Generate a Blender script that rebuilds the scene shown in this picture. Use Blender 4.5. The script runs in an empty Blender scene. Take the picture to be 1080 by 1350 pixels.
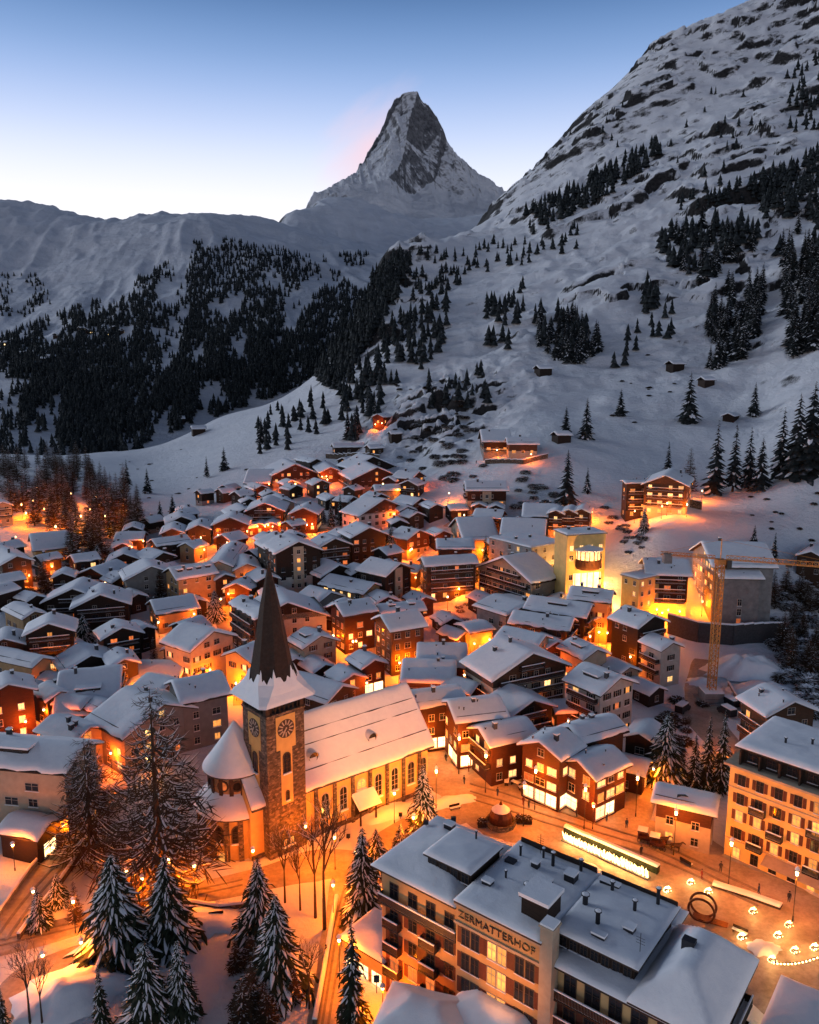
import bpy, math, random
import numpy as np
from math import radians, sin, cos, tan, pi
from mathutils import Vector, Matrix

S = bpy.context.scene
COL = S.collection
random.seed(7)
# ------------------------------------------------------------------ camera
HC, FPX, PITCH = 75.0, 1030.0, radians(9.9)
CP, SP = cos(PITCH), sin(PITCH)
cd = bpy.data.cameras.new('camera')
cam = bpy.data.objects.new('camera', cd)
COL.objects.link(cam)
cam.location = (0, 0, HC)
cam.rotation_euler = (radians(90) - PITCH, 0, 0)
cd.sensor_fit = 'VERTICAL'
cd.sensor_height = 24.0
cd.sensor_width = 24.0
cd.lens = 24.0 * FPX / 1350.0
cd.clip_start = 0.5
cd.clip_end = 40000
S.camera = cam
# ------------------------------------------------------------------ light
SUN_EL, SUN_AZ = radians(7), radians(-16)       # the sun has gone down behind the peak
W = bpy.data.worlds.new('World'); S.world = W
W.use_nodes = True
nt = W.node_tree; nt.nodes.clear()
def N(t, **k):
    n = nt.nodes.new(t)
    for a, b in k.items(): setattr(n, a, b)
    return n
out = N('ShaderNodeOutputWorld')
sky = N('ShaderNodeTexSky', sky_type='NISHITA', sun_disc=False, sun_elevation=radians(1.5), sun_rotation=SUN_AZ,
        altitude=1800, air_density=1.0, dust_density=0.6, ozone_density=3.0)
bg1 = N('ShaderNodeBackground'); bg1.inputs[1].default_value = 0.05
nt.links.new(sky.outputs[0], bg1.inputs[0])
tc = N('ShaderNodeTexCoord'); sx = N('ShaderNodeSeparateXYZ')
nt.links.new(tc.outputs['Generated'], sx.inputs[0])
rp = N('ShaderNodeValToRGB')
cr = rp.color_ramp; cr.interpolation = 'B_SPLINE'
stops = [(0.0, (.42, .37, .38)), (.13, (1.08, .97, .95)), (.195, (1.02, .98, 1.0)), (.25, (.72, .78, .96)), (.30, (.42, .54, .84)),
         (.345, (.235, .375, .66)), (.40, (.080, .175, .39)), (.48, (.030, .050, .10)), (.70, (.033, .039, .059)), (1.0, (.044, .047, .063))]
while len(cr.elements) < len(stops): cr.elements.new(0.5)
for e, (p, c) in zip(cr.elements, stops):
    e.position = p; e.color = (*c, 1)
nt.links.new(sx.outputs[2], rp.inputs[0])
# pink banner of cloud lit by the last sun, blown off the peak (part of the sky)
vd = N('ShaderNodeVectorMath', operation='SUBTRACT'); vd.inputs[1].default_value = (-0.045, 0.960, 0.264)
nt.links.new(tc.outputs['Generated'], vd.inputs[0])
mp = N('ShaderNodeMapping', vector_type='TEXTURE'); mp.inputs['Rotation'].default_value = (0, radians(-36), 0); mp.inputs['Scale'].default_value = (.10, 1, .045)
nt.links.new(vd.outputs[0], mp.inputs[0])
ln = N('ShaderNodeVectorMath', operation='LENGTH'); nt.links.new(mp.outputs[0], ln.inputs[0])
nz = N('ShaderNodeTexNoise'); nz.inputs['Scale'].default_value = 9; nz.inputs['Detail'].default_value = 5
mp2 = N('ShaderNodeMapping', vector_type='TEXTURE'); mp2.inputs['Rotation'].default_value = (0, radians(-36), 0); mp2.inputs['Scale'].default_value = (1, 1, .3)
nt.links.new(tc.outputs['Generated'], mp2.inputs[0]); nt.links.new(mp2.outputs[0], nz.inputs[0])
ad = N('ShaderNodeMath', operation='MULTIPLY_ADD'); ad.inputs[1].default_value = 1.1
nt.links.new(nz.outputs[0], ad.inputs[0]); nt.links.new(ln.outputs['Value'], ad.inputs[2])
mr = N('ShaderNodeMapRange', interpolation_type='SMOOTHSTEP'); mr.inputs[1].default_value = 1.55; mr.inputs[2].default_value = 0.45
mr.inputs[4].default_value = 0.85
nt.links.new(ad.outputs[0], mr.inputs[0])
mx = N('ShaderNodeMix', data_type='RGBA'); nt.links.new(mr.outputs[0], mx.inputs[0]); nt.links.new(rp.outputs[0], mx.inputs[6])
mx.inputs[7].default_value = (.98, .66, .70, 1)
bg2 = N('ShaderNodeBackground'); bg2.inputs[1].default_value = 1.0
nt.links.new(mx.outputs[2], bg2.inputs[0])
ash = N('ShaderNodeAddShader')
nt.links.new(bg1.outputs[0], ash.inputs[0]); nt.links.new(bg2.outputs[0], ash.inputs[1]); nt.links.new(ash.outputs[0], out.inputs[0])
sl = bpy.data.lights.new('sun', 'SUN'); sl.energy = 1.15; sl.angle = radians(22); sl.color = (.80, .88, 1.0)
so = bpy.data.objects.new('sun', sl); COL.objects.link(so)
so.rotation_euler = (radians(90 - 15), 0, radians(180 + 56))   # glow of the western sky over the left ridge
S.view_settings.view_transform = 'Standard'
S.view_settings.look = 'None'
S.view_settings.exposure = 0.0
S.view_settings.gamma = 1.0
S.cycles.use_denoising = True
S.cycles.sample_clamp_indirect = 4.0
S.cycles.max_bounces = 6
S.cycles.diffuse_bounces = 3
S.cycles.glossy_bounces = 2
S.cycles.transparent_max_bounces = 4
S.cycles.use_fast_gi = False

# ------------------------------------------------------------------ materials
MATS = {}
def new_mat(name):
    m = bpy.data.materials.new(name); m.use_nodes = True
    return m, m.node_tree, m.node_tree.nodes['Principled BSDF']
def NN(t, ty, **k):
    n = t.nodes.new(ty)
    for a, b in k.items(): setattr(n, a, b)
    return n
def noise(t, scale, detail=4, rough=.55, coord='Object', stretch=None):
    c = NN(t, 'ShaderNodeTexCoord'); n = NN(t, 'ShaderNodeTexNoise')
    n.inputs['Scale'].default_value = scale; n.inputs['Detail'].default_value = detail; n.inputs['Roughness'].default_value = rough
    if stretch:
        mpn = NN(t, 'ShaderNodeMapping'); mpn.inputs['Scale'].default_value = stretch
        t.links.new(c.outputs[coord], mpn.inputs[0]); t.links.new(mpn.outputs[0], n.inputs[0])
    else:
        t.links.new(c.outputs[coord], n.inputs[0])
    return n
def ramp(t, src, stops, interp='LINEAR'):
    r = NN(t, 'ShaderNodeValToRGB'); r.color_ramp.interpolation = interp
    while len(r.color_ramp.elements) < len(stops): r.color_ramp.elements.new(.5)
    for e, (p, c) in zip(r.color_ramp.elements, stops):
        e.position = p; e.color = (*c, 1) if len(c) == 3 else c
    t.links.new(src, r.inputs[0]); return r
def bump(t, b, src, strength=.4, dist=.1):
    n = NN(t, 'ShaderNodeBump'); n.inputs['Strength'].default_value = strength; n.inputs['Distance'].default_value = dist
    t.links.new(src, n.inputs['Height']); t.links.new(n.outputs[0], b.inputs['Normal']); return n
def simple(name, c, rough=.7, var=.25, scale=3.0, bmp=.3, bd=.05, metal=0, stretch=None, spec=.3):
    """colour with a mottle of its own and a little relief"""
    m, t, b = new_mat(name)
    n = noise(t, scale, 5, .6, stretch=stretch)
    lo = tuple(x * (1 - var) for x in c); hi = tuple(min(1, x * (1 + var)) for x in c)
    r = ramp(t, n.outputs[0], [(.3, lo), (.7, hi)])
    oi = NN(t, 'ShaderNodeObjectInfo'); hs = NN(t, 'ShaderNodeHueSaturation')
    mrr = NN(t, 'ShaderNodeMapRange'); mrr.inputs[3].default_value = .8; mrr.inputs[4].default_value = 1.2
    t.links.new(oi.outputs['Random'], mrr.inputs[0]); t.links.new(mrr.outputs[0], hs.inputs['Value'])
    t.links.new(r.outputs[0], hs.inputs['Color']); t.links.new(hs.outputs[0], b.inputs['Base Color'])
    b.inputs['Roughness'].default_value = rough; b.inputs['Metallic'].default_value = metal
    b.inputs['Specular IOR Level'].default_value = spec
    if bmp: bump(t, b, n.outputs[0], bmp, bd)
    MATS[name] = m; return m
def wood(name, c, plank=2.2):
    m, t, b = new_mat(name)
    n = noise(t, 1.0, 5, .65, stretch=(1.2, 1.2, 9))
    wv = NN(t, 'ShaderNodeTexWave', wave_type='BANDS', bands_direction='Z', wave_profile='SAW'); wv.inputs['Scale'].default_value = plank
    c0 = NN(t, 'ShaderNodeTexCoord'); t.links.new(c0.outputs['Object'], wv.inputs[0])
    r = ramp(t, n.outputs[0], [(.25, tuple(x * .55 for x in c)), (.75, tuple(x * 1.5 for x in c))])
    oi = NN(t, 'ShaderNodeObjectInfo'); hs = NN(t, 'ShaderNodeHueSaturation')
    mrr = NN(t, 'ShaderNodeMapRange'); mrr.inputs[3].default_value = .65; mrr.inputs[4].default_value = 1.35
    t.links.new(oi.outputs['Random'], mrr.inputs[0]); t.links.new(mrr.outputs[0], hs.inputs['Value'])
    t.links.new(r.outputs[0], hs.inputs['Color']); t.links.new(hs.outputs[0], b.inputs['Base Color'])
    b.inputs['Roughness'].default_value = .75; b.inputs['Specular IOR Level'].default_value = .25
    bump(t, b, wv.outputs['Fac'], .5, .05)
    MATS[name] = m; return m
def emit(name, c, s, var=.5, sc=1.2):
    """lamp-lit pane: brighter and darker parts of the room behind"""
    m, t, b = new_mat(name)
    b.inputs['Base Color'].default_value = (.05, .03, .02, 1)
    n = noise(t, sc, 2, .5)
    r = ramp(t, n.outputs[0], [(.32, tuple(x * (1 - var) for x in c)), (.68, c)])
    oi = NN(t, 'ShaderNodeObjectInfo'); mm = NN(t, 'ShaderNodeMapRange'); mm.inputs[3].default_value = s * .5; mm.inputs[4].default_value = s * 1.4
    t.links.new(oi.outputs['Random'], mm.inputs[0]); t.links.new(mm.outputs[0], b.inputs['Emission Strength'])
    t.links.new(r.outputs[0], b.inputs['Emission Color'])
    MATS[name] = m; return m

# snow that lies on roofs, walls, trees
m, t, b = new_mat('snow')
n1 = noise(t, .9, 6, .6); n2 = noise(t, 7, 4, .6)
ma = NN(t, 'ShaderNodeMath', operation='MULTIPLY_ADD'); ma.inputs[1].default_value = .25
t.links.new(n2.outputs[0], ma.inputs[0]); t.links.new(n1.outputs[0], ma.inputs[2])
r = ramp(t, n1.outputs[0], [(.3, (.76, .78, .82)), (.7, (.84, .85, .87))])
t.links.new(r.outputs[0], b.inputs['Base Color']); b.inputs['Roughness'].default_value = .65; b.inputs['Specular IOR Level'].default_value = .25
bump(t, b, ma.outputs[0], .35, .25); MATS['snow'] = m
# dirty trodden snow of streets
m, t, b = new_mat('street_snow')
n1 = noise(t, .12, 6, .65); n2 = noise(t, 1.4, 6, .7)
r = ramp(t, n1.outputs[0], [(.3, (.20, .165, .125)), (.5, (.36, .31, .245)), (.72, (.52, .47, .40))])
r2 = ramp(t, n2.outputs[0], [(.35, (.72, .72, .72)), (.6, (1, 1, 1))])
mxx = NN(t, 'ShaderNodeMix', data_type='RGBA', blend_type='MULTIPLY'); mxx.inputs[0].default_value = 1
t.links.new(r.outputs[0], mxx.inputs[6]); t.links.new(r2.outputs[0], mxx.inputs[7]); t.links.new(mxx.outputs[2], b.inputs['Base Color'])
b.inputs['Roughness'].default_value = .5; bump(t, b, n2.outputs[0], .5, .15); MATS['street_snow'] = m
# ground: snow with rock where steep
def terrain_mat(name, rock_lo, rock_hi, s_lo, s_hi, nscale, rockc=((.02, .019, .02), (.09, .085, .085)), bscale=1.0, bstr=.6, bdist=1.0, amp=.35):
    m, t, b = new_mat(name)
    g = NN(t, 'ShaderNodeNewGeometry'); sp = NN(t, 'ShaderNodeSeparateXYZ'); t.links.new(g.outputs['Normal'], sp.inputs[0])
    c0 = NN(t, 'ShaderNodeTexCoord')
    nA = NN(t, 'ShaderNodeTexNoise'); nA.inputs['Scale'].default_value = nscale; nA.inputs['Detail'].default_value = 8; nA.inputs['Roughness'].default_value = .68
    t.links.new(c0.outputs['Object'], nA.inputs[0])
    # slope + noise
    a1 = NN(t, 'ShaderNodeMath', operation='MULTIPLY_ADD'); a1.inputs[1].default_value = amp; t.links.new(nA.outputs[0], a1.inputs[0]); t.links.new(sp.outputs[2], a1.inputs[2])
    k = NN(t, 'ShaderNodeMapRange', interpolation_type='SMOOTHSTEP'); k.inputs[1].default_value = rock_lo; k.inputs[2].default_value = rock_hi
    t.links.new(a1.outputs[0], k.inputs[0])
    nB = NN(t, 'ShaderNodeTexNoise'); nB.inputs['Scale'].default_value = nscale * 6; nB.inputs['Detail'].default_value = 8; nB.inputs['Roughness'].default_value = .7
    t.links.new(c0.outputs['Object'], nB.inputs[0])
    rr = ramp(t, nB.outputs[0], [(.35, rockc[0]), (.68, rockc[1])])
    rs = ramp(t, nA.outputs[0], [(.3, s_lo), (.7, s_hi)])
    mm = NN(t, 'ShaderNodeMix', data_type='RGBA'); t.links.new(k.outputs[0], mm.inputs[0]); t.links.new(rr.outputs[0], mm.inputs[6]); t.links.new(rs.outputs[0], mm.inputs[7])
    t.links.new(mm.outputs[2], b.inputs['Base Color']); b.inputs['Roughness'].default_value = .75; b.inputs['Specular IOR Level'].default_value = .2
    nC = NN(t, 'ShaderNodeTexNoise'); nC.inputs['Scale'].default_value = bscale; nC.inputs['Detail'].default_value = 9; nC.inputs['Roughness'].default_value = .70
    t.links.new(c0.outputs['Object'], nC.inputs[0])
    bump(t, b, nC.outputs[0], bstr, bdist)
    MATS[name] = m; return m
terrain_mat('valley_ground', .94, 1.05, (.72, .74, .78), (.84, .85, .87), .045, rockc=((.008, .008, .009), (.05, .047, .046)), bscale=.3, bstr=.8, bdist=1.8, amp=.55)
terrain_mat('hill_ground', .80, .94, (.55, .58, .63), (.74, .76, .80), .008, bscale=.03, bstr=.6, bdist=14, amp=.34)
terrain_mat('peak_ground', .54, .78, (.52, .56, .62), (.74, .77, .82), .004, rockc=((.04, .044, .054), (.19, .20, .22)), bscale=.010, bstr=1.0, bdist=45, amp=.42)
wood('dark_wood', (.026, .015, .010)); wood('red_wood', (.050, .018, .009)); wood('brown_wood', (.055, .030, .017))
simple('cream_plaster', (.36, .29, .21), .85, .14, .8, .2); simple('grey_plaster', (.22, .205, .19), .85, .16, .8, .2)
simple('tan_plaster', (.33, .22, .11), .85, .16, .8, .2); simple('white_plaster', (.42, .39, .35), .85, .12, .8, .2)
simple('yellow_plaster', (.58, .40, .14), .85, .14, .6, .2)
simple('ochre_plaster', (.46, .30, .14), .85, .14, .6, .2); simple('concrete', (.20, .20, .20), .85, .25, .7, .3); simple('roof_slate', (.045, .045, .05), .7, .3, 2, .4)
simple('roof_timber', (.035, .022, .016), .8, .35, 2, .3); simple('shutter_paint', (.10, .030, .018), .6, .2, 4, .1)
simple('frame_paint', (.40, .34, .28), .5, .12, 4, .1); simple('dark_frame', (.05, .035, .028), .6, .2, 4, .1)
simple('metal_dark', (.035, .035, .04), .45, .2, 5, .05, metal=.6); simple('crane_paint', (.60, .26, .07), .55, .3, 2, .1, metal=.2)
simple('rust_metal', (.10, .035, .02), .5, .3, 3, .1, metal=.5)
m, t, b = new_mat('dark_glass'); b.inputs['Base Color'].default_value = (.012, .013, .017, 1); b.inputs['Roughness'].default_value = .12; MATS['dark_glass'] = m
emit('pane_amber', (1.0, .36, .07), 2.0); emit('pane_red', (1.0, .22, .05), 1.1); emit('pane_warm', (1.0, .55, .19), 2.6)
emit('pane_shop', (1.0, .68, .32), 4.5, .35, .5); emit('lamp_glow', (1.0, .60, .22), 26.0, .05); emit('bulb_glow', (1.0, .58, .22), 17, .2, 3); emit('fairy_glow', (1.0, .62, .25), 9, .3, 3)
def stone_mat():
    m, t, b = new_mat('rubble_stone')
    c0 = NN(t, 'ShaderNodeTexCoord'); mpn = NN(t, 'ShaderNodeMapping'); mpn.inputs['Scale'].default_value = (1, 1, 1.7)
    t.links.new(c0.outputs['Object'], mpn.inputs[0])
    v = NN(t, 'ShaderNodeTexVoronoi'); v.inputs['Scale'].default_value = 2.0; t.links.new(mpn.outputs[0], v.inputs[0])
    v2 = NN(t, 'ShaderNodeTexVoronoi', feature='DISTANCE_TO_EDGE'); v2.inputs['Scale'].default_value = 2.0; t.links.new(mpn.outputs[0], v2.inputs[0])
    r = ramp(t, v.outputs['Color'], [(.1, (.035, .028, .021)), (.5, (.095, .072, .052)), (.9, (.20, .155, .11))])
    r2 = ramp(t, v2.outputs[0], [(.0, (.35, .35, .35)), (.06, (1, 1, 1))])
    mm = NN(t, 'ShaderNodeMix', data_type='RGBA', blend_type='MULTIPLY'); mm.inputs[0].default_value = 1
    t.links.new(r.outputs[0], mm.inputs[6]); t.links.new(r2.outputs[0], mm.inputs[7]); t.links.new(mm.outputs[2], b.inputs['Base Color'])
    b.inputs['Roughness'].default_value = .9; bump(t, b, r2.outputs[0], .7, .12); MATS['rubble_stone'] = m
stone_mat()
def leaf_mat(name, lo, hi):
    m, t, b = new_mat(name)
    n = noise(t, 1.6, 3, .6); r = ramp(t, n.outputs[0], [(.3, lo), (.7, hi)])
    t.links.new(r.outputs[0], b.inputs['Base Color']); b.inputs['Roughness'].default_value = .8; b.inputs['Specular IOR Level'].default_value = .15; MATS[name] = m
leaf_mat('needles', (.010, .016, .010), (.032, .042, .024)); m, t, b = new_mat('far_needles')
n = noise(t, .5, 4, .7); r = ramp(t, n.outputs[0], [(.3, (.008, .011, .012)), (.5, (.022, .027, .027)), (.62, (.05, .057, .062)), (.75, (.22, .23, .26))])
t.links.new(r.outputs[0], b.inputs['Base Color']); b.inputs['Roughness'].default_value = .85; b.inputs['Specular IOR Level'].default_value = .1; MATS['far_needles'] = m
leaf_mat('twigs', (.040, .026, .016), (.105, .066, .040)); leaf_mat('bark', (.03, .021, .015), (.075, .052, .036))

# ------------------------------------------------------------------ small mesh kit
class MB:
    def __init__(s): s.v = []; s.f = []; s.m = []
    def add(s, vs, fs, mi=0):
        o = len(s.v); s.v.extend(tuple(x) for x in vs)
        for f in fs: s.f.append(tuple(i + o for i in f)); s.m.append(mi)
    def box(s, x0, x1, y0, y1, z0, z1, mi=0, mtx=None):
        vs = [(x, y, z) for z in (z0, z1) for y in (y0, y1) for x in (x0, x1)]
        if mtx is not None: vs = [mtx @ Vector(p) for p in vs]
        s.add(vs, [(0, 2, 3, 1), (4, 5, 7, 6), (0, 1, 5, 4), (2, 6, 7, 3), (0, 4, 6, 2), (1, 3, 7, 5)], mi)
    def bar(s, p, q, r, mi=0, n=4, r2=None):
        p = Vector(p); q = Vector(q); d = q - p
        if d.length < 1e-6: return
        d.normalize(); u = d.orthogonal().normalized(); w = d.cross(u); r2 = r if r2 is None else r2
        vs = [p + (u * cos(2 * pi * i / n) + w * sin(2 * pi * i / n)) * r for i in range(n)] + [q + (u * cos(2 * pi * i / n) + w * sin(2 * pi * i / n)) * r2 for i in range(n)]
        fs = [(i, (i + 1) % n, n + (i + 1) % n, n + i) for i in range(n)] + [tuple(range(n - 1, -1, -1)), tuple(range(n, 2 * n))]
        s.add(vs, fs, mi)
    def lathe(s, prof, n=24, mi=0, c=(0, 0), a0=0, a1=2 * pi, caps=True):
        full = abs(a1 - a0 - 2 * pi) < 1e-6; k = n if full else n + 1
        vs = [(c[0] + r * cos(a0 + (a1 - a0) * i / n), c[1] + r * sin(a0 + (a1 - a0) * i / n), z) for r, z in prof for i in range(k)]
        fs = []
        for j in range(len(prof) - 1):
            for i in range(n):
                i2 = (i + 1) % k; fs.append((j * k + i, j * k + i2, (j + 1) * k + i2, (j + 1) * k + i))
        s.add(vs, fs, mi)
    def build(s, name, mats, parent=None, smooth=False):
        me = s.mesh(name, mats, smooth)
        return link(name, me, parent)
    def mesh(s, name, mats, smooth=False):
        me = bpy.data.meshes.new(name); me.from_pydata(s.v, [], s.f)
        for k in ([mats] if isinstance(mats, str) else mats): me.materials.append(MATS[k])
        me.polygons.foreach_set('material_index', s.m)
        if smooth: me.polygons.foreach_set('use_smooth', [True] * len(s.f))
        me.update(); return me
def link(name, me, parent=None):
    o = bpy.data.objects.new(name, me); COL.objects.link(o)
    if parent is not None: o.parent = parent
    return o
def tag(o, label=None, cat=None, group=None, kind=None):
    if label: o['label'] = label
    if cat: o['category'] = cat
    if group: o['group'] = group
    if kind: o['kind'] = kind
    return o
def empty(name, loc, rz=0, label=None, cat=None, group=None):
    o = bpy.data.objects.new(name, None); COL.objects.link(o); o.location = loc; o.rotation_euler = (0, 0, rz)
    o.empty_display_size = 1
    return tag(o, label, cat, group)
def copy_tree(o, parent=None):
    c = o.copy(); COL.objects.link(c)
    if parent is not None: c.parent = parent
    for ch in list(o.children): copy_tree(ch, c)
    return c

# ------------------------------------------------------------------ sight lines of the photograph (source pixels)
def ray(px, py):
    u = (px - 540) / FPX; v = (675 - py) / FPX; y = CP + v * SP
    return u / y, (-SP + v * CP) / y
def proj(x, y, z):
    z = z - HC; d = y * CP - z * SP; v = (y * SP + z * CP) / d
    return 540 + FPX * x / d, 675 - FPX * v
# ------------------------------------------------------------------ noise
def vnoise(x, y, seed=0):
    xi = np.floor(x).astype(np.int64); yi = np.floor(y).astype(np.int64); xf = x - xi; yf = y - yi
    def hsh(a, b):
        n = (a * 374761393 + b * 668265263 + seed * 144269) & 0xffffffff
        n = ((n ^ (n >> 13)) * 1274126177) & 0xffffffff
        return ((n ^ (n >> 16)) & 0xffff) / 65535.0
    u = xf * xf * xf * (xf * (xf * 6 - 15) + 10); w = yf * yf * yf * (yf * (yf * 6 - 15) + 10)
    a = hsh(xi, yi); b2 = hsh(xi + 1, yi); c = hsh(xi, yi + 1); d = hsh(xi + 1, yi + 1)
    return a + (b2 - a) * u + (c - a) * w + (a - b2 - c + d) * u * w
def fbm(x, y, o=5, seed=0, ridged=False, gain=.5):
    s = 0; a = 1; t_ = 0
    for k in range(o):
        n = vnoise(x * 2 ** k + 17.3 * k, y * 2 ** k - 9.1 * k, seed + k)
        if ridged: n = 1 - abs(2 * n - 1)
        s = s + a * n; t_ += a; a *= gain
    return s / t_

class Field:
    """a height field z(a, D) with a = x/y, D = y; thin plate through control points, then relief"""
    def __init__(s, ctrl, a0, a1, na, Ds, relief=None, lam=1e-4, slope_w=1.0):
        P = []
        for q in ctrl:
            if len(q) == 3: a, e = ray(q[0], q[1]); D = q[2]
            else: a, D, z = q[0], q[1], q[2]; e = (z - HC) / D
            P.append((a, math.log(D), e))
        P = np.array(P); s.sa = 1.6; s.P = P
        n = len(P); X = np.c_[P[:, 0] * s.sa, P[:, 1]]
        d = np.linalg.norm(X[:, None] - X[None], axis=2)
        K = s.phi(d) + lam * np.eye(n); Q = np.c_[np.ones(n), X]
        A = np.block([[K, Q], [Q.T, np.zeros((3, 3))]])
        s.w = np.linalg.solve(A, np.r_[P[:, 2], 0, 0, 0]); s.X = X
        s.a = np.linspace(a0, a1, na); s.D = np.asarray(Ds, float)
        e = np.empty((na, len(s.D)))
        ld = np.log(s.D)
        for i, a in enumerate(s.a):
            q = np.c_[np.full(len(ld), a * s.sa), ld]
            dd = np.linalg.norm(q[:, None] - X[None], axis=2)
            e[i] = s.phi(dd) @ s.w[:n] + np.c_[np.ones(len(ld)), q] @ s.w[n:]
        s.z = HC + e * s.D[None]
        s.xx = s.a[:, None] * s.D[None]; s.yy = np.repeat(s.D[None], na, 0)
        if relief: s.z = s.z + relief(s)
    @staticmethod
    def phi(r): return np.where(r > 0, r * r * np.log(np.maximum(r, 1e-9)), 0)
    def h(s, x, y):
        x = np.asarray(x, float); y = np.asarray(y, float)
        a = x / y; i = np.clip((a - s.a[0]) / (s.a[1] - s.a[0]), 0, len(s.a) - 1.001); j = np.clip(np.interp(y, s.D, np.arange(len(s.D))), 0, len(s.D) - 1.001)
        i0 = i.astype(int); j0 = j.astype(int); fi = i - i0; fj = j - j0; z = s.z
        return z[i0, j0] * (1 - fi) * (1 - fj) + z[i0 + 1, j0] * fi * (1 - fj) + z[i0, j0 + 1] * (1 - fi) * fj + z[i0 + 1, j0 + 1] * fi * fj
    def hit(s, px, py, lift=0.0, dmin=0):
        """where the sight line of a source pixel meets the ground raised by lift"""
        a, e = ray(px, py)
        D = s.D[s.D > dmin]; g = s.h(a * D, D) + lift; zz = HC + e * D
        k = np.nonzero(zz <= g)[0]
        if not len(k): return None
        k = k[0]
        if k == 0: return Vector((a * D[0], D[0], g[0] - lift))
        d0 = zz[k - 1] - g[k - 1]; d1 = zz[k] - g[k]; f = d0 / (d0 - d1); d = D[k - 1] + (D[k] - D[k - 1]) * f
        return Vector((a * d, d, float(s.h(a * d, d))))
    def mesh(s, name, mat, kind='structure'):
        na, nd = s.z.shape
        v = np.stack([s.xx, s.yy, s.z], 2).reshape(-1, 3)
        i = np.arange(na - 1)[:, None] * nd + np.arange(nd - 1)[None]
        f = np.stack([i, i + nd, i + nd + 1, i + 1], 2).reshape(-1, 4)
        me = bpy.data.meshes.new(name); me.vertices.add(len(v)); me.vertices.foreach_set('co', v.ravel())
        me.loops.add(f.size); me.loops.foreach_set('vertex_index', f.ravel().astype(np.int32))
        me.polygons.add(len(f)); me.polygons.foreach_set('loop_start', np.arange(0, f.size, 4, dtype=np.int32))
        me.polygons.foreach_set('use_smooth', np.ones(len(f), bool))
        me.update(calc_edges=True); me.validate(); me.materials.append(MATS[mat])
        return tag(link(name, me), kind=kind)
# ------------------------------------------------------------------ the ground: village, meadow and the big slope
def smooth(x, a, b): t_ = np.clip((x - a) / (b - a), 0, 1); return t_ * t_ * (3 - 2 * t_)
ctrl = []
for a in (-.75, -.5, -.25, 0, .25, .5, .75):
    ctrl += [(a, 30, 0., 0), (a, 70, 0., 0), (a, 115, 0., 0), (a, 150, 0.5, 0)]
for a, z in ((-.75, 2), (-.5, 2), (-.25, 2), (0, 3), (.2, 3.5), (.35, 3), (.5, 3), (.75, 4)): ctrl.append((a, 200, z, 0))
for a, z in ((-.75, 7), (-.5, 6), (-.2, 8), (0, 10), (.2, 13), (.33, 27), (.45, 24), (.6, 22), (.75, 20)): ctrl.append((a, 260, z, 0))
COLS = {
 1180: [(620, 270), (560, 320), (480, 400), (380, 520), (260, 720), (100, 1050), (-60, 1350), (-170, 1650)],
 1080: [(612, 290), (500, 385), (400, 500), (300, 660), (190, 900), (90, 1180), (0, 1420), (-75, 1650)],
 1000: [(640, 300), (540, 390), (450, 490), (350, 640), (250, 830), (150, 1080), (60, 1350), (0, 1600)],
 930: [(670, 285), (580, 365), (480, 470), (400, 580), (300, 760), (200, 1000), (110, 1280), (34, 1560)],
 850: [(690, 268), (600, 350), (500, 465), (420, 580), (330, 760), (250, 970), (160, 1220), (75, 1540)],
 805: [(640, 310), (520, 440), (400, 610), (300, 850), (210, 1150), (122, 1510)],
 752: [(640, 312), (540, 425), (440, 575), (340, 800), (250, 1100), (170, 1480)],
 717: [(300, 960), (215, 1450)],
 690: [(640, 315), (600, 352), (540, 430), (480, 520), (420, 630), (350, 820), (300, 1010), (256, 1420)],
 645: [(560, 440), (460, 590), (370, 800), (310, 1080), (283, 1330)],
 600: [(640, 335), (580, 410), (530, 480), (480, 560), (420, 690), (356, 890), (312, 1150)],
 550: [(600, 415), (520, 510), (440, 670), (380, 860), (334, 1060)],
 500: [(640, 370), (590, 430), (560, 470), (500, 570), (430, 700), (392, 810), (362, 940)],
 460: [(600, 440), (540, 540), (480, 680), (430, 840)],
 420: [(640, 380), (600, 445), (560, 530), (520, 640), (492, 760)],
 300: [(690, 325), (640, 425), (600, 530), (570, 650), (548, 790)],
 200: [(720, 300), (660, 410), (640, 480), (612, 600), (594, 740)],
 130: [(700, 330), (640, 450), (615, 560), (598, 690)],
 0: [(780, 235), (720, 300), (660, 385), (620, 500), (602, 640)],
 -90: [(800, 225), (720, 300), (650, 400), (615, 520), (600, 640)],
}
for px, L in COLS.items():
    for py, D in L: ctrl.append((px, py, D))
    a, e = ray(px, L[-1][0]); D = L[-1][1]
    for k, de in ((1.12, .035), (1.35, .13), (1.9, .26)): ctrl.append((a, D * k, HC + (e - de) * D * k, 0))
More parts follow.
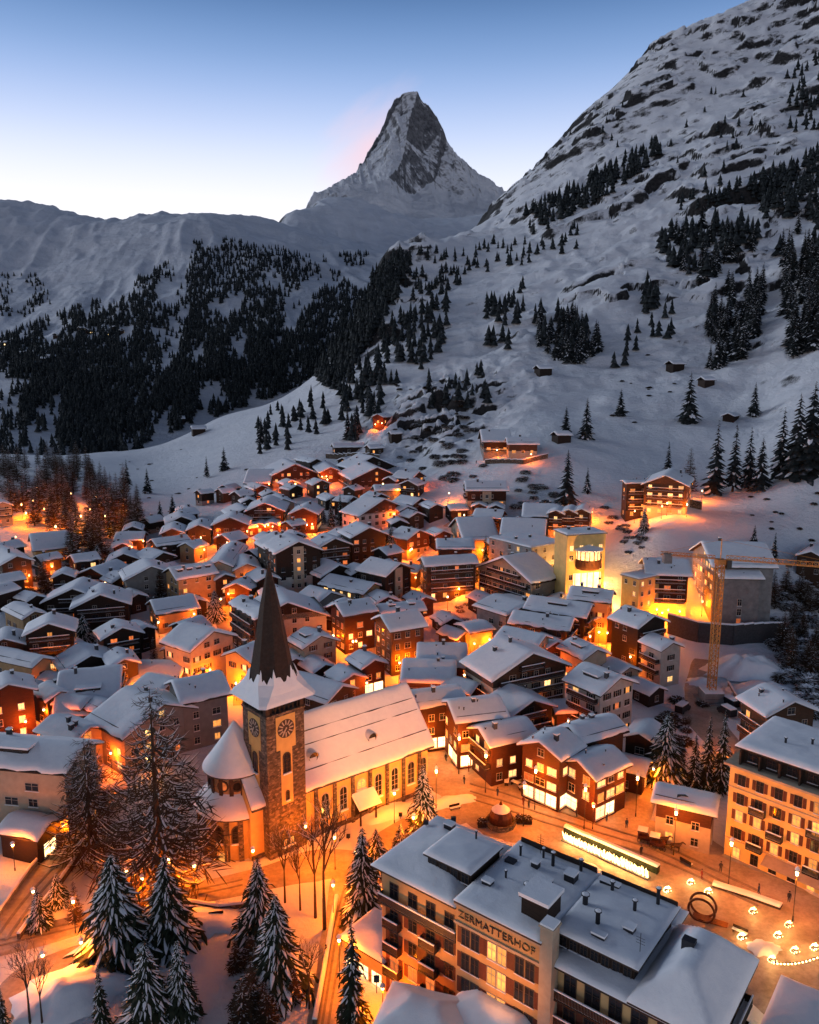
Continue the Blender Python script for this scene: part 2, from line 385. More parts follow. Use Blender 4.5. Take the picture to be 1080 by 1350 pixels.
def relief_valley(f):
    x, y, D = f.xx, f.yy, f.yy
    hill = smooth(f.z, 26, 70) * smooth(D, 250, 380)
    r = (fbm(x / 60, y / 60, 5, 3) - .5) * 10 * hill
    r += (fbm(x / 14, y / 14, 4, 8) - .5) * 2.6 * hill
    r += (fbm(x / 30 + 3, y / 22 + f.z / 40, 4, 55, True) - .62) * 5.5 * hill * smooth(f.z, 45, 110)
    # ledges of rock that run across the slope
    band = fbm(x / 160 + 4, (y + f.z * .3) / 95, 4, 21)
    step = smooth(band, .50, .535) - .5 * smooth(band, .56, .66)
    rocky = smooth(fbm(x / 120, y / 120, 3, 44), .40, .56) * smooth(f.z, 60, 150)
    r += step * 9 * rocky * smooth(D, 380, 800)
    b2 = fbm(x / 40 + 9, (y + f.z * .2) / 26, 4, 33)
    r += smooth(b2, .52, .56) * 5.5 * rocky
    # crag under the terrace, behind the village
    crag = np.exp(-((f.a[:, None] - .045) / .085) ** 2) * np.exp(-((D - 470) / 65) ** 2)
    r += crag * (fbm(x / 16, y / 9, 4, 61, True) - .45) * 22
    r += (fbm(x / 9, y / 9, 4, 5) - .5) * .7 * smooth(D, 60, 120)
    return r
Dv = np.unique(np.r_[np.linspace(28, 420, 200), np.geomspace(420, 3000, 420)])
GR = Field(ctrl, -.76, .86, 640, Dv, relief_valley)
GR.mesh('ground', 'valley_ground')

# ------------------------------------------------------------------ far side of the valley
c2 = []
C2 = {
 -120: [(600, 700), (540, 900), (470, 1250), (420, 1700), (340, 2500), (268, 3300)],
 0: [(600, 700), (540, 900), (470, 1250), (420, 1700), (335, 2500), (268, 3300)],
 60: [(440, 1500), (350, 2400), (272, 3200)],
 130: [(590, 780), (520, 1000), (450, 1320), (400, 1750), (335, 2450), (289, 3150)],
 200: [(580, 830), (470, 1200), (400, 1650), (330, 2350), (284, 3050)],
 250: [(570, 880), (480, 1150), (420, 1500), (330, 2250), (281, 3000)],
 300: [(440, 1350), (350, 2050), (284, 3050)],
 345: [(540, 1000), (460, 1250), (400, 1620), (335, 2200), (300, 2800), (289, 3250)],
 380: [(440, 1350), (350, 2150), (305, 3000), (279, 3800)],
 410: [(330, 2500), (300, 3500), (275, 4500)],
 450: [(470, 1200), (400, 1650), (345, 2400), (310, 3600), (283, 5000)],
 550: [(400, 1500), (345, 2500), (315, 3900), (300, 5200)],
 650: [(350, 2300), (310, 3900), (290, 5200)],
 760: [(350, 2300), (300, 3900), (270, 5200)],
}
for px, L in C2.items():
    for py, D in L: c2.append((px, py, D))
    a, e = ray(px, L[-1][0]); D = L[-1][1]
    for k, de in ((1.15, .03), (1.5, .09)): c2.append((a, D * k, HC + (e - de) * D * k, 0))
def relief_hill(f):
    x, y = f.xx, f.yy
    r = (fbm(x / 420, y / 420, 5, 11) - .5) * 120 * smooth(y, 800, 2400) * .55
    r += (fbm(x / 90 + y / 400, y / 300, 4, 15, True) - .6) * 26 * smooth(y, 900, 1500)   # gullies
    r += (fbm(x / 60, y / 60, 4, 12) - .5) * 9
    return r
D2 = np.geomspace(560, 7800, 420)
HL = Field(c2, -.68, .30, 420, D2, relief_hill)
HL.mesh('hills', 'hill_ground')

# ------------------------------------------------------------------ the peak
c3 = []
def pk(*q): c3.extend(q)
pk((534, 124, 8500), (522, 129, 8470), (518, 148, 8430), (505, 164, 8400), (498, 186, 8370), (490, 200, 8330), (470, 220, 8260), (440, 243, 8120), (425, 262, 7900), (414, 257, 7600), (400, 276, 7500), (370, 290, 7400),
   (550, 129, 8490), (567, 148, 8500), (580, 166, 8500), (588, 188, 8510), (600, 204, 8530), (618, 224, 8560), (640, 236, 8600), (665, 248, 8650), (690, 262, 8700), (730, 280, 8750),
   # the ridge that comes towards us
   (541, 150, 8330), (545, 180, 8150), (552, 212, 7950), (562, 244, 7680), (574, 272, 7380), (588, 296, 7000), (600, 312, 6500),
   # left face, right face
   (516, 190, 8240), (508, 225, 8060), (480, 250, 7850), (500, 270, 7450), (450, 280, 7300), (540, 262, 7560), (470, 300, 6700), (420, 300, 6500),
   (572, 190, 8330), (590, 225, 8250), (610, 250, 8080), (640, 270, 7850), (600, 282, 7500), (650, 292, 7300), (690, 292, 7400), (640, 306, 6700), (690, 310, 6600),
   (370, 330, 5200), (450, 330, 5200), (540, 330, 5200), (640, 330, 5200), (730, 330, 5200))
for px, py, D in ((534, 124, 8500), (498, 186, 8370), (440, 243, 8120), (414, 257, 7600), (370, 290, 7400), (588, 188, 8510), (618, 224, 8560), (665, 248, 8650), (730, 280, 8750)):
    a, e = ray(px, py)
    for k, de in ((1.02, .02), (1.08, .09), (1.18, .2)): c3.append((a, D * k, HC + (e - de) * D * k, 0))
from mathutils.geometry import delaunay_2d_cdt
PKC = [[(520, 131, 8480), (534, 124, 8500), (551, 129, 8490)],
 [(520, 131, 8480), (518, 150, 8440), (503, 165, 8420), (497, 190, 8360), (470, 222, 8250), (438, 246, 8100), (427, 266, 7880), (414, 250, 7640), (401, 279, 7540), (370, 297, 7400), (330, 310, 7300)],
 [(534, 124, 8500), (542, 152, 8330), (535, 178, 8120), (529, 205, 7930), (512, 238, 7600), (492, 268, 7250), (474, 300, 6600)],
 [(551, 129, 8490), (568, 148, 8500), (584, 172, 8510), (590, 192, 8520), (604, 207, 8540), (626, 226, 8580), (656, 243, 8640), (692, 264, 8720), (735, 282, 8760)],
 [(370, 330, 5200), (450, 330, 5200), (540, 330, 5200), (640, 330, 5200), (735, 330, 5200)],
 [(440, 286, 7000)], [(556, 212, 8270), (572, 245, 8150), (594, 268, 7950), (600, 292, 7300)], [(650, 285, 7600), (628, 262, 8150)], [(540, 285, 7350), (548, 256, 7900)], [(680, 304, 6600)]]
PB = [(534, 124, 8500), (497, 190, 8360), (438, 246, 8100), (370, 297, 7400), (330, 310, 7300), (590, 192, 8520), (626, 226, 8580), (692, 264, 8720), (735, 282, 8760)]
def relief_peak(f):
    V = []; E = []
    for ch_ in PKC:
        o = len(V)
        for px, py, D in ch_: a, e = ray(px, py); V.append((a * D, D, HC + e * D))
        E += [(o + i, o + i + 1) for i in range(len(ch_) - 1)]
    for px, py, D in PB:
        a, e = ray(px, py)
        V.append((a * D * 1.12, D * 1.12 + 40, HC + (e - .12) * D * 1.12))
    vo, eo, fo, vi, ei, fi = delaunay_2d_cdt([Vector(v[:2]) for v in V], E, [], 0, 1e-3)
    zz = [V[q[0]][2] for q in vi]; x, y = f.xx, f.yy; zl = f.z.copy()
    for t_ in fo:
        (x0, y0), (x1, y1), (x2, y2) = [vo[i] for i in t_[:3]]; z0, z1, z2 = [zz[i] for i in t_[:3]]
        d = (y1 - y2) * (x0 - x2) + (x2 - x1) * (y0 - y2)
        if abs(d) < 1e-6: continue
        l0 = ((y1 - y2) * (x - x2) + (x2 - x1) * (y - y2)) / d; l1 = ((y2 - y0) * (x - x2) + (x0 - x2) * (y - y2)) / d; l2 = 1 - l0 - l1
        m_ = (l0 >= -1e-6) & (l1 >= -1e-6) & (l2 >= -1e-6)
        zl[m_] = (l0 * z0 + l1 * z1 + l2 * z2)[m_]
    k = smooth(zl, 1300, 2100)
    r = (zl - f.z) * .92
    r += (fbm(x / 420, y / 420, 6, 71, True, .55) - .62) * 150 * (.35 + .65 * k)
    r += (fbm(x / 80 + y / 700, y / 800, 4, 79, True) - .6) * 46 * k      # couloirs that run down
    r += (fbm(x / 130 + zl / 300, y / 260, 5, 75, True) - .6) * 50 * (.2 + .8 * k)
    r += (fbm(zl / 70 + x / 400, y / 700, 3, 77) - .5) * 14 * k
    return r
D3 = np.unique(np.r_[np.linspace(5000, 7200, 110), np.linspace(7200, 8800, 460), np.linspace(8800, 10000, 30)])
PKF = Field(c3, -.20, .20, 520, D3, relief_peak, lam=1e-7)
PKF.mesh('mountain', 'peak_ground')
# ------------------------------------------------------------------ window, balcony, chimney kit (meshes shared between copies)
def window_mesh(w, h, pane, frame='frame_paint', muntin=True, sh=None):
    """in the plane x (across) z (up), y pointing out of the wall"""
    mb = MB(); t_ = .09
    mb.box(-w / 2 - t_, w / 2 + t_, 0, .09, -t_, 0); mb.box(-w / 2 - t_, w / 2 + t_, 0, .07, h, h + t_)
    mb.box(-w / 2 - t_, -w / 2, 0, .07, 0, h); mb.box(w / 2, w / 2 + t_, 0, .07, 0, h)
    mb.add([(-w / 2, .03, 0), (w / 2, .03, 0), (w / 2, .03, h), (-w / 2, .03, h)], [(3, 2, 1, 0)], 1)
    if muntin:
        mb.box(-.035, .035, .032, .065, 0, h); mb.box(-w / 2, -.036, .032, .058, h * .62, h * .62 + .05); mb.box(.036, w / 2, .032, .058, h * .62, h * .62 + .05)
    mb.box(-w / 2 - .12, w / 2 + .12, .0, .16, -t_ - .07, -t_ - .004, 2)      # snow on the sill
    return mb.mesh('window', [frame, pane, 'snow'])
WM = {}
def win(w, h, pane, frame='frame_paint', muntin=True):
    k = (round(w, 2), round(h, 2), pane, frame, muntin)
    if k not in WM: WM[k] = window_mesh(w, h, pane, frame, muntin)
    return WM[k]
SHM = {}
def shutter(w, h, parent, x, mat='shutter_paint'):
    k = (round(w, 2), round(h, 2), mat)
    if k not in SHM:
        mb = MB(); mb.box(-w / 2, w / 2, 0, .05, 0, h)
        for i in range(int(h / .16)): mb.box(-w / 2 + .05, w / 2 - .05, .051, .065, .05 + i * .16, .13 + i * .16)
        SHM[k] = mb.mesh('shutter', mat)
    o = link('shutter', SHM[k], parent); o.location = (x, 0.004, 0); return o
def place_on_wall(o, side, l, w, s, z, out=0.0):
    """side: 'a' (x=-l/2), 'b' (x=+l/2), 'p' (y=+w/2), 'n' (y=-w/2); s runs along the wall"""
    if side == 'a': o.location = (-l / 2 - out, s, z); o.rotation_euler = (0, 0, pi / 2)
    elif side == 'b': o.location = (l / 2 + out, s, z); o.rotation_euler = (0, 0, -pi / 2)
    elif side == 'p': o.location = (s, w / 2 + out, z); o.rotation_euler = (0, 0, 0)
    else: o.location = (s, -w / 2 - out, z); o.rotation_euler = (0, 0, pi)
def balcony_mb(width, depth=1.15, rail=1.0, mat_split=True):
    mb = MB(); x = width / 2
    mb.box(-x, x, 0, depth, -.18, 0, 0)
    n = max(3, int(width / .16))
    for i in range(n + 1):
        xx = -x + .05 + i * (width - .1) / n
        mb.box(xx - .055, xx + .055, depth - .07, depth - .03, .08, rail - .05, 0)
    for sx in (-x, x - .06):
        mb.box(sx, sx + .06, .02, depth - .08, .08, rail - .06, 0)
    mb.box(-x, x, depth - .1, depth, rail - .048, rail + .02, 0)
    mb.box(-x + .02, x - .02, depth - .12, depth + .02, rail + .021, rail + .17, 1)   # snow on the rail
    mb.box(-x + .08, x - .08, .01, depth - .12, .001, .10, 1)
    return mb
def chimney(parent, x, y, z, r=.38, h=1.5):
    mb = MB(); mb.box(x - r, x + r, y - r, y + r, z - 1.2, z + h, 0)
    mb.box(x - r - .1, x + r + .1, y - r - .1, y + r + .1, z + h + .001, z + h + .12, 0)
    mb.box(x - r - .06, x + r + .06, y - r - .06, y + r + .06, z + h + .121, z + h + .34, 1)
    return mb.build('chimney', ['roof_slate', 'snow'], parent)
def vent_pipe(parent, x, y, z, h=1.0, r=.16):
    mb = MB(); mb.bar((x, y, z - .6), (x, y, z + h), r, 0, 8); mb.bar((x, y, z + h), (x, y, z + h + .12), r * 1.6, 0, 8); mb.bar((x, y, z + h + .121), (x, y, z + h + .25), r * 1.4, 1, 8, r * .7)
    return mb.build('vent_pipe', ['metal_dark', 'snow'], parent)
def roof_slab(L, W, ridge, pitch, t_=.24):
    """two timber slabs meeting at the ridge, as one closed shape"""
    mb = MB(); y = W / 2; e = ridge - y * pitch
    for x in (-L / 2,):
        sec = [(-y, e), (0, ridge), (y, e), (y, e - t_), (0, ridge - t_), (-y, e - t_)]
        vs = [(-L / 2, a, b) for a, b in sec] + [(L / 2, a, b) for a, b in sec]
        mb.add(vs, [(0, 1, 7, 6), (1, 2, 8, 7), (2, 3, 9, 8), (3, 4, 10, 9), (4, 5, 11, 10), (5, 0, 6, 11), (5, 4, 1, 0), (4, 3, 2, 1), (6, 7, 10, 11), (7, 8, 9, 10)])
    return mb
def roof_snow(L, W, ridge, pitch, th=.5, seed=0, nx=None, ny=None, bite=0.0):
    rs = np.random.RandomState(seed); nx = nx or max(8, int(L / .9)); ny = ny or max(10, int(W / .9)); ny += ny % 2
    u = np.linspace(-1, 1, nx + 1); v = np.linspace(-1, 1, ny + 1)
    u = np.sign(u) * (1 - (1 - np.abs(u)) ** 1.35); v = np.sign(v) * (1 - (1 - np.abs(v)) ** 1.35)
    U, V = np.meshgrid(u, v, indexing='ij'); ox, oy = rs.rand(2) * 90; X = U * (L / 2 + .06)
    b_ = rs.rand() ** 2 * .7; bt = (fbm(np.stack([u * L / 2, u * L / 2]) / 1.6 + ox, np.array([[0.], [40.]]) + oy, 3, seed % 53) - .35).clip(0) * 2.2 * b_
    Y = V * (W / 2 + .08 - np.where(V < 0, bt[0][:, None], bt[1][:, None]))
    ex = np.clip((1 - np.abs(U)) * L / 2 / .55, 0, 1); ey = np.clip((1 - np.abs(V)) * W / 2 / .6, 0, 1)
    edge = np.sqrt(np.clip(1 - (1 - ex) ** 2, 0, 1)) * np.sqrt(np.clip(1 - (1 - ey) ** 2, 0, 1))
    nzz = fbm(X / 2.3 + ox, Y / 2.3 + oy, 3, seed % 97) - .5
    nz2 = fbm(X / 5 + oy, Y / 5 + ox, 2, seed % 89) - .5
    Z = ridge - np.sqrt(Y * Y + .25) * pitch + .5 * pitch * .6 + th * (.35 + .65 * edge) + (nzz * .22 + nz2 * .28) * edge
    Zb = ridge - np.abs(Y) * pitch + .004 - (np.abs(Y) > W / 2) * .03
    vs = [tuple(p) for p in np.stack([X, Y, Z], 2).reshape(-1, 3)]; k = ny + 1
    fs = [(i * k + j, (i + 1) * k + j, (i + 1) * k + j + 1, i * k + j + 1) for i in range(nx) for j in range(ny)]
    rim = [i * k for i in range(nx + 1)] + [nx * k + j for j in range(1, ny + 1)] + [i * k + ny for i in range(nx - 1, -1, -1)] + [j for j in range(ny - 1, 0, -1)]
    o = len(vs)
    fl = np.stack([X * .995, Y * .99, Zb], 2).reshape(-1, 3)
    vs += [tuple(fl[i]) for i in rim]; n = len(rim)
    fs += [(rim[i], o + i, o + (i + 1) % n, rim[(i + 1) % n]) for i in range(n)]
    mb = MB(); mb.add(vs, fs); return mb

STY = {  # lower wall, upper wall
 'D': ('dark_wood', 'dark_wood'), 'R': ('red_wood', 'red_wood'), 'B': ('brown_wood', 'brown_wood'), 'P': ('cream_plaster', 'cream_plaster'), 'G': ('grey_plaster', 'grey_plaster'),
 'T': ('tan_plaster', 'tan_plaster'), 'Y': ('yellow_plaster', 'yellow_plaster'), 'M': ('grey_plaster', 'dark_wood'), 'N': ('cream_plaster', 'red_wood'), 'W': ('white_plaster', 'dark_wood'), 'C': ('concrete', 'concrete'),
 'Q': ('white_plaster', 'white_plaster'), 'O': ('cream_plaster', 'brown_wood')}
def solve(A, B, C, h, pitch):
    mid = ((A[0] + B[0]) / 2, (A[1] + B[1]) / 2)
    p = GR.hit(mid[0], mid[1], h)
    zr = p.z + h
    def on(q):
        a, e = ray(*q); D = (zr - HC) / e if abs(e) > 1e-4 else 1e9
        if not 20 < D < 3000: D = p.y
        return Vector((a * D, D, zr))
    a3, b3 = on(A), on(B)
    d = (b3 - a3); L = d.length; d.normalize()
    if L > 34: L = 34
    best = None
    for s in (1, -1):
        n = Vector((-d.y, d.x, 0)) * s
        for k in range(15, 160):
            w = k * .1; q = a3 + n * w - Vector((0, 0, w * pitch)); X, Y = proj(*q); dd = math.hypot(X - C[0], Y - C[1])
            if best is None or dd < best[0]: best = (dd, w, s)
    W = min(24.0, max(6.0, 2 * best[1]))
    L = max(L, 7.5, min(12.5, .8 * W))
    ctr = a3 + d * (L / 2)
    W *= 1.07; L *= 1.07
    return Vector((ctr.x, ctr.y, zr - h)), math.atan2(d.y, d.x), L, W, best[0]

FOOT = []       # footprints, so that trees and lamps keep clear of houses
HOUSES = []
def facing(side, rz, loc):
    n = {'a': (-1, 0), 'b': (1, 0), 'p': (0, 1), 'n': (0, -1)}[side]
    nx, ny = n[0] * cos(rz) - n[1] * sin(rz), n[0] * sin(rz) + n[1] * cos(rz)
    v = Vector((-loc.x, -loc.y)).normalized(); return nx * v.x + ny * v.y
def house(A, B, C, h, sty, label, lit=.18, bal='', name=None, pitch=.44, dormer=0, cat=None, group='snow roofed houses of the village', win_gap=2.9, bay='', pane='pane_amber', ch=1, zb=None, glow=0, lw=1.05, lh=1.25, shop=False, snow_th=.5, nowin=False, sides='abpn'):
    loc, rz, L, W, err = solve(A, B, C, h, pitch)
    far = loc.y
    rnd = random.Random(hash((A, B)) & 0xffff)
    name = name or ('chalet' if sty in 'DRBMNOW' else 'house')
    cat = cat or name.split('_')[-1]
    root = empty(name, loc, rz, label, cat, group)
    HOUSES.append((label, loc, L, W, err))
    ov_e = min(1.0, W * .09); ov_g = min(1.0, L * .08)
    l, w = L - 2 * ov_g, W - 2 * ov_e
    FOOT.append((loc.x, loc.y, rz, L, W))
    he = h - .24 - (w / 2) * pitch - .02
    lowm, upm = STY[sty]
    zb = zb if zb is not None else (min(3.2, he * .38) if lowm != upm else 0)
    # walls: lower storey and upper storeys, one closed shell
    mb = MB(); x, y = l / 2, w / 2; zg = h - .26
    def ring(z): return [(-x, -y, z), (x, -y, z), (x, y, z), (-x, y, z)]
    base = -7.0
    q4 = [(0, 1, 5, 4), (1, 2, 6, 5), (2, 3, 7, 6), (3, 0, 4, 7)]
    if zb > 0:
        mb.add(ring(base) + ring(zb), q4, 0); mb.add(ring(zb) + ring(he), q4, 1)
    else: mb.add(ring(base) + ring(he), q4, 1)
    mb.add([(-x, -y, he), (-x, y, he), (-x, 0, zg)], [(1, 0, 2)], 1); mb.add([(x, -y, he), (x, y, he), (x, 0, zg)], [(0, 1, 2)], 1)
    wall = mb.build('wall', [lowm, upm], root)
    roof = roof_slab(L, W, h, pitch).build('roof', 'roof_timber', root)
    roof_snow(L, W, h, pitch, snow_th * rnd.uniform(.85, 1.15), rnd.randrange(9999)).build('snow_cover', 'snow', roof, True)
    for i in range(ch):
        sx = rnd.choice((-1, 1)); yy = sx * rnd.uniform(.6, W * .22)
        chimney(roof, rnd.uniform(-.3, .3) * L, yy, h - abs(yy) * pitch, rnd.uniform(.28, .42), rnd.uniform(1.0, 1.7))
    if W > 9 and rnd.random() < .6:
        yy = rnd.choice((-1, 1)) * W * .28; vent_pipe(roof, rnd.uniform(-.35, .35) * L, yy, h - abs(yy) * pitch + .35, .7, .12)
    if dormer:
        side = -1 if facing('n', rz, loc) > 0 else 1
        for i in range(dormer):
            cx_ = (i + .5) / dormer * l - l / 2; yy = side * W * .27; z0 = h - abs(yy) * pitch
            dm = MB(); dw = .8 if dormer > 1 else min(2.6, l * .22); y0, y1 = sorted((yy, yy - side * 2.2)); dm.box(cx_ - dw, cx_ + dw, y0, y1, z0 - .8, z0 + 1.1, 0)
            dm.box(cx_ - dw - .2, cx_ + dw + .2, y0 - .2, y1 + .2, z0 + 1.101, z0 + 1.2, 0); dm.box(cx_ - dw - .22, cx_ + dw + .22, y0 - .22, y1 + .22, z0 + 1.201, z0 + 1.55, 1)
            dz = dm.build('dormer', ['roof_timber', 'snow'], roof)
            wn = link('window', win(dw * 1.2, .6, 'dark_glass', 'dark_frame'), dz); wn.location = (cx_, yy + side * .003, z0 + .25); wn.rotation_euler = (0, 0, 0 if side > 0 else pi)
    for side_ in (-1, 1):
        if rnd.random() < .45:
            mb = MB(); yy = side_ * (W / 2 - rnd.uniform(.7, 1.3)); z0 = h - abs(yy) * pitch; mb.box(-L / 2 + .5, L / 2 - .5, yy - .05, yy + .05, z0 - .05, z0 + snow_th * 1.02 + .12); mb.build('snow_guard', 'roof_slate', roof)
    for k in range(rnd.choice((0, 1, 1, 2, 3)) if W > 7 else 0):
        yy = rnd.choice((-1, 1)) * W * rnd.uniform(.08, .36); vent_pipe(roof, rnd.uniform(-.42, .42) * L, yy, h - abs(yy) * pitch + .3, rnd.uniform(.35, .8), rnd.uniform(.08, .16))
    if not bal and sty in 'DRBMN' and h > 7.5 and rnd.random() < .55 and not shop: bal = 'g'
    shut_ = (rnd.choice(('shutter_paint', 'dark_wood')) if far < 235 and (sty in 'PGTQYO' and rnd.random() < .7) else None)
    panes = ['pane_amber', 'pane_red', 'pane_warm']
    for side in 'abpn':
        fc = facing(side, rz, loc)
        if fc < .08 or side not in sides: continue
        gable = side in 'ab'; span = (w if gable else l)
        n = max(1, int((span - 1.2) / win_gap)); gap = (span - .6) / n
        z = 1.0; st = 0
        fl = []
        while True:
            top = z + lh + .35
            lim = (lambda s: he + (w / 2 - abs(s)) * pitch - .35) if gable else (lambda s: he - .1)
            if top > lim(0): break
            fl.append(z); z += 2.75; st += 1
        jx = rnd.uniform(-.3, .3)
        for k, z in enumerate(fl):
            if nowin: break
            for i in range(n):
                s = -span / 2 + .3 + gap * (i + .5) + jx * .5
                if z + lh + .3 > lim(abs(s) + lw / 2): continue
                if rnd.random() < .13: continue
                lp = lit * (1.6 if k == 0 else 1)
                r_ = rnd.random()
                ww = lw * rnd.choice((1, 1, 1, 1.5))
                if shop and k == 0: pn = 'pane_shop'; ww = min(gap - .3, 2.6); hh = 2.1; zz = z - .35
                else: hh = lh; zz = z; pn = (pane if rnd.random() < .55 else rnd.choice(panes)) if r_ < lp else 'dark_glass'
                o = link('window', win(ww, hh, pn, 'frame_paint' if (upm != 'dark_wood' or rnd.random() < .5) else 'dark_frame', ww > .9), root); place_on_wall(o, side, l, w, s, zz, .004)
                if shut_ and pn != 'pane_shop' and ww < 1.2 and gap > 2.3:
                    for q_ in (-1, 1): shutter(ww * .46, hh, o, q_ * (ww * .74 + .13), shut_)
        if bal and ((gable and 'g' in bal and side == ('a' if facing('a', rz, loc) > facing('b', rz, loc) else 'b')) or (not gable and 's' in bal)):
            for k, z in enumerate(fl):
                if k == 0 and len(fl) > 1: continue
                wd = span * .86
                if gable:
                    av = (he + w / 2 * pitch - (z + 1.2)) / pitch * 2
                    wd = min(wd, av - 1.0)
                if wd < 2.4: continue
                o = balcony_mb(wd).build('balcony', ['roof_timber' if 'plaster' not in upm else 'dark_wood', 'snow'], root)
                place_on_wall(o, side, l, w, 0, z - .55, .005)
        if bay and side in bay:
            mb = MB(); bw = min(1.7, span * .14); mb.box(-bw, bw, 0, .35, base, (he - .2) if not gable else he + w / 2 * pitch * .55)
            o = mb.build('bay', 'cream_plaster', root); place_on_wall(o, side, l, w, 0, 0, .004)
            for z in fl:
                if z + 1.6 < ((he - .2) if not gable else he + w / 2 * pitch * .55):
                    q = link('window', win(1.0, 1.2, 'pane_amber' if rnd.random() < lit else 'dark_glass'), o); q.location = (0, .354, z)
    return root
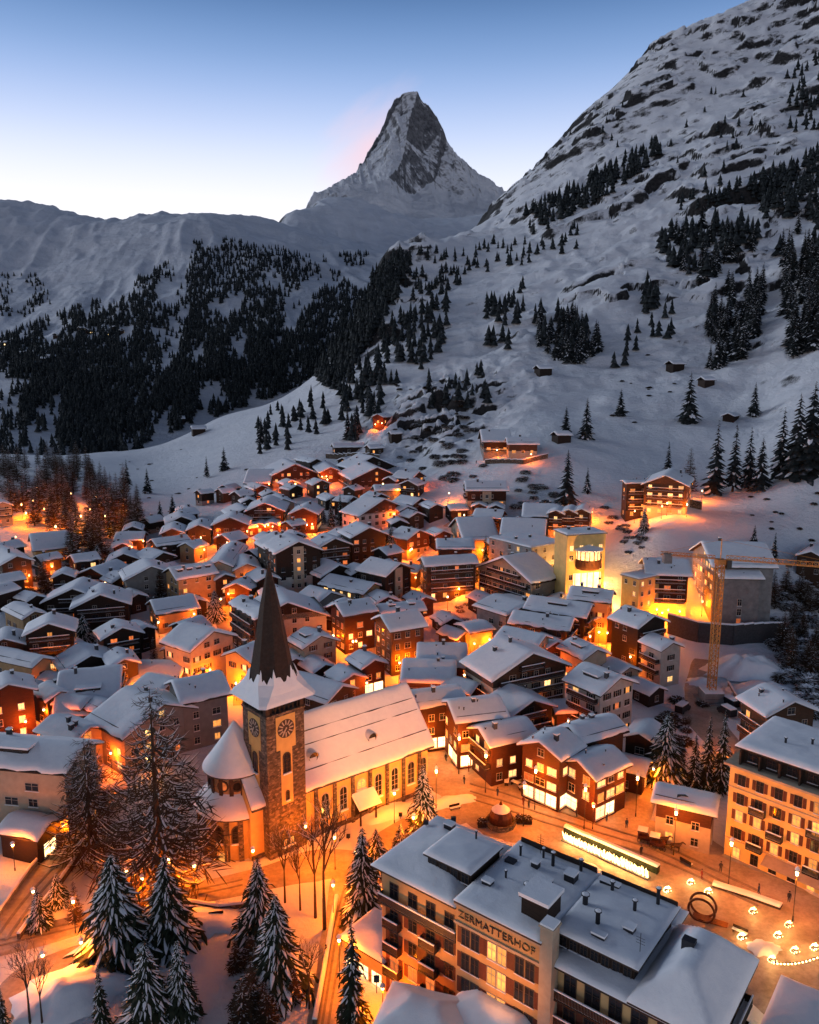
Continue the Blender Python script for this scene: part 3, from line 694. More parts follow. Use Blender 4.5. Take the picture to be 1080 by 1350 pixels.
# ------------------------------------------------------------------ the village, house by house: ridge end, other ridge end, eave corner
VILLAGE = [
 # upper left cluster
 ((96,776),(104,768),(55.5,796),10,'M','dark chalet on the valley edge with three stacked lit windows under a long roof',dict(lit=.45,pane='pane_amber')),
 ((132,784),(134,776),(94.5,803.5),11,'D','black gabled chalet with many pale panes and two short chimneys by snowy firs',dict(lit=.12,ch=2)),
 ((161,827.5),(152,817.5),(133,842),10.5,'D','dark chalet with scattered red windows on its gable, snow roof worn at the ridge',dict(lit=.4,pane='pane_red')),
 ((18.5,794),(45,806),(7,809),9,'T','tan walled chalet with a broad plain roof beside bare dark bushes',dict(lit=.1)),
 ((64,822),(69,808),(30.5,839.6),13,'M','tall chalet with a double snow roof, pale plaster flank and one glowing window',dict(lit=.3,bal='g')),
 ((5,842),(9,827),(39,851),9,'B','brown chalet at the edge of the village below the bushy slope',dict(lit=.1)),
 ((54.5,867),(-20,851),(53.5,886),8.5,'T','long tan house with a smooth snow roof and few small windows',dict(lit=.02,ch=0)),
 ((11,902),(8,890),(48.5,909),12.5,'R','red lit wooden house with big glowing panes beside the dark street corner',dict(lit=.75,pane='pane_warm',bal='')),
 ((120,864),(113,856),(79,880),8.5,'M','dark chalet with one chimney on the ridge and a grey plaster flank',dict(lit=.12)),
 ((164,869),(154,854),(185,872),9,'B','brown chalet with pointed snow roof next to the orange alley',dict(lit=.25)),
 ((159,878.5),(111,883),(166,891),10,'D','black chalet with a long roof dormer facing the church',dict(lit=.12,dormer=1)),
 ((80,911),(64,901.7),(60,924),8,'D','low black chalet with a small window beside the red lit house',dict(lit=.15)),
 ((118.5,921),(95,916.5),(109,935),7,'B','small brown cabin with a thin pink edged roof',dict(lit=.2,ch=0)),
 ((117.6,958.5),(68.5,943),(95,979),9,'G','grey gabled house with a cluster of chimneys on its bluish roof',dict(lit=.08,ch=3)),
 ((215,928),(167,905.5),(156,964),12,'G','wide grey house with a steep snow roof and an orange lit flank',dict(lit=.35,ch=2,pane='pane_warm')),
 ((228,898.5),(291,886),(247.6,924.4),13,'G','grey stone house with a big chimney, between the church tower and the fir branches',dict(lit=.3,ch=1)),
 ((227,898),(200,890),(200,918),9,'G','lower grey wing with a snow roof against the stone house with big chimney',dict(lit=.2,ch=0)),
 ((281,832),(245,821.6),(245.7,852),13,'P','pale plaster house with a very wide snow roof and yellow staircase windows',dict(lit=.35,pane='pane_warm',ch=0,win_gap=2.6)),
 ((312,858),(350,842),(301,887),11,'Y','orange lit house with a bluish roof right against the church spire',dict(lit=.3)),
 ((352,806),(318,786),(341,825),13,'D','dark balconied house behind the spire with snow lined balconies',dict(lit=.1,bal='s',ch=2)),
 ((379,794),(365,775),(431,814),12.5,'W','house with white plaster gable and long sloping verge just past the spire tip',dict(lit=.18,zb=9)),
 ((199.5,792),(254,784),(213,808),8,'T','small tan house with one bright window and a dormant bare tree in front',dict(lit=.25,ch=0)),
 ((224,749),(277,741),(231,765.5),11,'T','large tan house with four dormers along its roof',dict(lit=.12,dormer=4)),
 ((199.5,746.7),(193,738),(164,764),11,'G','grey gabled house half hidden by fir trees with one lit window',dict(lit=.08)),
 ((165,757),(150,752),(149,770),7,'D','little dark chalet beside the grey gabled house under firs',dict(lit=.05)),
 ((163,730),(166,722),(187,735.5),8,'R','red glowing gable with two lamps at the edge of the wood',dict(lit=.6,pane='pane_red')),
 ((215,728.5),(194,722),(196.7,737),8,'B','brown chalet with lit gable windows and a single long roof',dict(lit=.4)),
 ((201,711),(245,705),(208,720),8,'D','long dark chalet with its broad roof towards the meadow',dict(lit=.08,ch=1)),
 ((245,716),(264,711),(254,726),7,'T','low tan annex with a pinkish front beside the long dark chalet',dict(lit=.2,ch=0)),
 ((154,702),(191,701),(152,713),7,'R','long low red glowing hall with a flat snow roof beside the wood',dict(lit=.7,pane='pane_red',ch=0)),
 ((174.5,694),(177,688),(161,699),7,'D','small dark gable with snow roof above the low red hall',dict(lit=.1,ch=0)),
 ((227,696.7),(230,688),(210.5,704),8,'O','chalet with a knobbly snow roof beside the snow covered lane to the meadow',dict(lit=.1)),
 ((239,681),(236,674),(218,689),8,'D','dark chalet at the outer edge of the village below the snowy meadow',dict(lit=.1)),
 ((262,692),(266,683),(245,699),8,'D','black gabled chalet next to the orange fronted chalet',dict(lit=.05)),
 ((303,682),(308,674),(278,691),9.5,'R','orange fronted chalet with a bright lamp under its gable',dict(lit=.5,pane='pane_warm')),
 ((289,739),(309,714),(267,738),9,'P','house with a wide three way snow roof and tall chimney amid the village',dict(lit=.06,ch=2)),
 ((326,743),(320,731),(345,750),8,'G','grey gabled house with leaded front window beside the spire top',dict(lit=.25)),
 ((312,769),(322,762),(330,781),7,'R','red lit chalet with white edged gable beside the glowing lane',dict(lit=.5,pane='pane_red')),
 ((393.5,714),(378,703),(362,730),16,'W','tall dark chalet block with a pale plaster bay and double roof',dict(lit=.06,bay='a',zb=4.5)),
 ((376,709),(364,703),(350,722),14,'D','dark block tucked behind the tall chalet with plaster bay',dict(lit=.05,ch=2)),
 ((441.7,710),(427,703),(418.5,723),10.5,'B','chalet with a stack of red windows next to the tall block with bay',dict(lit=.5,pane='pane_red')),
 ((487,695.5),(470,688),(463,708.5),12,'D','black square chalet with rows of pale shuttered panes',dict(lit=.05,win_gap=2.4,bal='')),
 ((400,669.6),(408,662),(380.5,677),9.5,'R','glowing orange chalet with white framed windows below the sledging slope',dict(lit=.5,pane='pane_warm')),
 ((349,663),(356,653),(375,675),10,'R','red chalet with dark balconies next to the glowing orange chalet',dict(lit=.35,bal='g')),
 ((374,657.6),(364,651),(390,664),7,'P','pale gabled house standing over the red chalet',dict(lit=.15)),
 ((341.7,690),(346,685),(352,695),4.5,'R','small red hut, one of a pair with twin gables',dict(lit=.3,ch=0)),
 ((357.5,689),(361,684),(367,694),5,'R','brightest of the small red huts with twin gables',dict(lit=.5,ch=0,pane='pane_warm')),
 ((315,692),(334,689),(318,698),5,'R','low red lit garage house next to the twin gabled huts',dict(lit=.4,ch=0)),
 ((322,671),(312,664),(302,680),8,'D','dark chalet beside a lone fir below the red tower house',dict(lit=.1)),
 ((328,619),(354,619),(331,631),10,'R','red tower house with steep white roof at the meadow edge',dict(lit=.4,pane='pane_red')),
 ((389,612),(374,605),(356,620),9.5,'N','chalet with half timbered front above the lit sledging slope',dict(lit=.3)),
 ((417,605),(397,601),(408,610),7,'D','small black chalet behind the half timbered chalet',dict(lit=.05,ch=0)),
 ((436,616),(425,607),(420,621),6.5,'R','little red glowing hut at the top of the lit sledging slope',dict(lit=.5,ch=0)),
 ((492,602),(474,598),(457,609),8,'D','dark chalet in the upper row under the long terrace building',dict(lit=.1)),
 ((497,616),(479,608),(452,630),10,'M','chalet with plaster corner and dark balconies near the sledging slope',dict(lit=.08,bal='s')),
 ((439,585),(478,584),(441,590),5.5,'D','long dark terrace building on a retaining wall at the slope foot',dict(lit=.2,ch=0)),
 ((484,587),(503,586),(487,592),5,'B','short brown building at the end of the terrace',dict(lit=.15,ch=0)),
 ((513,629),(536,625),(506,637),6.5,'N','orange lit gabled house high in the village',dict(lit=.4)),
 ((552,622),(526,620),(560,629),8,'B','brown chalet with lit balcony at the top corner of the village',dict(lit=.3,bal='g')),
 ((493,640),(526,639),(497,647),6.5,'P','low pale house with a pink lit front and a flat roof',dict(lit=.5,ch=0)),
 ((506.7,658),(482,653),(461.7,675),11,'W','big chalet with a stepped gable and white lower storeys',dict(lit=.06,zb=6)),
 ((555,657),(529,653),(543,664),7,'D','low black chalet with a sagging snow roof in the upper village',dict(lit=.03,ch=0)),
 ((553,699),(534,695),(535.5,710),9,'N','red glowing chalet beside the illuminated tree',dict(lit=.45,pane='pane_red')),
 ((614,634.5),(667,634.5),(618,646),9.5,'N','red wooden house with pale bay and curved balconies under the rocky slope',dict(lit=.3,bay='n',bal='g')),
 ((602,683),(639,682),(594,697),10,'P','pale house with a broad snow roof and glowing forecourt',dict(lit=.2)),
 ((664,673),(628,671),(655,682),8,'B','brown chalet behind the pale house with glowing forecourt',dict(lit=.15,bal='s')),
 ((632,664),(633,660),(642,669),4.5,'D','small dark hut with humped snow cap near the pale bay house',dict(lit=.0,ch=0)),
 ((654,666),(655,662),(665,671),4.5,'D','small dark hut with pointed snow cap beside the humped one',dict(lit=.0,ch=0)),
 ((590,666),(610,665),(587,671),5,'D','dark shed with flat snow roof beside a bright lamp',dict(lit=.2,ch=0)),
 ((576,711),(623,711),(573,724),9,'D','dark modern house with a snowy top deck',dict(lit=.05,ch=1,pitch=.25)),
 ((557,735),(624,731),(553,750),13,'B','balconied block with a red lit corner below the dark modern house',dict(lit=.35,bal='s',pane='pane_red')),
 ((527,743),(489,735),(506,757),12,'D','black gabled house with a tall pale window bay',dict(lit=.05,bay='a')),
 ((447,745),(428,738),(422.6,760),8,'D','low dark chalet with snowy sloped roof and a red side lamp',dict(lit=.15)),
 ((492,769),(436,757),(470,776),8,'T','long house with a yellow lit veranda under its eaves',dict(lit=.6,pane='pane_warm')),
 ((436,781),(413,774),(404,786),6.5,'G','squat grey house with a nearly flat square roof',dict(lit=.08,ch=0)),
 ((443,796),(486,789),(460,808),12.5,'R','red lit corner chalet with many windows over the glowing lane',dict(lit=.45,pane='pane_red',win_gap=2.4)),
 ((503,812),(550,805),(518,830),14,'B','tall corner chalet with a bright orange plaster edge',dict(lit=.15,win_gap=2.5)),
 ((499,798),(556,793),(505,809),10,'D','dark chalet right behind the tall corner chalet with orange edge',dict(lit=.1,dormer=2)),
 ((423,838),(404,828),(398.7,855),10,'P','cream house with lettered gable and a stepped roof',dict(lit=.06,dormer=1)),
 ((390,868),(382,858),(412,877),6,'R','small dark red house with one white lit window against the spire',dict(lit=.3,ch=0)),
 ((429,876),(419,870),(412,886.5),6,'D','small black hut with snowy gable below the cream lettered house',dict(lit=.0,ch=0)),
 ((494,870),(477,860),(475.5,880),8.5,'R','red chalet with fairy lights over the shop front beside the glowing lane',dict(lit=.3,shop=True,win_gap=2.15,bal='')),
 ((466,889),(456,882),(444,898),6.5,'B','low brown house behind the church roof',dict(lit=.1,ch=0)),
 ((450,904),(384,884),(424,922),8,'O','house with a broad bluish metal roof right behind the church',dict(lit=.1,ch=0,snow_th=.25)),
 ((552,848),(611,849),(546,878),10.5,'R','rear half of the large plain roofed house by the orange crossing',dict(lit=.1,ch=1)),
 ((533,870),(600,872),(531,898),9.5,'R','front half of the large plain roofed house with a round vent',dict(lit=.15,ch=2)),
 ((702,861),(668,843),(647,892),15,'O','large chalet hotel with an orange lit front and dark balconies',dict(lit=.4,bal='gs',pane='pane_warm',zb=8.5,ch=2)),
 ((718,838),(665,826),(703,849),10.5,'P','house with an orange lit gable behind the large chalet hotel',dict(lit=.3,ch=0)),
 ((755,816),(679,806),(744,830),10.5,'D','long dark house with one bright square window under the eaves',dict(lit=.12,bal='g',ch=2)),
 ((779,797),(701,786),(762,810),11,'D','long dark house with lit gable windows and a recessed roof terrace',dict(lit=.25,dormer=1,bal='g')),
 ((693,797),(655,786),(668,811),9,'C','dark modern house with a snow slab floating over its roof',dict(lit=.1,pitch=.2)),
 ((642,820),(610,825),(652,830),7,'P','low house with an orange lit corner and flat roof',dict(lit=.3,pitch=.2,ch=0)),
 ((597,815),(588,809),(583,826),4.5,'D','little black shed among the snow heaps in mid village',dict(lit=.0,ch=0)),
 ((808,779),(754,773.5),(799.5,793.7),13,'T','house with an orange lit flank in front of the bright yellow block',dict(lit=.2,ch=2,dormer=1)),
 ((862,812),(823.5,799),(840,827),13.5,'D','black cubic chalet with rows of dim windows and one tall chimney',dict(lit=.1,win_gap=2.4,bal='')),
 ((887,847),(865,838),(873,859),11,'Q','narrow house with a pale gable and dark side balconies',dict(lit=.05,bal='s')),
 ((787,856),(753,841),(771,872),9.5,'P','pale house with bent snow roof and a skewed dormer',dict(lit=.05,dormer=1)),
 ((817,893),(769,874),(790,914),13.5,'Q','tall house with a pale gable and snowy dark balconies along its side',dict(lit=.25,bal='s',dormer=1)),
 ((830,879),(808,869),(809,884),6.5,'P','low pale house tucked behind the tall pale gabled house',dict(lit=.05,ch=0)),
 ((795,813),(790,806),(781,824),7,'R','small orange glowing gable in the alley before the black cube',dict(lit=.6,ch=0,pane='pane_warm')),
 ((532,914),(605,905),(544,934),11.5,'R','long red timber shop house with a bright ground floor beside the church',dict(lit=.3,shop=True,win_gap=2.15,bal='',pane='pane_warm')),
 ((592,925),(657,917.6),(608.5,949.6),12.2,'R','red timber gabled house, second from the church, over the lit shops',dict(lit=.45,shop=True,win_gap=1.9,lw=1.1,pane='pane_warm')),
 ((703,923),(688,914),(667,940),9.5,'D','black gabled barn wedged behind the red shop houses',dict(lit=.03,ch=0)),
 ((728,925),(748,924),(733,935),6,'R','small red lit annex of the black barn',dict(lit=.4,ch=0)),
 ((632.6,960),(694,947),(652,981.5),10,'R','low red timber restaurant with a lit terrace on the square',dict(lit=.5,pane='pane_warm',win_gap=2.1)),
 ((712,978),(741,961),(744,998),12,'R','red timber house with two white lit shop windows on the square',dict(lit=.6,pane='pane_warm',shop=True,win_gap=1.9,lw=1.2)),
 ((762.4,1003),(808,984),(790,1025),10.2,'R','brightest lit corner shop with red timber upper floors on the square',dict(lit=.9,pane='pane_warm',shop=True,win_gap=1.95,lw=1.3,lh=1.4,ch=0)),
 ((752,958),(810,943),(774,975.5),12,'B','brown house with white lit windows in a row behind the corner shop',dict(lit=.5,pane='pane_warm',ch=2)),
 ((843,967),(855,951),(832,975),8,'D','dark gabled house between the corner shop and the tall fir',dict(lit=.1,ch=0)),
 ((855,1005),(834,1000),(841,1015.5),5.5,'R','small red annex at the end of the shop row',dict(lit=.2,ch=0)),
 ((1047,925),(1008,902),(1010.5,943),12,'B','lone brown house with a skylight above the tall hotel',dict(lit=.15,bal='s')),
 ((878,627),(886,618),(846,634),14,'O','large lit chalet with rows of glowing balconies on the upper slope',dict(lit=.65,pane='pane_warm',bal='g')),
 ((822,634),(856,634),(819,641),13,'D','dark box of a house joined to the large lit chalet',dict(lit=.3,bal='s',ch=0,pitch=.15)),
 ((849,736),(906,738),(850,757),14,'N','pink roofed balconied house behind the crane mast',dict(lit=.35,bal='s',pane='pane_red')),
 ((719,685),(664,683),(708,705),12,'N','broad roofed house with red lit balconies beside the grey block',dict(lit=.5,bal='g',pane='pane_red')),
 ((691,664),(725,665),(684,680),9,'P','snowy roofed house next to the row of orange gables',dict(lit=.1,ch=2)),
 ((733,673),(737,667),(724,678),10,'N','first of the three orange gables in a row',dict(lit=.6,bal='g',pane='pane_warm',ch=0)),
 ((750,672),(754,666),(741,678),10,'N','middle one of the three orange gables in a row',dict(lit=.6,bal='g',pane='pane_warm',ch=0)),
 ((767,671),(771,665),(777,677),10,'N','last of the three orange gables, next to the firs',dict(lit=.6,bal='g',pane='pane_warm',ch=0)),
 ((664,735),(697,729),(629.6,748),14,'P','cream house with three dark balconies across its wide gable',dict(lit=.1,bal='g',win_gap=2.6)),
 ((3,662),(-8,655),(16,670),10,'G','grey balconied house at the wood edge',dict(lit=.1,bal='g')),
 ((40,704),(62,702),(30,711),9,'Y','narrow house with yellow lit sides and dark middle below the wood',dict(lit=.2,ch=0)),
 ((22,733),(0,720),(0,744),10,'B','brown house with a purple lit window below the firs',dict(lit=.1)),
 ((121,749),(136,744),(89,764),8,'B','low chalet with a lit gable window above the valley edge',dict(lit=.4)),
 ((634,567),(671,567),(622,575),9.5,'M','dark balconied house on the rocky terrace above the village',dict(lit=.3,bal='s')),
 ((668,577),(708,577),(673,585),7.5,'O','pale fronted house with lit windows on the rocky terrace',dict(lit=.4)),
 ((498,546),(509,545),(491,551),6,'R','tiny red lit hut alone above the terrace building',dict(lit=.6,ch=0)),
 ((1070,727),(1086,715),(1050,740),8,'B','brown gabled chalet under the crane jib',dict(lit=.05)),
 ((245,873),(209,872),(258,881),5.5,'D','low black shed with humps of snow before the pale wide house',dict(lit=.0,ch=0)),
 ((700,768),(730,766),(697,772),6,'C','dark annex with two bright shop windows below the grey block',dict(lit=.7,ch=0,pitch=.15,pane='pane_warm')),
 ((66,1083),(20,1075),(53,1107),6,'D','low cafe with a bright lit front at the street corner',dict(lit=.95,pane='pane_warm',shop=True,ch=0)),
 ((107,981),(-40,969),(82,1018),15.5,'P','long pale block with rows of dark windows beside the large larch',dict(lit=.06,ch=1,win_gap=3.4,dormer=1,lw=1.5)),
 ((946,1053),(866,1035),(927,1073),8.5,'N','lone low house with a star ornament on its roof beside the tall hotel',dict(lit=.25,ch=0,zb=4.5)),
 ((960,545),(968,544),(955,548),3.5,'D','small hut lost on the meadow among firs',dict(lit=0,ch=0,nowin=True)),
]
VILLAGE += [
 ((354,758),(340,749),(340,769),8,'D','dark chalet tucked between the leaded window house and the spire',dict(lit=.2)),
 ((297,757),(286,750),(283,764),7,'B','small brown chalet below the wide three way snow roof',dict(lit=.3,ch=0)),
 ((479,749),(466,742),(463,757),7,'D','small dark chalet right above the veranda house',dict(lit=.2,ch=0)),
 ((561,787),(548,781),(546,793),6,'R','small red lit cabin at the wall with the yellow lamp',dict(lit=.4,ch=0)),
 ((646,786),(634,781),(633,793),5.5,'D','black shed beside the dark modern house with floating snow slab',dict(lit=0,ch=0)),
 ((735,846),(722,839),(722,853),8,'R','red lit chalet filling the alley behind the pale bent roofed house',dict(lit=.4,ch=0)),
 ((630,902),(612,897),(617,911),8,'R','red lit house glimpsed behind the plain roofed house with a round vent',dict(lit=.4,ch=0)),
 ((576,665),(563,660),(566,671),6,'D','small dark chalet under the bushy bank',dict(lit=.15,ch=0)),
 ((538,668),(526,663),(527,675),6,'B','small brown chalet between the stepped gable and the sagging black roof',dict(lit=.2,ch=0)),
 ((48,785),(36,781),(38,793),6,'D','little chalet with a pinkish roof beside the dark bushes',dict(lit=.1,ch=0)),
 ((193,826),(180,820),(180,834),7,'D','dark shed like chalet behind the scattered red window chalet',dict(lit=.1,ch=0)),
 ((101,847),(90,841),(88,855),7,'D','dark low chalet behind the tall double roofed chalet',dict(lit=.1,ch=0)),
 ((85,893),(66,888),(71,900),5,'D','flat snowy shed roof in front of the long tan house',dict(lit=0,ch=0)),
 ((141,927),(128,921),(129,935),7,'B','brown chalet next to the pink edged cabin',dict(lit=.25,ch=0)),
 ((613,834),(598,829),(600,841),6,'D','black hut beside the low house with the orange corner',dict(lit=.1,ch=0)),
 ((868,906),(856,901),(857,912),4.5,'D','little snowed in cabin beside the pale narrow house',dict(lit=.1,ch=0)),
 ((262,790),(250,784),(249,797),6,'B','brown cabin beside the fir in the orange courtyard',dict(lit=.4,ch=0)),
 ((410,722),(398,716),(396,729),7,'D','dark chalet wedged behind the tall block with the plaster bay',dict(lit=.1,ch=0)),
 ((585,700),(572,695),(573,706),6,'D','dark cabin next to the glowing red chalet by the wrapped fir',dict(lit=.2,ch=0)),
 ((150,792),(140,787),(138,798),6,'D','small black chalet hidden behind the many paned black chalet',dict(lit=.1,ch=0)),
 ((90,818),(80,813),(78,824),7,'B','brown chalet between the double roofed chalet and the firs',dict(lit=.2,ch=0)),
 ((182,783),(172,778),(170,789),6,'D','dark chalet below the grey gabled house among firs',dict(lit=.2,ch=0)),
 ((345,640),(333,636),(334,645),6,'D','small dark chalet under the red tower house',dict(lit=.1,ch=0)),
 ((440,655),(428,650),(429,661),5,'D','dark hut at the edge of the lit sledging slope',dict(lit=.1,ch=0)),
 ((668,712),(654,707),(654,719),9,'N','lit chalet in front of the red balconied broad roofed house',dict(lit=.4)),
]
for A, B, C, h, sty, lab, kw in VILLAGE:
    house(A, B, C, h, sty, lab, **kw)
for lab, loc, L_, W_, err in HOUSES:
    if False and err > 7 or L_ > 28 or L_ < 7 or W_ > 20 or W_ < 6: print('CHK %-60s D=%.0f L=%.1f W=%.1f err=%.1f' % (lab[:60], loc.y, L_, W_, err))
# small chalets that fill the gaps between the bigger houses
LANES = [[(575, 985), (553, 945), (542, 905), (535, 880), (500, 862), (455, 845), (440, 838)], [(540, 900), (610, 900), (615, 880), (650, 850), (690, 838)], [(700, 940), (715, 905), (745, 870), (785, 840), (800, 810), (790, 785)],
         [(320, 930), (318, 890), (300, 850), (295, 800), (308, 786)], [(150, 900), (190, 905), (205, 885), (215, 850)], [(345, 715), (370, 702), (420, 700), (440, 700)], [(555, 745), (540, 730), (515, 738), (470, 752)], [(590, 690), (612, 696), (600, 720)]]
LP = [GR.hit(*[a + (b - a) * k / 6 for a, b in zip(L_[i], L_[i + 1])]) for L_ in LANES for i in range(len(L_) - 1) for k in range(7)]
def gap_free(x, y, pad):
    for fx, fy, rz, L_, W_ in FOOT:
        dx, dy = x - fx, y - fy; u = dx * cos(rz) + dy * sin(rz); v = -dx * sin(rz) + dy * cos(rz)
        if abs(u) < L_ / 2 + pad and abs(v) < W_ / 2 + pad: return False
    return all((x - q.x) ** 2 + (y - q.y) ** 2 > (pad + 2.2) ** 2 for q in LP)
VP = [(0, 720), (90, 770), (150, 735), (240, 672), (320, 650), (470, 608), (560, 650), (650, 690), (700, 760), (760, 810), (700, 900), (620, 880), (560, 840), (420, 860), (330, 800), (240, 890), (120, 960), (0, 930)]
def in_poly(x, y, poly):
    c = False; j = len(poly) - 1
    for i in range(len(poly)):
        if (poly[i][1] > y) != (poly[j][1] > y) and x < (poly[j][0] - poly[i][0]) * (y - poly[i][1]) / (poly[j][1] - poly[i][1]) + poly[i][0]: c = not c
        j = i
    return c
rg = random.Random(77); made = 0
for t_ in range(9000):
    if made >= 46: break
    px, py = rg.uniform(0, 760), rg.uniform(610, 960)
    if not in_poly(px, py, VP) or 560 < px < 690 and py < 730: continue
    p = GR.hit(px, py); s_ = rg.uniform(3.2, 4.6)
    if p is None or not gap_free(p.x, p.y, s_ * .88): continue
    rz = rg.choice((-.6, -.35, .5, .75, -1.0)) + rg.uniform(-.12, .12); h = rg.uniform(5.5, 8.0)
    d = Vector((sin(rz), cos(rz), 0)); n_ = Vector((d.y, -d.x, 0)); z = p.z + h
    A = p + Vector((0, 0, h)) - d * s_; B = p + Vector((0, 0, h)) + d * s_; C = A + n_ * s_ - Vector((0, 0, s_ * .44))
    house(proj(*A), proj(*B), proj(*C), h, rg.choice('DDDBBRM'), 'small snow roofed timber chalet squeezed into a gap between larger village houses', lit=rg.choice((.1, .2, .5)), ch=rg.choice((0, 1)), pane=rg.choice(('pane_amber', 'pane_red', 'pane_warm')), group='small chalets filling gaps in the village')
    made += 1

# ------------------------------------------------------------------ the church
def at(px, py, z=0.0):
    a, e = ray(px, py); D = (z - HC) / e; return Vector((a * D, D, z))
PHI = radians(37)
church = empty('church', (-17.5, 116.5, 0), PHI, 'stone church with a yellow lit nave, round choir and dark pointed clock tower', 'church')
def arch_outline(w, h, n=10):
    return [(-w / 2, 0), (w / 2, 0)] + [(w / 2 * cos(pi * i / n), h - w / 2 + w / 2 * sin(pi * i / n)) for i in range(n + 1)]
def arch_window(w, h, pane, parent, name='window', frame='frame_paint'):
    mb = MB(); o1 = arch_outline(w + .36, h + .2); o0 = arch_outline(w, h); n = len(o0)
    vs = [(x, .10, z - (.1 if i < 2 else 0)) for i, (x, z) in enumerate(o1)] + [(x, .10, z) for x, z in o0] + [(x, .0, z - (.1 if i < 2 else 0)) for i, (x, z) in enumerate(o1)] + [(x, .03, z) for x, z in o0]
    fs = []
    for i in range(n):
        j = (i + 1) % n
        fs += [(i, j, n + j, n + i), (2 * n + i, 2 * n + j, j, i), (n + i, n + j, 3 * n + j, 3 * n + i)]
    mb.add(vs, fs, 0); mb.add([(x, .032, z) for x, z in o0], [tuple(range(n - 1, -1, -1))], 1)
    mb.box(-.03, .03, .034, .07, 0, h); 
    for k in range(1, 4): mb.box(-w / 2, w / 2, .034, .06, k * h * .22, k * h * .22 + .05)
    mb.box(-w / 2 - .2, w / 2 + .2, 0, .28, -.34, -.12, 2)
    return mb.build(name, [frame, pane, 'snow'], parent)
NX0, NX1, NW, NE, NR = -9.0, 26.0, 15.2, 9.6, 18.4
npit = (NR - NE + .6) / (NW / 2 + .9)
# nave walls
mb = MB(); x0, x1 = NX0, NX1
sec = [(0, -3), (0, NE + .2), (NW / 2, NR - .5), (NW, NE + .2), (NW, -3)]
vs = [(x0, y, z) for y, z in sec] + [(x1, y, z) for y, z in sec]
mb.add(vs, [(0, 1, 6, 5), (3, 4, 9, 8), (4, 3, 2, 1, 0), (5, 6, 7, 8, 9)], 0)
mb.box(x0, x1 + .06, -.12, -.003, -3, .9, 1)
nave = mb.build('nave_wall', ['yellow_plaster', 'rubble_stone'], church)
for i in range(7):
    xx = 2.6 + i * 3.56
    mb = MB(); mb.box(xx - .3, xx + .3, -.45, -.13, -3, NE - .5, 0); mb.box(xx - .34, xx + .34, -.5, -.12, NE - .499, NE - .3, 1); mb.build('buttress', ['rubble_stone', 'snow'], church)
for i, xx in enumerate((4.4, 7.95, 15.1, 18.6, 22.2, 24.9)):
    o = arch_window(1.35, 4.0, 'dark_glass' if i != 1 else 'dark_glass', church); o.location = (xx, -.004, 3.0); o.rotation_euler = (0, 0, pi)
for yy in (4.0, 11.2):
    o = arch_window(1.2, 3.6, 'dark_glass', church); place_on_wall(o, 'b', 2 * NX1, 0, yy, 3.2, .004)
# porch with a snowy lean-to roof over the side door
mb = MB(); mb.box(10.3, 12.9, -.02, .0, 0, 3.0, 1); mb.box(9.9, 10.15, -2.2, -2.0, -1, 3.1, 0); mb.box(13.05, 13.3, -2.2, -2.0, -1, 3.1, 0)
mb.add([(9.4, -2.8, 3.1), (13.8, -2.8, 3.1), (13.8, -.51, 4.7), (9.4, -.51, 4.7), (9.4, -2.8, 3.35), (13.8, -2.8, 3.35), (13.8, -.51, 4.95), (9.4, -.51, 4.95)], [(3, 2, 1, 0), (0, 1, 5, 4), (1, 2, 6, 5), (3, 0, 4, 7), (2, 3, 7, 6)], 0)
mb.add([(9.3, -2.9, 3.354), (13.9, -2.9, 3.354), (13.9, -.51, 5.0), (9.3, -.51, 5.0), (9.45, -2.75, 3.75), (13.75, -2.75, 3.75), (13.75, -.52, 5.4), (9.45, -.52, 5.4)], [(0, 1, 5, 4), (1, 2, 6, 5), (3, 0, 4, 7), (4, 5, 6, 7)], 2)
mb.build('porch', ['roof_timber', 'dark_wood', 'snow'], church)
o = arch_window(1.6, 1.6, 'pane_amber', church); o.location = (11.6, -.004, 5.6); o.rotation_euler = (0, 0, pi)
# roof of the nave
rl, rc = NX1 - NX0 + 1.0, (NX0 + NX1) / 2 + .4
nroof = roof_slab(rl, NW + 1.8, NR, npit, .3).build('roof', 'roof_slate', church); nroof.location = (rc, NW / 2, 0)
sn = roof_snow(rl, NW + 1.8, NR, npit, .42, 11, 60, 34); sn.v = [(x, y, z - .03) for x, y, z in sn.v]; sn.build('snow_cover', 'snow', nroof, True)
for i, xx in enumerate((-7.5, 4.2)):           # eyelid dormers and snow guards on the slope
    yy = -5.0; z0 = NR - abs(yy) * npit + .35
    mb = MB(); mb.lathe([(.85, -1.4), (.85, .0)], 10, 0, (0, 0)); 
    mb.v = [(v[0], v[2] + .1, v[1]) for v in mb.v]
    mb.add([(.83 * cos(pi * k / 8), -1.28, .83 * sin(pi * k / 8)) for k in range(9)], [tuple(range(8, -1, -1))], 1)
    mb.add([(.95 * cos(pi * k / 8), -1.5, .95 * sin(pi * k / 8)) for k in range(9)] + [(1.0 * cos(pi * k / 8), 1.2, 1.1 * sin(pi * k / 8)) for k in range(9)], [(k, k + 1, k + 10, k + 9) for k in range(8)], 2)
    d = mb.build('dormer', ['roof_slate', 'dark_glass', 'snow'], nroof); d.location = (xx + 2, yy + .3, z0 - .15)
for yy in (-2.5, -4.0, -6.7):
    mb = MB(); z0 = NR - abs(yy) * npit + .36
    mb.box(-rl / 2 + .5, rl / 2 - .5, yy - .06, yy + .06, z0 - .3, z0 + .34); mb.build('snow_guard', 'roof_slate', nroof)
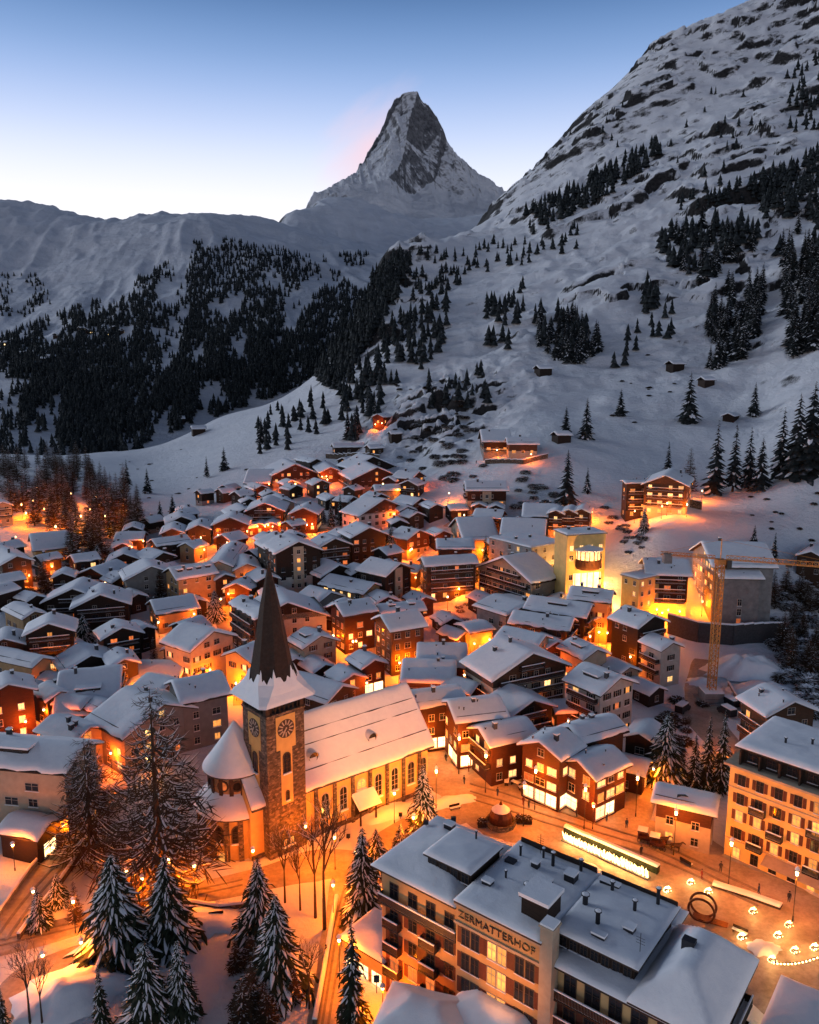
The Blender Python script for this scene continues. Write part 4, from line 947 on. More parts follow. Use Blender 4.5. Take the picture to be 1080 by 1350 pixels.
# tower
tw = Vector((-21.5, 116.0, 0)); a7 = 6.9
inv = Matrix.Rotation(-PHI, 4, 'Z'); tl = inv @ (tw - Vector((-17.5, 116.5, 0)))
tower = empty('tower', (tl.x, tl.y, 0), radians(5), None); tower.parent = church
mb = MB(); h2 = a7 / 2
mb.box(-h2, h2, -h2, h2, -4, 24.0, 0)
tb = mb.build('tower_wall', 'rubble_stone', tower)
for side in 'abpn':
    mb = MB(); mb.box(-1.75, 1.75, 0, .05, 17.9, 23.4, 0); mb.box(-1.05, 1.05, 0, .049, 8.6, 17.9, 0); p_ = mb.build('plaster_panel', 'yellow_plaster', tower)
    place_on_wall(p_, side, a7, a7, 0, 0, .004)
    # clock
    mb = MB(); n = 40
    mb.add([(1.5 * cos(2 * pi * k / n), .052, 1.5 * sin(2 * pi * k / n)) for k in range(n)] + [(1.5 * cos(2 * pi * k / n), .1, 1.5 * sin(2 * pi * k / n)) for k in range(n)], [tuple(range(n, 2 * n))[::-1]] + [(k, (k + 1) % n, n + (k + 1) % n, n + k) for k in range(n)], 0)
    for k in range(12):
        t_ = 2 * pi * k / 12; M_ = Matrix.Rotation(t_, 4, 'Y'); mb.box(-.10, .10, .102, .13, .62, 1.36, 1, M_)
    mb.box(-.09, .09, .132, .16, -.2, 1.15, 1, Matrix.Rotation(radians(150), 4, 'Y')); mb.box(-.11, .11, .162, .18, -.2, .8, 1, Matrix.Rotation(radians(140), 4, 'Y'))
    ck = mb.build('clock', ['dark_frame', 'frame_paint'], tower); place_on_wall(ck, side, a7, a7, 0, 21.2, .004)
    o = arch_window(1.1, 3.1, 'dark_glass', tower, 'belfry_window', 'dark_frame'); place_on_wall(o, side, a7, a7, 0, 14.0, .06)
    o = arch_window(.35, 1.3, 'dark_glass', tower, 'slit_window', 'dark_frame'); place_on_wall(o, side, a7, a7, 0, 9.4, .06)
    for sx in (-.6, .6):
        o = arch_window(.7, 1.1, 'pane_amber' if side == 'n' else 'dark_glass', tower, 'window', 'dark_frame'); place_on_wall(o, side, a7, a7, sx, 1.6, .004)
# open belfry under the spire: corner posts, rail, dark core
mb = MB(); mb.box(-h2 + .9, h2 - .9, -h2 + .9, h2 - .9, 24.0, 26.2, 1)
for sx in (-1, 1):
    for sy in (-1, 1): mb.box(sx * h2 - .35 - sx * .36, sx * h2 + .35 - sx * .36, sy * h2 - .35 - sy * .36, sy * h2 + .35 - sy * .36, 24.001, 26.2, 0)
for k in range(-3, 4):
    for s_ in (-1, 1):
        mb.box(k * .8 - .09, k * .8 + .09, s_ * (h2 - .3) - .09, s_ * (h2 - .3) + .09, 24.001, 26.2, 0); mb.box(s_ * (h2 - .3) - .09, s_ * (h2 - .3) + .09, k * .8 - .09, k * .8 + .09, 24.001, 26.2, 0)
mb.box(-h2 - .15, h2 + .15, -h2 - .15, h2 + .15, 23.7, 23.998, 2)
mb.build('belfry', ['roof_timber', 'metal_dark', 'rubble_stone'], tower)
# spire: eight sided, flared skirt under snow
def octo(r, sq):      # between a square and an octagon
    pts = []
    for k in range(8):
        t_ = pi / 8 + k * pi / 4; R_ = r / cos(pi / 8) ; x, y = R_ * cos(t_), R_ * sin(t_)
        ks = r * (1 + sq * .0); m_ = max(abs(x), abs(y))
        pts.append((x + (math.copysign(ks, x) - x) * sq, y + (math.copysign(ks, y) - y) * sq))
    return pts
prof = [(5.0, 26.0, .75), (4.4, 27.0, .5), (3.55, 28.8, .2), (3.0, 30.6, 0), (2.35, 34.5, 0), (1.55, 39.6, 0), (.8, 43.4, 0), (.12, 46.6, 0)]
mb = MB()
for (r0, z0, q0), (r1, z1, q1) in zip(prof, prof[1:]):
    A_, B_ = octo(r0, q0), octo(r1, q1)
    vs = [(x, y, z0) for x, y in A_] + [(x, y, z1) for x, y in B_]
    mb.add(vs, [(k, (k + 1) % 8, 8 + (k + 1) % 8, 8 + k) for k in range(8)], 0)
mb.add([(x, y, 26.0) for x, y in octo(5.0, .75)], [tuple(range(7, -1, -1))], 0)
spire = mb.build('spire', 'roof_timber', tower)
mb = MB(); rs_ = random.Random(4)
lv = [(5.12, 26.02, .75), (4.95, 26.45, .7), (4.35, 27.4, .5), (3.75, 28.75, .2)]
for (r0, z0, q0), (r1, z1, q1) in zip(lv, lv[1:]):
    A_, B_ = octo(r0, q0), octo(r1, q1); vs = [(x, y, z0) for x, y in A_] + [(x, y, z1) for x, y in B_]
    mb.add(vs, [(k, (k + 1) % 8, 8 + (k + 1) % 8, 8 + k) for k in range(8)], 0)
top = octo(3.75, .2)
for k in range(8):       # ragged upper rim of the snow that slid off the steep part
    p0, p1 = Vector((*top[k], 28.75)), Vector((*top[(k + 1) % 8], 28.75)); prev = None; n = 9
    for j in range(n):
        q0, q1 = p0.lerp(p1, j / n), p0.lerp(p1, (j + 1) / n)
        h0, h1 = [max(.1, 1.9 * abs(2 * (jj / n) - 1) ** 1.2 + .5 * sin(jj * 2.1 + k * 1.7)) for jj in (j, j + 1)]
        def up(q, hh): s_ = (3.72 - hh * .36) / 3.75; return Vector((q.x * s_, q.y * s_, 28.75 + hh))
        mb.add([q0, q1, up(q1, h1), up(q0, h0)], [(0, 1, 2, 3)], 0)
mb.build('snow_cover', 'snow', spire, False)
mb = MB(); mb.bar((0, 0, 46.4), (0, 0, 49.2), .07, 0, 6); mb.bar((-.5, 0, 48.4), (.5, 0, 48.4), .06, 0, 6); mb.lathe([(.02, 46.6), (.3, 46.9), (.02, 47.2)], 10, 0); mb.build('cross', 'metal_dark', tower)
# round choir
cx, cy = NX0 + 1.0, NW / 2 - .6
ch = empty('choir', (cx, cy, 0)); ch.parent = church
mb = MB(); mb.lathe([(6.1, -3), (6.1, 7.2)], 28, 0); 
for k in range(10):
    t_ = pi * .5 + k * pi / 9; mb.box(-.4, .4, 6.0, 6.45, -3, 7.0, 1, Matrix.Rotation(t_ - pi / 2, 4, 'Z'))
mb.build('choir_wall', ['yellow_plaster', 'rubble_stone'], ch)
mb = MB(); mb.lathe([(6.0, 7.0), (6.7, 7.0), (6.75, 7.25), (4.3, 10.0)], 36, 0); aisle = mb.build('lower_roof', 'roof_slate', ch, True)
mb = MB(); mb.lathe([(6.78, 7.26), (6.7, 7.62), (5.6, 8.95), (4.28, 10.35)], 36, 0); mb.build('snow_cover', 'snow', aisle, True)
mb = MB(); mb.lathe([(4.3, 9.0), (4.3, 13.4)], 28, 0)
for k in range(9): mb.box(-.32, .32, 4.2, 4.5, 9.0, 13.3, 1, Matrix.Rotation(k * pi / 8 + .2, 4, 'Z'))
mb.build('drum_wall', ['tan_plaster', 'roof_timber'], ch)
mb = MB(); mb.lathe([(4.3, 13.2), (5.15, 13.2), (5.2, 13.45), (.15, 20.4)], 36, 0); cone = mb.build('cone_roof', 'roof_slate', ch, True)
mb = MB(); mb.lathe([(5.22, 13.46), (5.12, 13.8), (3.9, 15.4), (2.2, 17.7), (.7, 19.8), (.05, 20.7)], 36, 0); mb.build('snow_cover', 'snow', cone, True)
for t_, nm in ((-PHI - radians(104), 0), (-PHI - radians(75), 1), (-PHI - radians(140), 2)):
    o = empty('window_place', (0, 0, 0)) if False else None
    mb = MB(); n = 24
    mb.add([(.95 * cos(2 * pi * k / n), 0, .95 * sin(2 * pi * k / n)) for k in range(n)] + [(.95 * cos(2 * pi * k / n), .16, .95 * sin(2 * pi * k / n)) for k in range(n)] + [(.7 * cos(2 * pi * k / n), .16, .7 * sin(2 * pi * k / n)) for k in range(n)] + [(.7 * cos(2 * pi * k / n), .05, .7 * sin(2 * pi * k / n)) for k in range(n)],
           [f for k in range(n) for f in ((k, (k + 1) % n, n + (k + 1) % n, n + k), (n + k, n + (k + 1) % n, 2 * n + (k + 1) % n, 2 * n + k), (2 * n + k, 2 * n + (k + 1) % n, 3 * n + (k + 1) % n, 3 * n + k))], 0)
    mb.add([(.7 * cos(2 * pi * k / n), .06, .7 * sin(2 * pi * k / n)) for k in range(n)], [tuple(range(n))[::-1]], 1)
    w_ = mb.build('round_window', ['dark_frame', 'pane_red' if nm == 0 else 'dark_glass'], ch); w_.location = (4.34 * cos(t_), 4.34 * sin(t_), 11.7); w_.rotation_euler = (0, 0, t_ - pi / 2)
    o = arch_window(1.5, 2.6, 'dark_glass', ch, 'window', 'dark_frame'); o.location = (6.1 * cos(t_ - .05), 6.1 * sin(t_ - .05), 3.2); o.rotation_euler = (0, 0, t_ - .05 - pi / 2)
mb = MB(); t_ = -PHI - radians(100); mb.box(-.9, .9, .0, .35, -1, 2.0, 0); mb.box(-.55, .55, .351, .36, -.2, 1.6, 1); d = mb.build('door', ['yellow_plaster', 'pane_amber'], ch); d.location = (6.05 * cos(t_), 6.05 * sin(t_), 0); d.rotation_euler = (0, 0, t_ - pi / 2)
FOOT.append((-20, 122, PHI, 40, 20))

# ------------------------------------------------------------------ flat roofed blocks
def flat_block(Fp, Lp, Rp, h, mat, name, label, cat, lit=.2, pane='pane_amber', win_gap=2.8, parapet='concrete', lw=1.1, lh=1.4):
    p = GR.hit(Fp[0], Fp[1], h); zr = p.z + h
    q = [at(x, y, zr) for x, y in (Fp, Lp, Rp)]
    u = q[2] - q[0]; v = q[1] - q[0]
    if abs(Fp[0] - Lp[0]) > abs(Fp[0] - Rp[0]): v.normalize(); u = Vector((v.y, -v.x, 0))
    rz = math.atan2(u.y, u.x); u = Vector((cos(rz), sin(rz), 0)); v = Vector((-sin(rz), cos(rz), 0)); lu = max(8.0, (q[2] - q[0]).dot(u)); lv_ = max(6.0, (q[1] - q[0]).dot(v))
    root = empty(name, (q[0].x, q[0].y, zr - h), rz, label, cat)
    rnd = random.Random(int(Fp[0])); c = q[0] + u * (lu / 2) + v * (lv_ / 2); FOOT.append((c.x, c.y, rz, lu, lv_))
    mb = MB(); mb.box(0, lu, 0, lv_, -7, h - .3); mb.build('wall', mat, root)
    mb = MB(); mb.box(-.35, lu + .35, -.35, lv_ + .35, h - .298, h); rf = mb.build('roof', parapet, root)
    s_ = roof_snow(lu + .5, lv_ + .5, h, .01, .4, int(Fp[1])); s_.v = [(x + lu / 2, y + lv_ / 2, z) for x, y, z in s_.v]; s_.build('snow_cover', 'snow', rf, True)
    for k in range(2): chimney(rf, lu * rnd.uniform(.2, .8), lv_ * rnd.uniform(.3, .8), h, .35, 1.0)
    z = 1.2
    while z + lh < h - .7:
        for side, span in (('n', lu), ('a', lv_)):
            n = max(1, int((span - .8) / win_gap))
            for i in range(n):
                if rnd.random() < .08: continue
                o = link('window', win(lw, lh, pane if rnd.random() < lit else 'dark_glass'), root)
                s = (i + .5) * span / n
                o.location = (s, -.004, z) if side == 'n' else (-.004, s, z); o.rotation_euler = (0, 0, pi if side == 'n' else pi / 2)
        z += 2.9
    return root, lu, lv_
yb, lu, lv_ = flat_block((799, 702), (748, 705), (818, 697), 20.5, 'yellow_plaster', 'apartment_block', 'tall yellow lit block with a red round balcony bay and snowy flat roof', 'apartment block', .45, 'pane_warm', 2.6)

# the round bay on its front, glazed and glowing
mb = MB(); mb.lathe([(3.4, 10.2), (3.9, 11.0), (3.9, 13.2)], 20, 0, (0, 0), pi, 2 * pi); mb.lathe([(3.7, 13.2), (3.7, 15.8)], 20, 1, (0, 0), pi, 2 * pi); mb.lathe([(4.3, 15.8), (4.3, 16.15), (.1, 17.2)], 20, 2, (0, 0), pi, 2 * pi)
for k in range(9):
    t_ = pi + pi * (k + .5) / 9; mb.box(-.12, .12, 3.68, 3.85, 13.2, 15.8, 0, Matrix.Rotation(t_ - pi / 2, 4, 'Z'))
bay_ = mb.build('round_bay', ['red_wood', 'pane_warm', 'snow'], yb); bay_.location = (-.004, lv_ * .45, 0); bay_.rotation_euler = (0, 0, -pi / 2)
mb = MB(); mb.box(-4.4, 4.4, 0, .1, 2.6, 8.8, 0)
for k in range(-2, 3): mb.box(k * 2 - .12, k * 2 + .12, .101, .2, 2.6, 8.8, 1)
o = mb.build('glass_front', ['pane_shop', 'yellow_plaster'], yb); o.location = (-.004, lv_ * .45, 0); o.rotation_euler = (0, 0, pi / 2)
flat_block((701, 722), (672, 704), (746, 714), 15, 'concrete', 'grey_block', 'dark grey modern block with a sunken snowy roof deck before the yellow block', 'building', .1, 'pane_warm', 3.6)
flat_block((843, 763), (822, 757), (880, 755), 15, 'yellow_plaster', 'apartment_block', 'yellow lit apartment house with regular small windows near the crane', 'apartment block', .35, 'pane_warm', 2.3, lw=.8, lh=1.1)
house((927, 715), (1006, 716), (931, 750), 18, 'C', 'large blank grey building with a wide snow roof behind the crane', .75, name='public_building', cat='building', sides='a', ch=1, win_gap=2.3, pane='pane_warm')
house((945, 752), (1000, 753), (945, 765), 15.5, 'C', 'front wing of the blank grey building with two lit panes in its wall', .22, name='public_building', cat='building', ch=0, win_gap=6.5, pane='pane_warm', pitch=.3, lh=1.8)

# ------------------------------------------------------------------ big hotel in the corner of the square
def hotel_window(parent, x, y, z, w=1.15, h=1.7, pane='dark_glass', shut=True, rot=pi, mat='shutter_paint'):
    o = link('window', win(w, h, pane, 'frame_paint' if pane != 'dark_glass' or x > 38.5 else 'dark_frame'), parent); o.location = (x, y, z); o.rotation_euler = (0, 0, rot)
    if shut:
        for s in (-1, 1): shutter(w * .5, h, o, s * (w * .75 + .14), mat)
    return o
HZ = radians(-38.3)
hotel = empty('grand_hotel', (-3.3, 84.3, 0), HZ, 'grand hotel with flat snowy roofs, dark balconies and its name lettered under the cornice', 'hotel')
FOOT.append((18, 81, HZ, 42, 24))
mb = MB(); mb.box(0, 11.5, 0, 11.5, -3, 17.5); mb.build('wall', 'ochre_plaster', hotel)
mb = MB(); mb.box(11.5, 22.0, -1.0, 11.5, -3, 18.9); mb.build('centre_wall', 'ochre_plaster', hotel)
mb = MB(); mb.box(22.0, 38.4, 0.3, 11.5, -3, 16.4); mb.build('wing_wall', 'ochre_plaster', hotel)
mb = MB(); mb.box(11.3, 22.2, -1.2, -1.002, 16.2, 16.5); mb.box(11.3, 22.2, -1.25, -1.003, 18.5, 18.89); mb.build('cornice', 'cream_plaster', hotel)
# lettering
tcv = bpy.data.curves.new('lettering', 'FONT'); tcv.body = 'ZERMATTERHOF'; tcv.size = 1.22; tcv.extrude = .05; tcv.align_x = 'CENTER'; tcv.space_character = 1.05
tob = bpy.data.objects.new('tmp', tcv); COL.objects.link(tob); bpy.context.view_layer.update()
me = bpy.data.meshes.new_from_object(tob.evaluated_get(bpy.context.evaluated_depsgraph_get())); bpy.data.objects.remove(tob)
me.materials.clear(); me.materials.append(MATS['metal_dark'])
o = link('lettering', me, hotel); o.location = (16.5, -1.07, 17.05); o.rotation_euler = (pi / 2, 0, 0)
# left part roof: low hip with a raised attic
def hip(parent, x0, x1, y0, y1, ze, zr, inset, name='roof', seed=1, th=.35):
    mb = MB(); i = inset
    vs = [(x0, y0, ze), (x1, y0, ze), (x1, y1, ze), (x0, y1, ze), (x0 + i, y0 + i, zr), (x1 - i, y0 + i, zr), (x1 - i, y1 - i, zr), (x0 + i, y1 - i, zr)]
    vs += [(x, y, z - .25) for x, y, z in vs[:4]]
    mb.add(vs, [(0, 1, 5, 4), (1, 2, 6, 5), (2, 3, 7, 6), (3, 0, 4, 7), (4, 5, 6, 7), (8, 9, 1, 0), (9, 10, 2, 1), (10, 11, 3, 2), (11, 8, 0, 3), (11, 10, 9, 8)], 0)
    r_ = mb.build(name, 'roof_timber', parent)
    nx, ny = max(10, int((x1 - x0) / .5)), max(10, int((y1 - y0) / .5)); e_ = .04
    X, Y = np.meshgrid(np.linspace(x0 - e_, x1 + e_, nx + 1), np.linspace(y0 - e_, y1 + e_, ny + 1), indexing='ij')
    dd = np.minimum(np.minimum(X - x0, x1 - X), np.minimum(Y - y0, y1 - Y)).clip(0)
    B_ = ze + np.minimum(dd / inset, 1) * (zr - ze); ed = np.sqrt(1 - (1 - np.clip(dd / .6, 0, 1)) ** 2)
    nz_ = fbm(X / 2.1 + seed, Y / 2.1, 3, seed) - .5
    Z = B_ + th * (.3 + .7 * ed) + nz_ * .3 * ed
    k = ny + 1; vs = [tuple(p) for p in np.stack([X, Y, Z], 2).reshape(-1, 3)]
    fs = [(a_ * k + b_, (a_ + 1) * k + b_, (a_ + 1) * k + b_ + 1, a_ * k + b_ + 1) for a_ in range(nx) for b_ in range(ny)]
    rim = [a_ * k for a_ in range(nx + 1)] + [nx * k + b_ for b_ in range(1, k)] + [a_ * k + ny for a_ in range(nx - 1, -1, -1)] + [b_ for b_ in range(ny - 1, 0, -1)]
    o_ = len(vs); vs += [(vs[a_][0], vs[a_][1], ze + .003) for a_ in rim]; n = len(rim)
    fs += [(rim[a_], o_ + a_, o_ + (a_ + 1) % n, rim[(a_ + 1) % n]) for a_ in range(n)]
    mb = MB(); mb.add(vs, fs); mb.build('snow_cover', 'snow', r_, True); return r_
r1 = hip(hotel, -.9, 11.3, -.95, 12.4, 17.8, 19.2, 5.0, seed=3)
mb = MB(); mb.box(5.2, 11.2, 2.2, 8.3, 18.0, 20.0); at_ = mb.build('attic', 'dark_wood', hotel)
hip(at_, 4.8, 11.45, 1.8, 8.7, 20.25, 20.5, 3.0, 'attic_roof', 5)
for i in range(4): hotel_window(at_, 5.95 + i * 1.5, 2.196, 18.75, .9, 1.0, 'dark_glass', False)
r2 = hip(hotel, 11.5, 22.1, -1.5, 12.4, 19.15, 19.45, 4.0, seed=8)
r3 = hip(hotel, 22.15, 39.2, -.75, 12.3, 16.7, 17.1, 2.4, seed=12)
mb = MB(); mb.box(22.2, 30.6, 1.6, 11.6, 16.9, 19.0); at2 = mb.build('attic', 'dark_wood', hotel)
hip(at2, 22.2, 31.2, .9, 12.3, 19.25, 19.5, 3.0, 'attic_roof', 15)
for i in range(7): hotel_window(at2, 23.0 + i * 1.15, 1.596, 17.5, .7, 1.0, 'dark_glass', False)
hip(hotel, 30.9, 39.25, -.8, 12.35, 17.0, 20.2, 3.4, 'hip_roof', 21)
# back wing with a flat roof, lower
mb = MB(); mb.box(13.0, 30.5, 11.6, 15.2, -3, 16.2); mb.build('back_wall', 'cream_plaster', hotel)
hip(hotel, 12.4, 31.0, 12.45, 15.9, 16.45, 16.7, 2.0, 'back_roof', 27)
# big square chimney and roof clutter
mb = MB(); mb.box(21.9, 23.3, -1.35, .1, -2, 20.9, 0); mb.box(21.75, 23.45, -1.5, .25, 20.901, 21.1, 0); mb.box(21.85, 23.35, -1.4, .15, 21.101, 21.3, 1); mb.build('chimney_stack', ['cream_plaster', 'snow'], hotel)
mb = MB(); mb.box(18.6, 21.6, .6, 3.6, 19.2, 21.6, 0); mb.box(18.4, 21.8, .4, 3.8, 21.601, 21.75, 0); mb.box(18.35, 21.85, .35, 3.85, 21.751, 22.15, 1); mb.build('lift_house', ['dark_wood', 'snow'], hotel)
for x, y, h_, r_ in ((13.5, 9.2, 1.2, .14), (15.8, 10.5, 1.1, .14), (17.4, 9.8, 1.6, .2), (20.3, 11, 1.3, .2), (23.2, 6.1, 1.0, .3), (25.6, 4.0, 1.4, .25), (27.8, 8.2, 1.2, .2), (24.6, 9.8, 1.1, .2), (29.3, 10.8, 1.8, .2), (14.3, 4.6, .8, .12), (17.3, 4.2, .7, .3), (8.4, 7.5, 1.0, .12)):
    vent_pipe(hotel, x, y, (20.6 if x < 11.4 else 19.7), h_, r_)
for x, y in ((34.2, 6.0), (13.2, 7.5)):
    mb = MB(); mb.box(x - .6, x + .6, y - .45, y + .45, 18.9, 20.95 if x > 30 else 19.95); mb.build('skylight', 'metal_dark', hotel)
for k, (x, y, w_, d_, z, h_) in enumerate(((13.2, 2.6, 1.1, .8, 19.6, .35), (18.0, 6.6, 1.8, .9, 19.6, .4), (20.2, 8.8, 1.2, 1.2, 19.6, .9), (26.5, 2.4, 1.4, .7, 19.6, .35), (28.6, 5.0, 1.0, 1.0, 19.6, .6), (24.0, 10.6, 2.2, .6, 19.6, .45), (16.0, 8.3, .8, .8, 19.6, .8), (3.2, 9.4, 1.2, .9, 18.9, .8))):
    mb = MB(); mb.box(x - w_ / 2, x + w_ / 2, y - d_ / 2, y + d_ / 2, z - .4, z + h_, 0); mb.box(x - w_ / 2 - .05, x + w_ / 2 + .05, y - d_ / 2 - .05, y + d_ / 2 + .05, z + h_ + .001, z + h_ + .22, 1); mb.build('vent_box', ['metal_dark', 'snow'], hotel)
for x, y, h_ in ((15.0, 11.2, 2.6), (30.5, 3.0, 2.2)):
    mb = MB(); mb.bar((x, y, 19.0), (x, y, 19.4 + h_), .035, 0, 5)
    for q in (.5, .8, 1.1): mb.bar((x - .45, y, 19.4 + h_ - q), (x + .45, y, 19.4 + h_ - q), .02, 0, 4)
    mb.build('aerial', 'metal_dark', hotel)
mb = MB(); mb.box(12.0, 21.8, 11.9, 12.05, 19.0, 20.1); mb.box(22.4, 31.0, 11.9, 12.05, 19.0, 20.0); mb.build('parapet', 'roof_timber', hotel)
# facade
for i, z in enumerate((14.3, 11.1, 7.9, 4.7, 1.4)):
    for x, kind in ((1.9, 'b'), (4.7, 'w'), (7.3, 'b'), (9.9, 'w')):
        lit_ = (i >= 3 and x < 8)
        hotel_window(hotel, x, -.004, z - (.4 if kind == 'b' else 0), 1.15, 2.1 if kind == 'b' else 1.6, 'pane_red' if lit_ else 'dark_glass', i > 0)
        if kind == 'b' and 0 < i < 4:
            o = balcony_mb(2.3, .95).build('balcony', ['metal_dark', 'snow'], hotel); o.location = (x, -.005, z - .5); o.rotation_euler = (0, 0, pi)
o = balcony_mb(11.2, 1.0).build('balcony', ['metal_dark', 'snow'], hotel); o.location = (5.75, -.005, 13.6); o.rotation_euler = (0, 0, pi)
for i, z in enumerate((14.0, 11.0, 7.9, 4.8, 1.6)):
    for x in (13.4, 16.75, 20.1):
        for dx in (-.62, .62):
            lit_ = 16 < x < 17 and i < 4 or (i == 3 and x < 16)
            w_ = link('window', win(.95, 1.9, 'pane_amber' if lit_ else 'dark_glass', 'frame_paint' if lit_ else 'dark_frame'), hotel); w_.location = (x + dx, -1.004, z); w_.rotation_euler = (0, 0, pi)
            shutter(.5, 1.9, w_, (1 if dx < 0 else -1) * .82)
for i, z in enumerate((13.4, 10.4, 7.4, 4.4)):
    for k in range(6):
        x = 24.6 + k * 2.4
        hotel_window(hotel, x, .296, z, 1.2 + .3 * (k % 2), 2.1, 'pane_amber' if (i == 2 and k == 4) else 'dark_glass', i > 0)
    o = balcony_mb(15.2, 1.0).build('balcony', ['dark_wood', 'snow'], hotel); o.location = (30.8, .295, z - .45); o.rotation_euler = (0, 0, pi)
for i, z in enumerate((13.4, 10.4, 7.4)):       # end of the wing
    for k in range(4):
        y = 2 + k * 2.7
        o = hotel_window(hotel, 38.404, y, z, 1.3, 1.9, 'pane_red' if (i == 1 and k == 1) else 'dark_glass', True, -pi / 2)
    o = balcony_mb(10.2, .9).build('balcony', ['dark_wood', 'snow'], hotel); o.location = (38.406, 5.9, z - .45); o.rotation_euler = (0, 0, -pi / 2)
for i, z in enumerate((14.0, 11.0, 7.8, 4.6)):        # end towards the church
    for k in range(3): hotel_window(hotel, -.004, 2.4 + k * 3.4, z, 1.1, 1.6, 'dark_glass', True, pi / 2)
# entrance pavilion with glowing front, on the church side, and two low roofs before the facade
def pavilion(px, py, z, w, l, h, rot, label, lit, name='pavilion'):
    p = at(px, py, z); r_ = empty(name, (p.x, p.y, 0), rot, label, 'pavilion')
    mb = MB(); mb.box(-w / 2 + .5, w / 2 - .5, -l / 2 + .5, l / 2 - .5, -2, z - .2); mb.build('wall', 'tan_plaster', r_)
    hip(r_, -w / 2, w / 2, -l / 2, l / 2, z, z + h, min(w, l) * .42, 'roof', int(px))
    for s in range(3):
        o = link('window', win(1.6, 2.2, 'pane_shop' if lit else 'dark_glass'), r_); o.location = (-w / 2 + 1.6 + s * (w - 3.2) / 2, -l / 2 + .496, .5); o.rotation_euler = (0, 0, pi)
        o = link('window', win(1.6, 2.2, 'pane_shop' if lit else 'dark_glass'), r_); o.location = (-w / 2 + .496, -l / 2 + 1.6 + s * (l - 3.2) / 2, .5); o.rotation_euler = (0, 0, pi / 2)
    FOOT.append((p.x, p.y, rot, w, l)); return r_
pavilion(500, 1232, 5.0, 7.5, 7.0, .5, HZ, 'flat roofed entrance pavilion with bright glazing beside the grand hotel', True)
pavilion(560, 1345, 7.5, 10, 8, 2.0, HZ + .35, 'low pavilion with a hipped snow roof below the balconies of the grand hotel', False)
pavilion(655, 1350, 7.5, 11, 7, 1.9, HZ, 'bluish hipped snow roof in front of the lettered facade', False)
pavilion(1062, 1338, 6.0, 7, 9, .6, HZ, 'flat snow roof ringed by fairy lights on the square', True)

# ------------------------------------------------------------------ long yellow hotel at the side of the square
MZ = radians(-46)
mc = empty('long_hotel', (49.6, 112.2, 0), MZ, 'long yellow lit hotel with red shuttered windows and a snowy mansard', 'hotel')
FOOT.append((70, 105, MZ, 44, 22))
mb = MB(); mb.box(0, 38, 0, 15, -3, 15.9, 0); mb.box(-.12, 38.1, -.12, 15.1, -3, .7, 1); mb.build('wall', ['yellow_plaster', 'concrete'], mc)
mb = MB(); mb.box(-.75, 38.6, -.75, 15.6, 15.901, 16.25, 0); mb.box(-.12, 38, -.12, -.002, 3.7, 3.85, 0); mb.box(-.13, 38, -.13, -.003, 12.3, 12.45, 0); mb.build('cornice', 'cream_plaster', mc)
mb = MB(); mb.box(1.2, 37, 1.2, 14.4, 16.25, 18.6, 0); ma_ = mb.build('attic', 'roof_timber', mc)
hip(mc, .3, 38.3, .5, 15.1, 18.85, 19.3, 3.5, 'roof', 31, .55)
for x in range(8): hotel_window(ma_, 2.8 + x * 2.9, 1.196, 16.9, 1.3, 1.2, 'pane_red' if x == 5 else 'dark_glass', False)
for k in range(9):
    mb = MB(); x = 1.3 + k * 2.9; mb.box(x - .12, x + .12, .1, 1.195, 16.25, 18.6); mb.build('attic_fin', 'roof_timber', mc)
rr_ = random.Random(21)
for i, z in enumerate((1.0, 4.2, 7.2, 10.0, 13.1)):
    for k in range(11):
        x = 1.9 + k * 2.75
        bal_ = (i in (1, 2, 3)) and k % 3 == (1 if i != 2 else 2)
        hotel_window(mc, x, -.004, z - (.35 if bal_ else 0), 1.0, 2.0 if bal_ else 1.6, 'pane_amber' if rr_.random() < .33 else 'dark_glass', i > 0)
        if bal_:
            o = balcony_mb(2.3, .9).build('balcony', ['metal_dark', 'snow'], mc); o.location = (x, -.005, z - .45); o.rotation_euler = (0, 0, pi)
    for k in range(4): hotel_window(mc, -.004, 2.4 + k * 3.4, z, 1.0, 1.6, 'dark_glass', i > 0, pi / 2)
mb = MB(); mb.add([(6.4, -.14, 3.6), (15.2, -.14, 3.6), (15.2, -2.2, 2.9), (6.4, -2.2, 2.9), (6.4, -.14, 3.7), (15.2, -.14, 3.7), (15.2, -2.2, 3.0), (6.4, -2.2, 3.0)], [(0, 1, 2, 3), (7, 6, 5, 4), (3, 2, 6, 7), (0, 3, 7, 4), (2, 1, 5, 6)]); mb.build('awning', 'cream_plaster', mc)
for x, y in ((6, 5), (9, 7.5), (16, 6), (22, 9)): vent_pipe(mc, x, y, 19.7, .9, .18)
# ------------------------------------------------------------------ trees
def free(x, y, pad=1.0):
    for fx, fy, rz, L_, W_ in FOOT:
        dx, dy = x - fx, y - fy; u = dx * cos(rz) + dy * sin(rz); v = -dx * sin(rz) + dy * cos(rz)
        if abs(u) < L_ / 2 + pad and abs(v) < W_ / 2 + pad: return False
    return True
def trunk_mesh(h, r, mat='bark', lean=0.0, rs=None):
    mb = MB(); n = 6; zs = [-1.0, 0, h * .25, h * .55, h * .8, h * .985]; off = [(0, 0)] + [((rs.rand() - .5) * lean, (rs.rand() - .5) * lean) if rs is not None else (0, 0) for _ in zs[1:]]
    for i in range(len(zs) - 1):
        r0 = r * (1 - max(zs[i], 0) / h) + .02; r1 = r * (1 - zs[i + 1] / h) + .015
        mb.bar((*off[i], zs[i]), (*off[i + 1], zs[i + 1]), r0, 0, n, r1)
    return mb.mesh('trunk', mat, True)
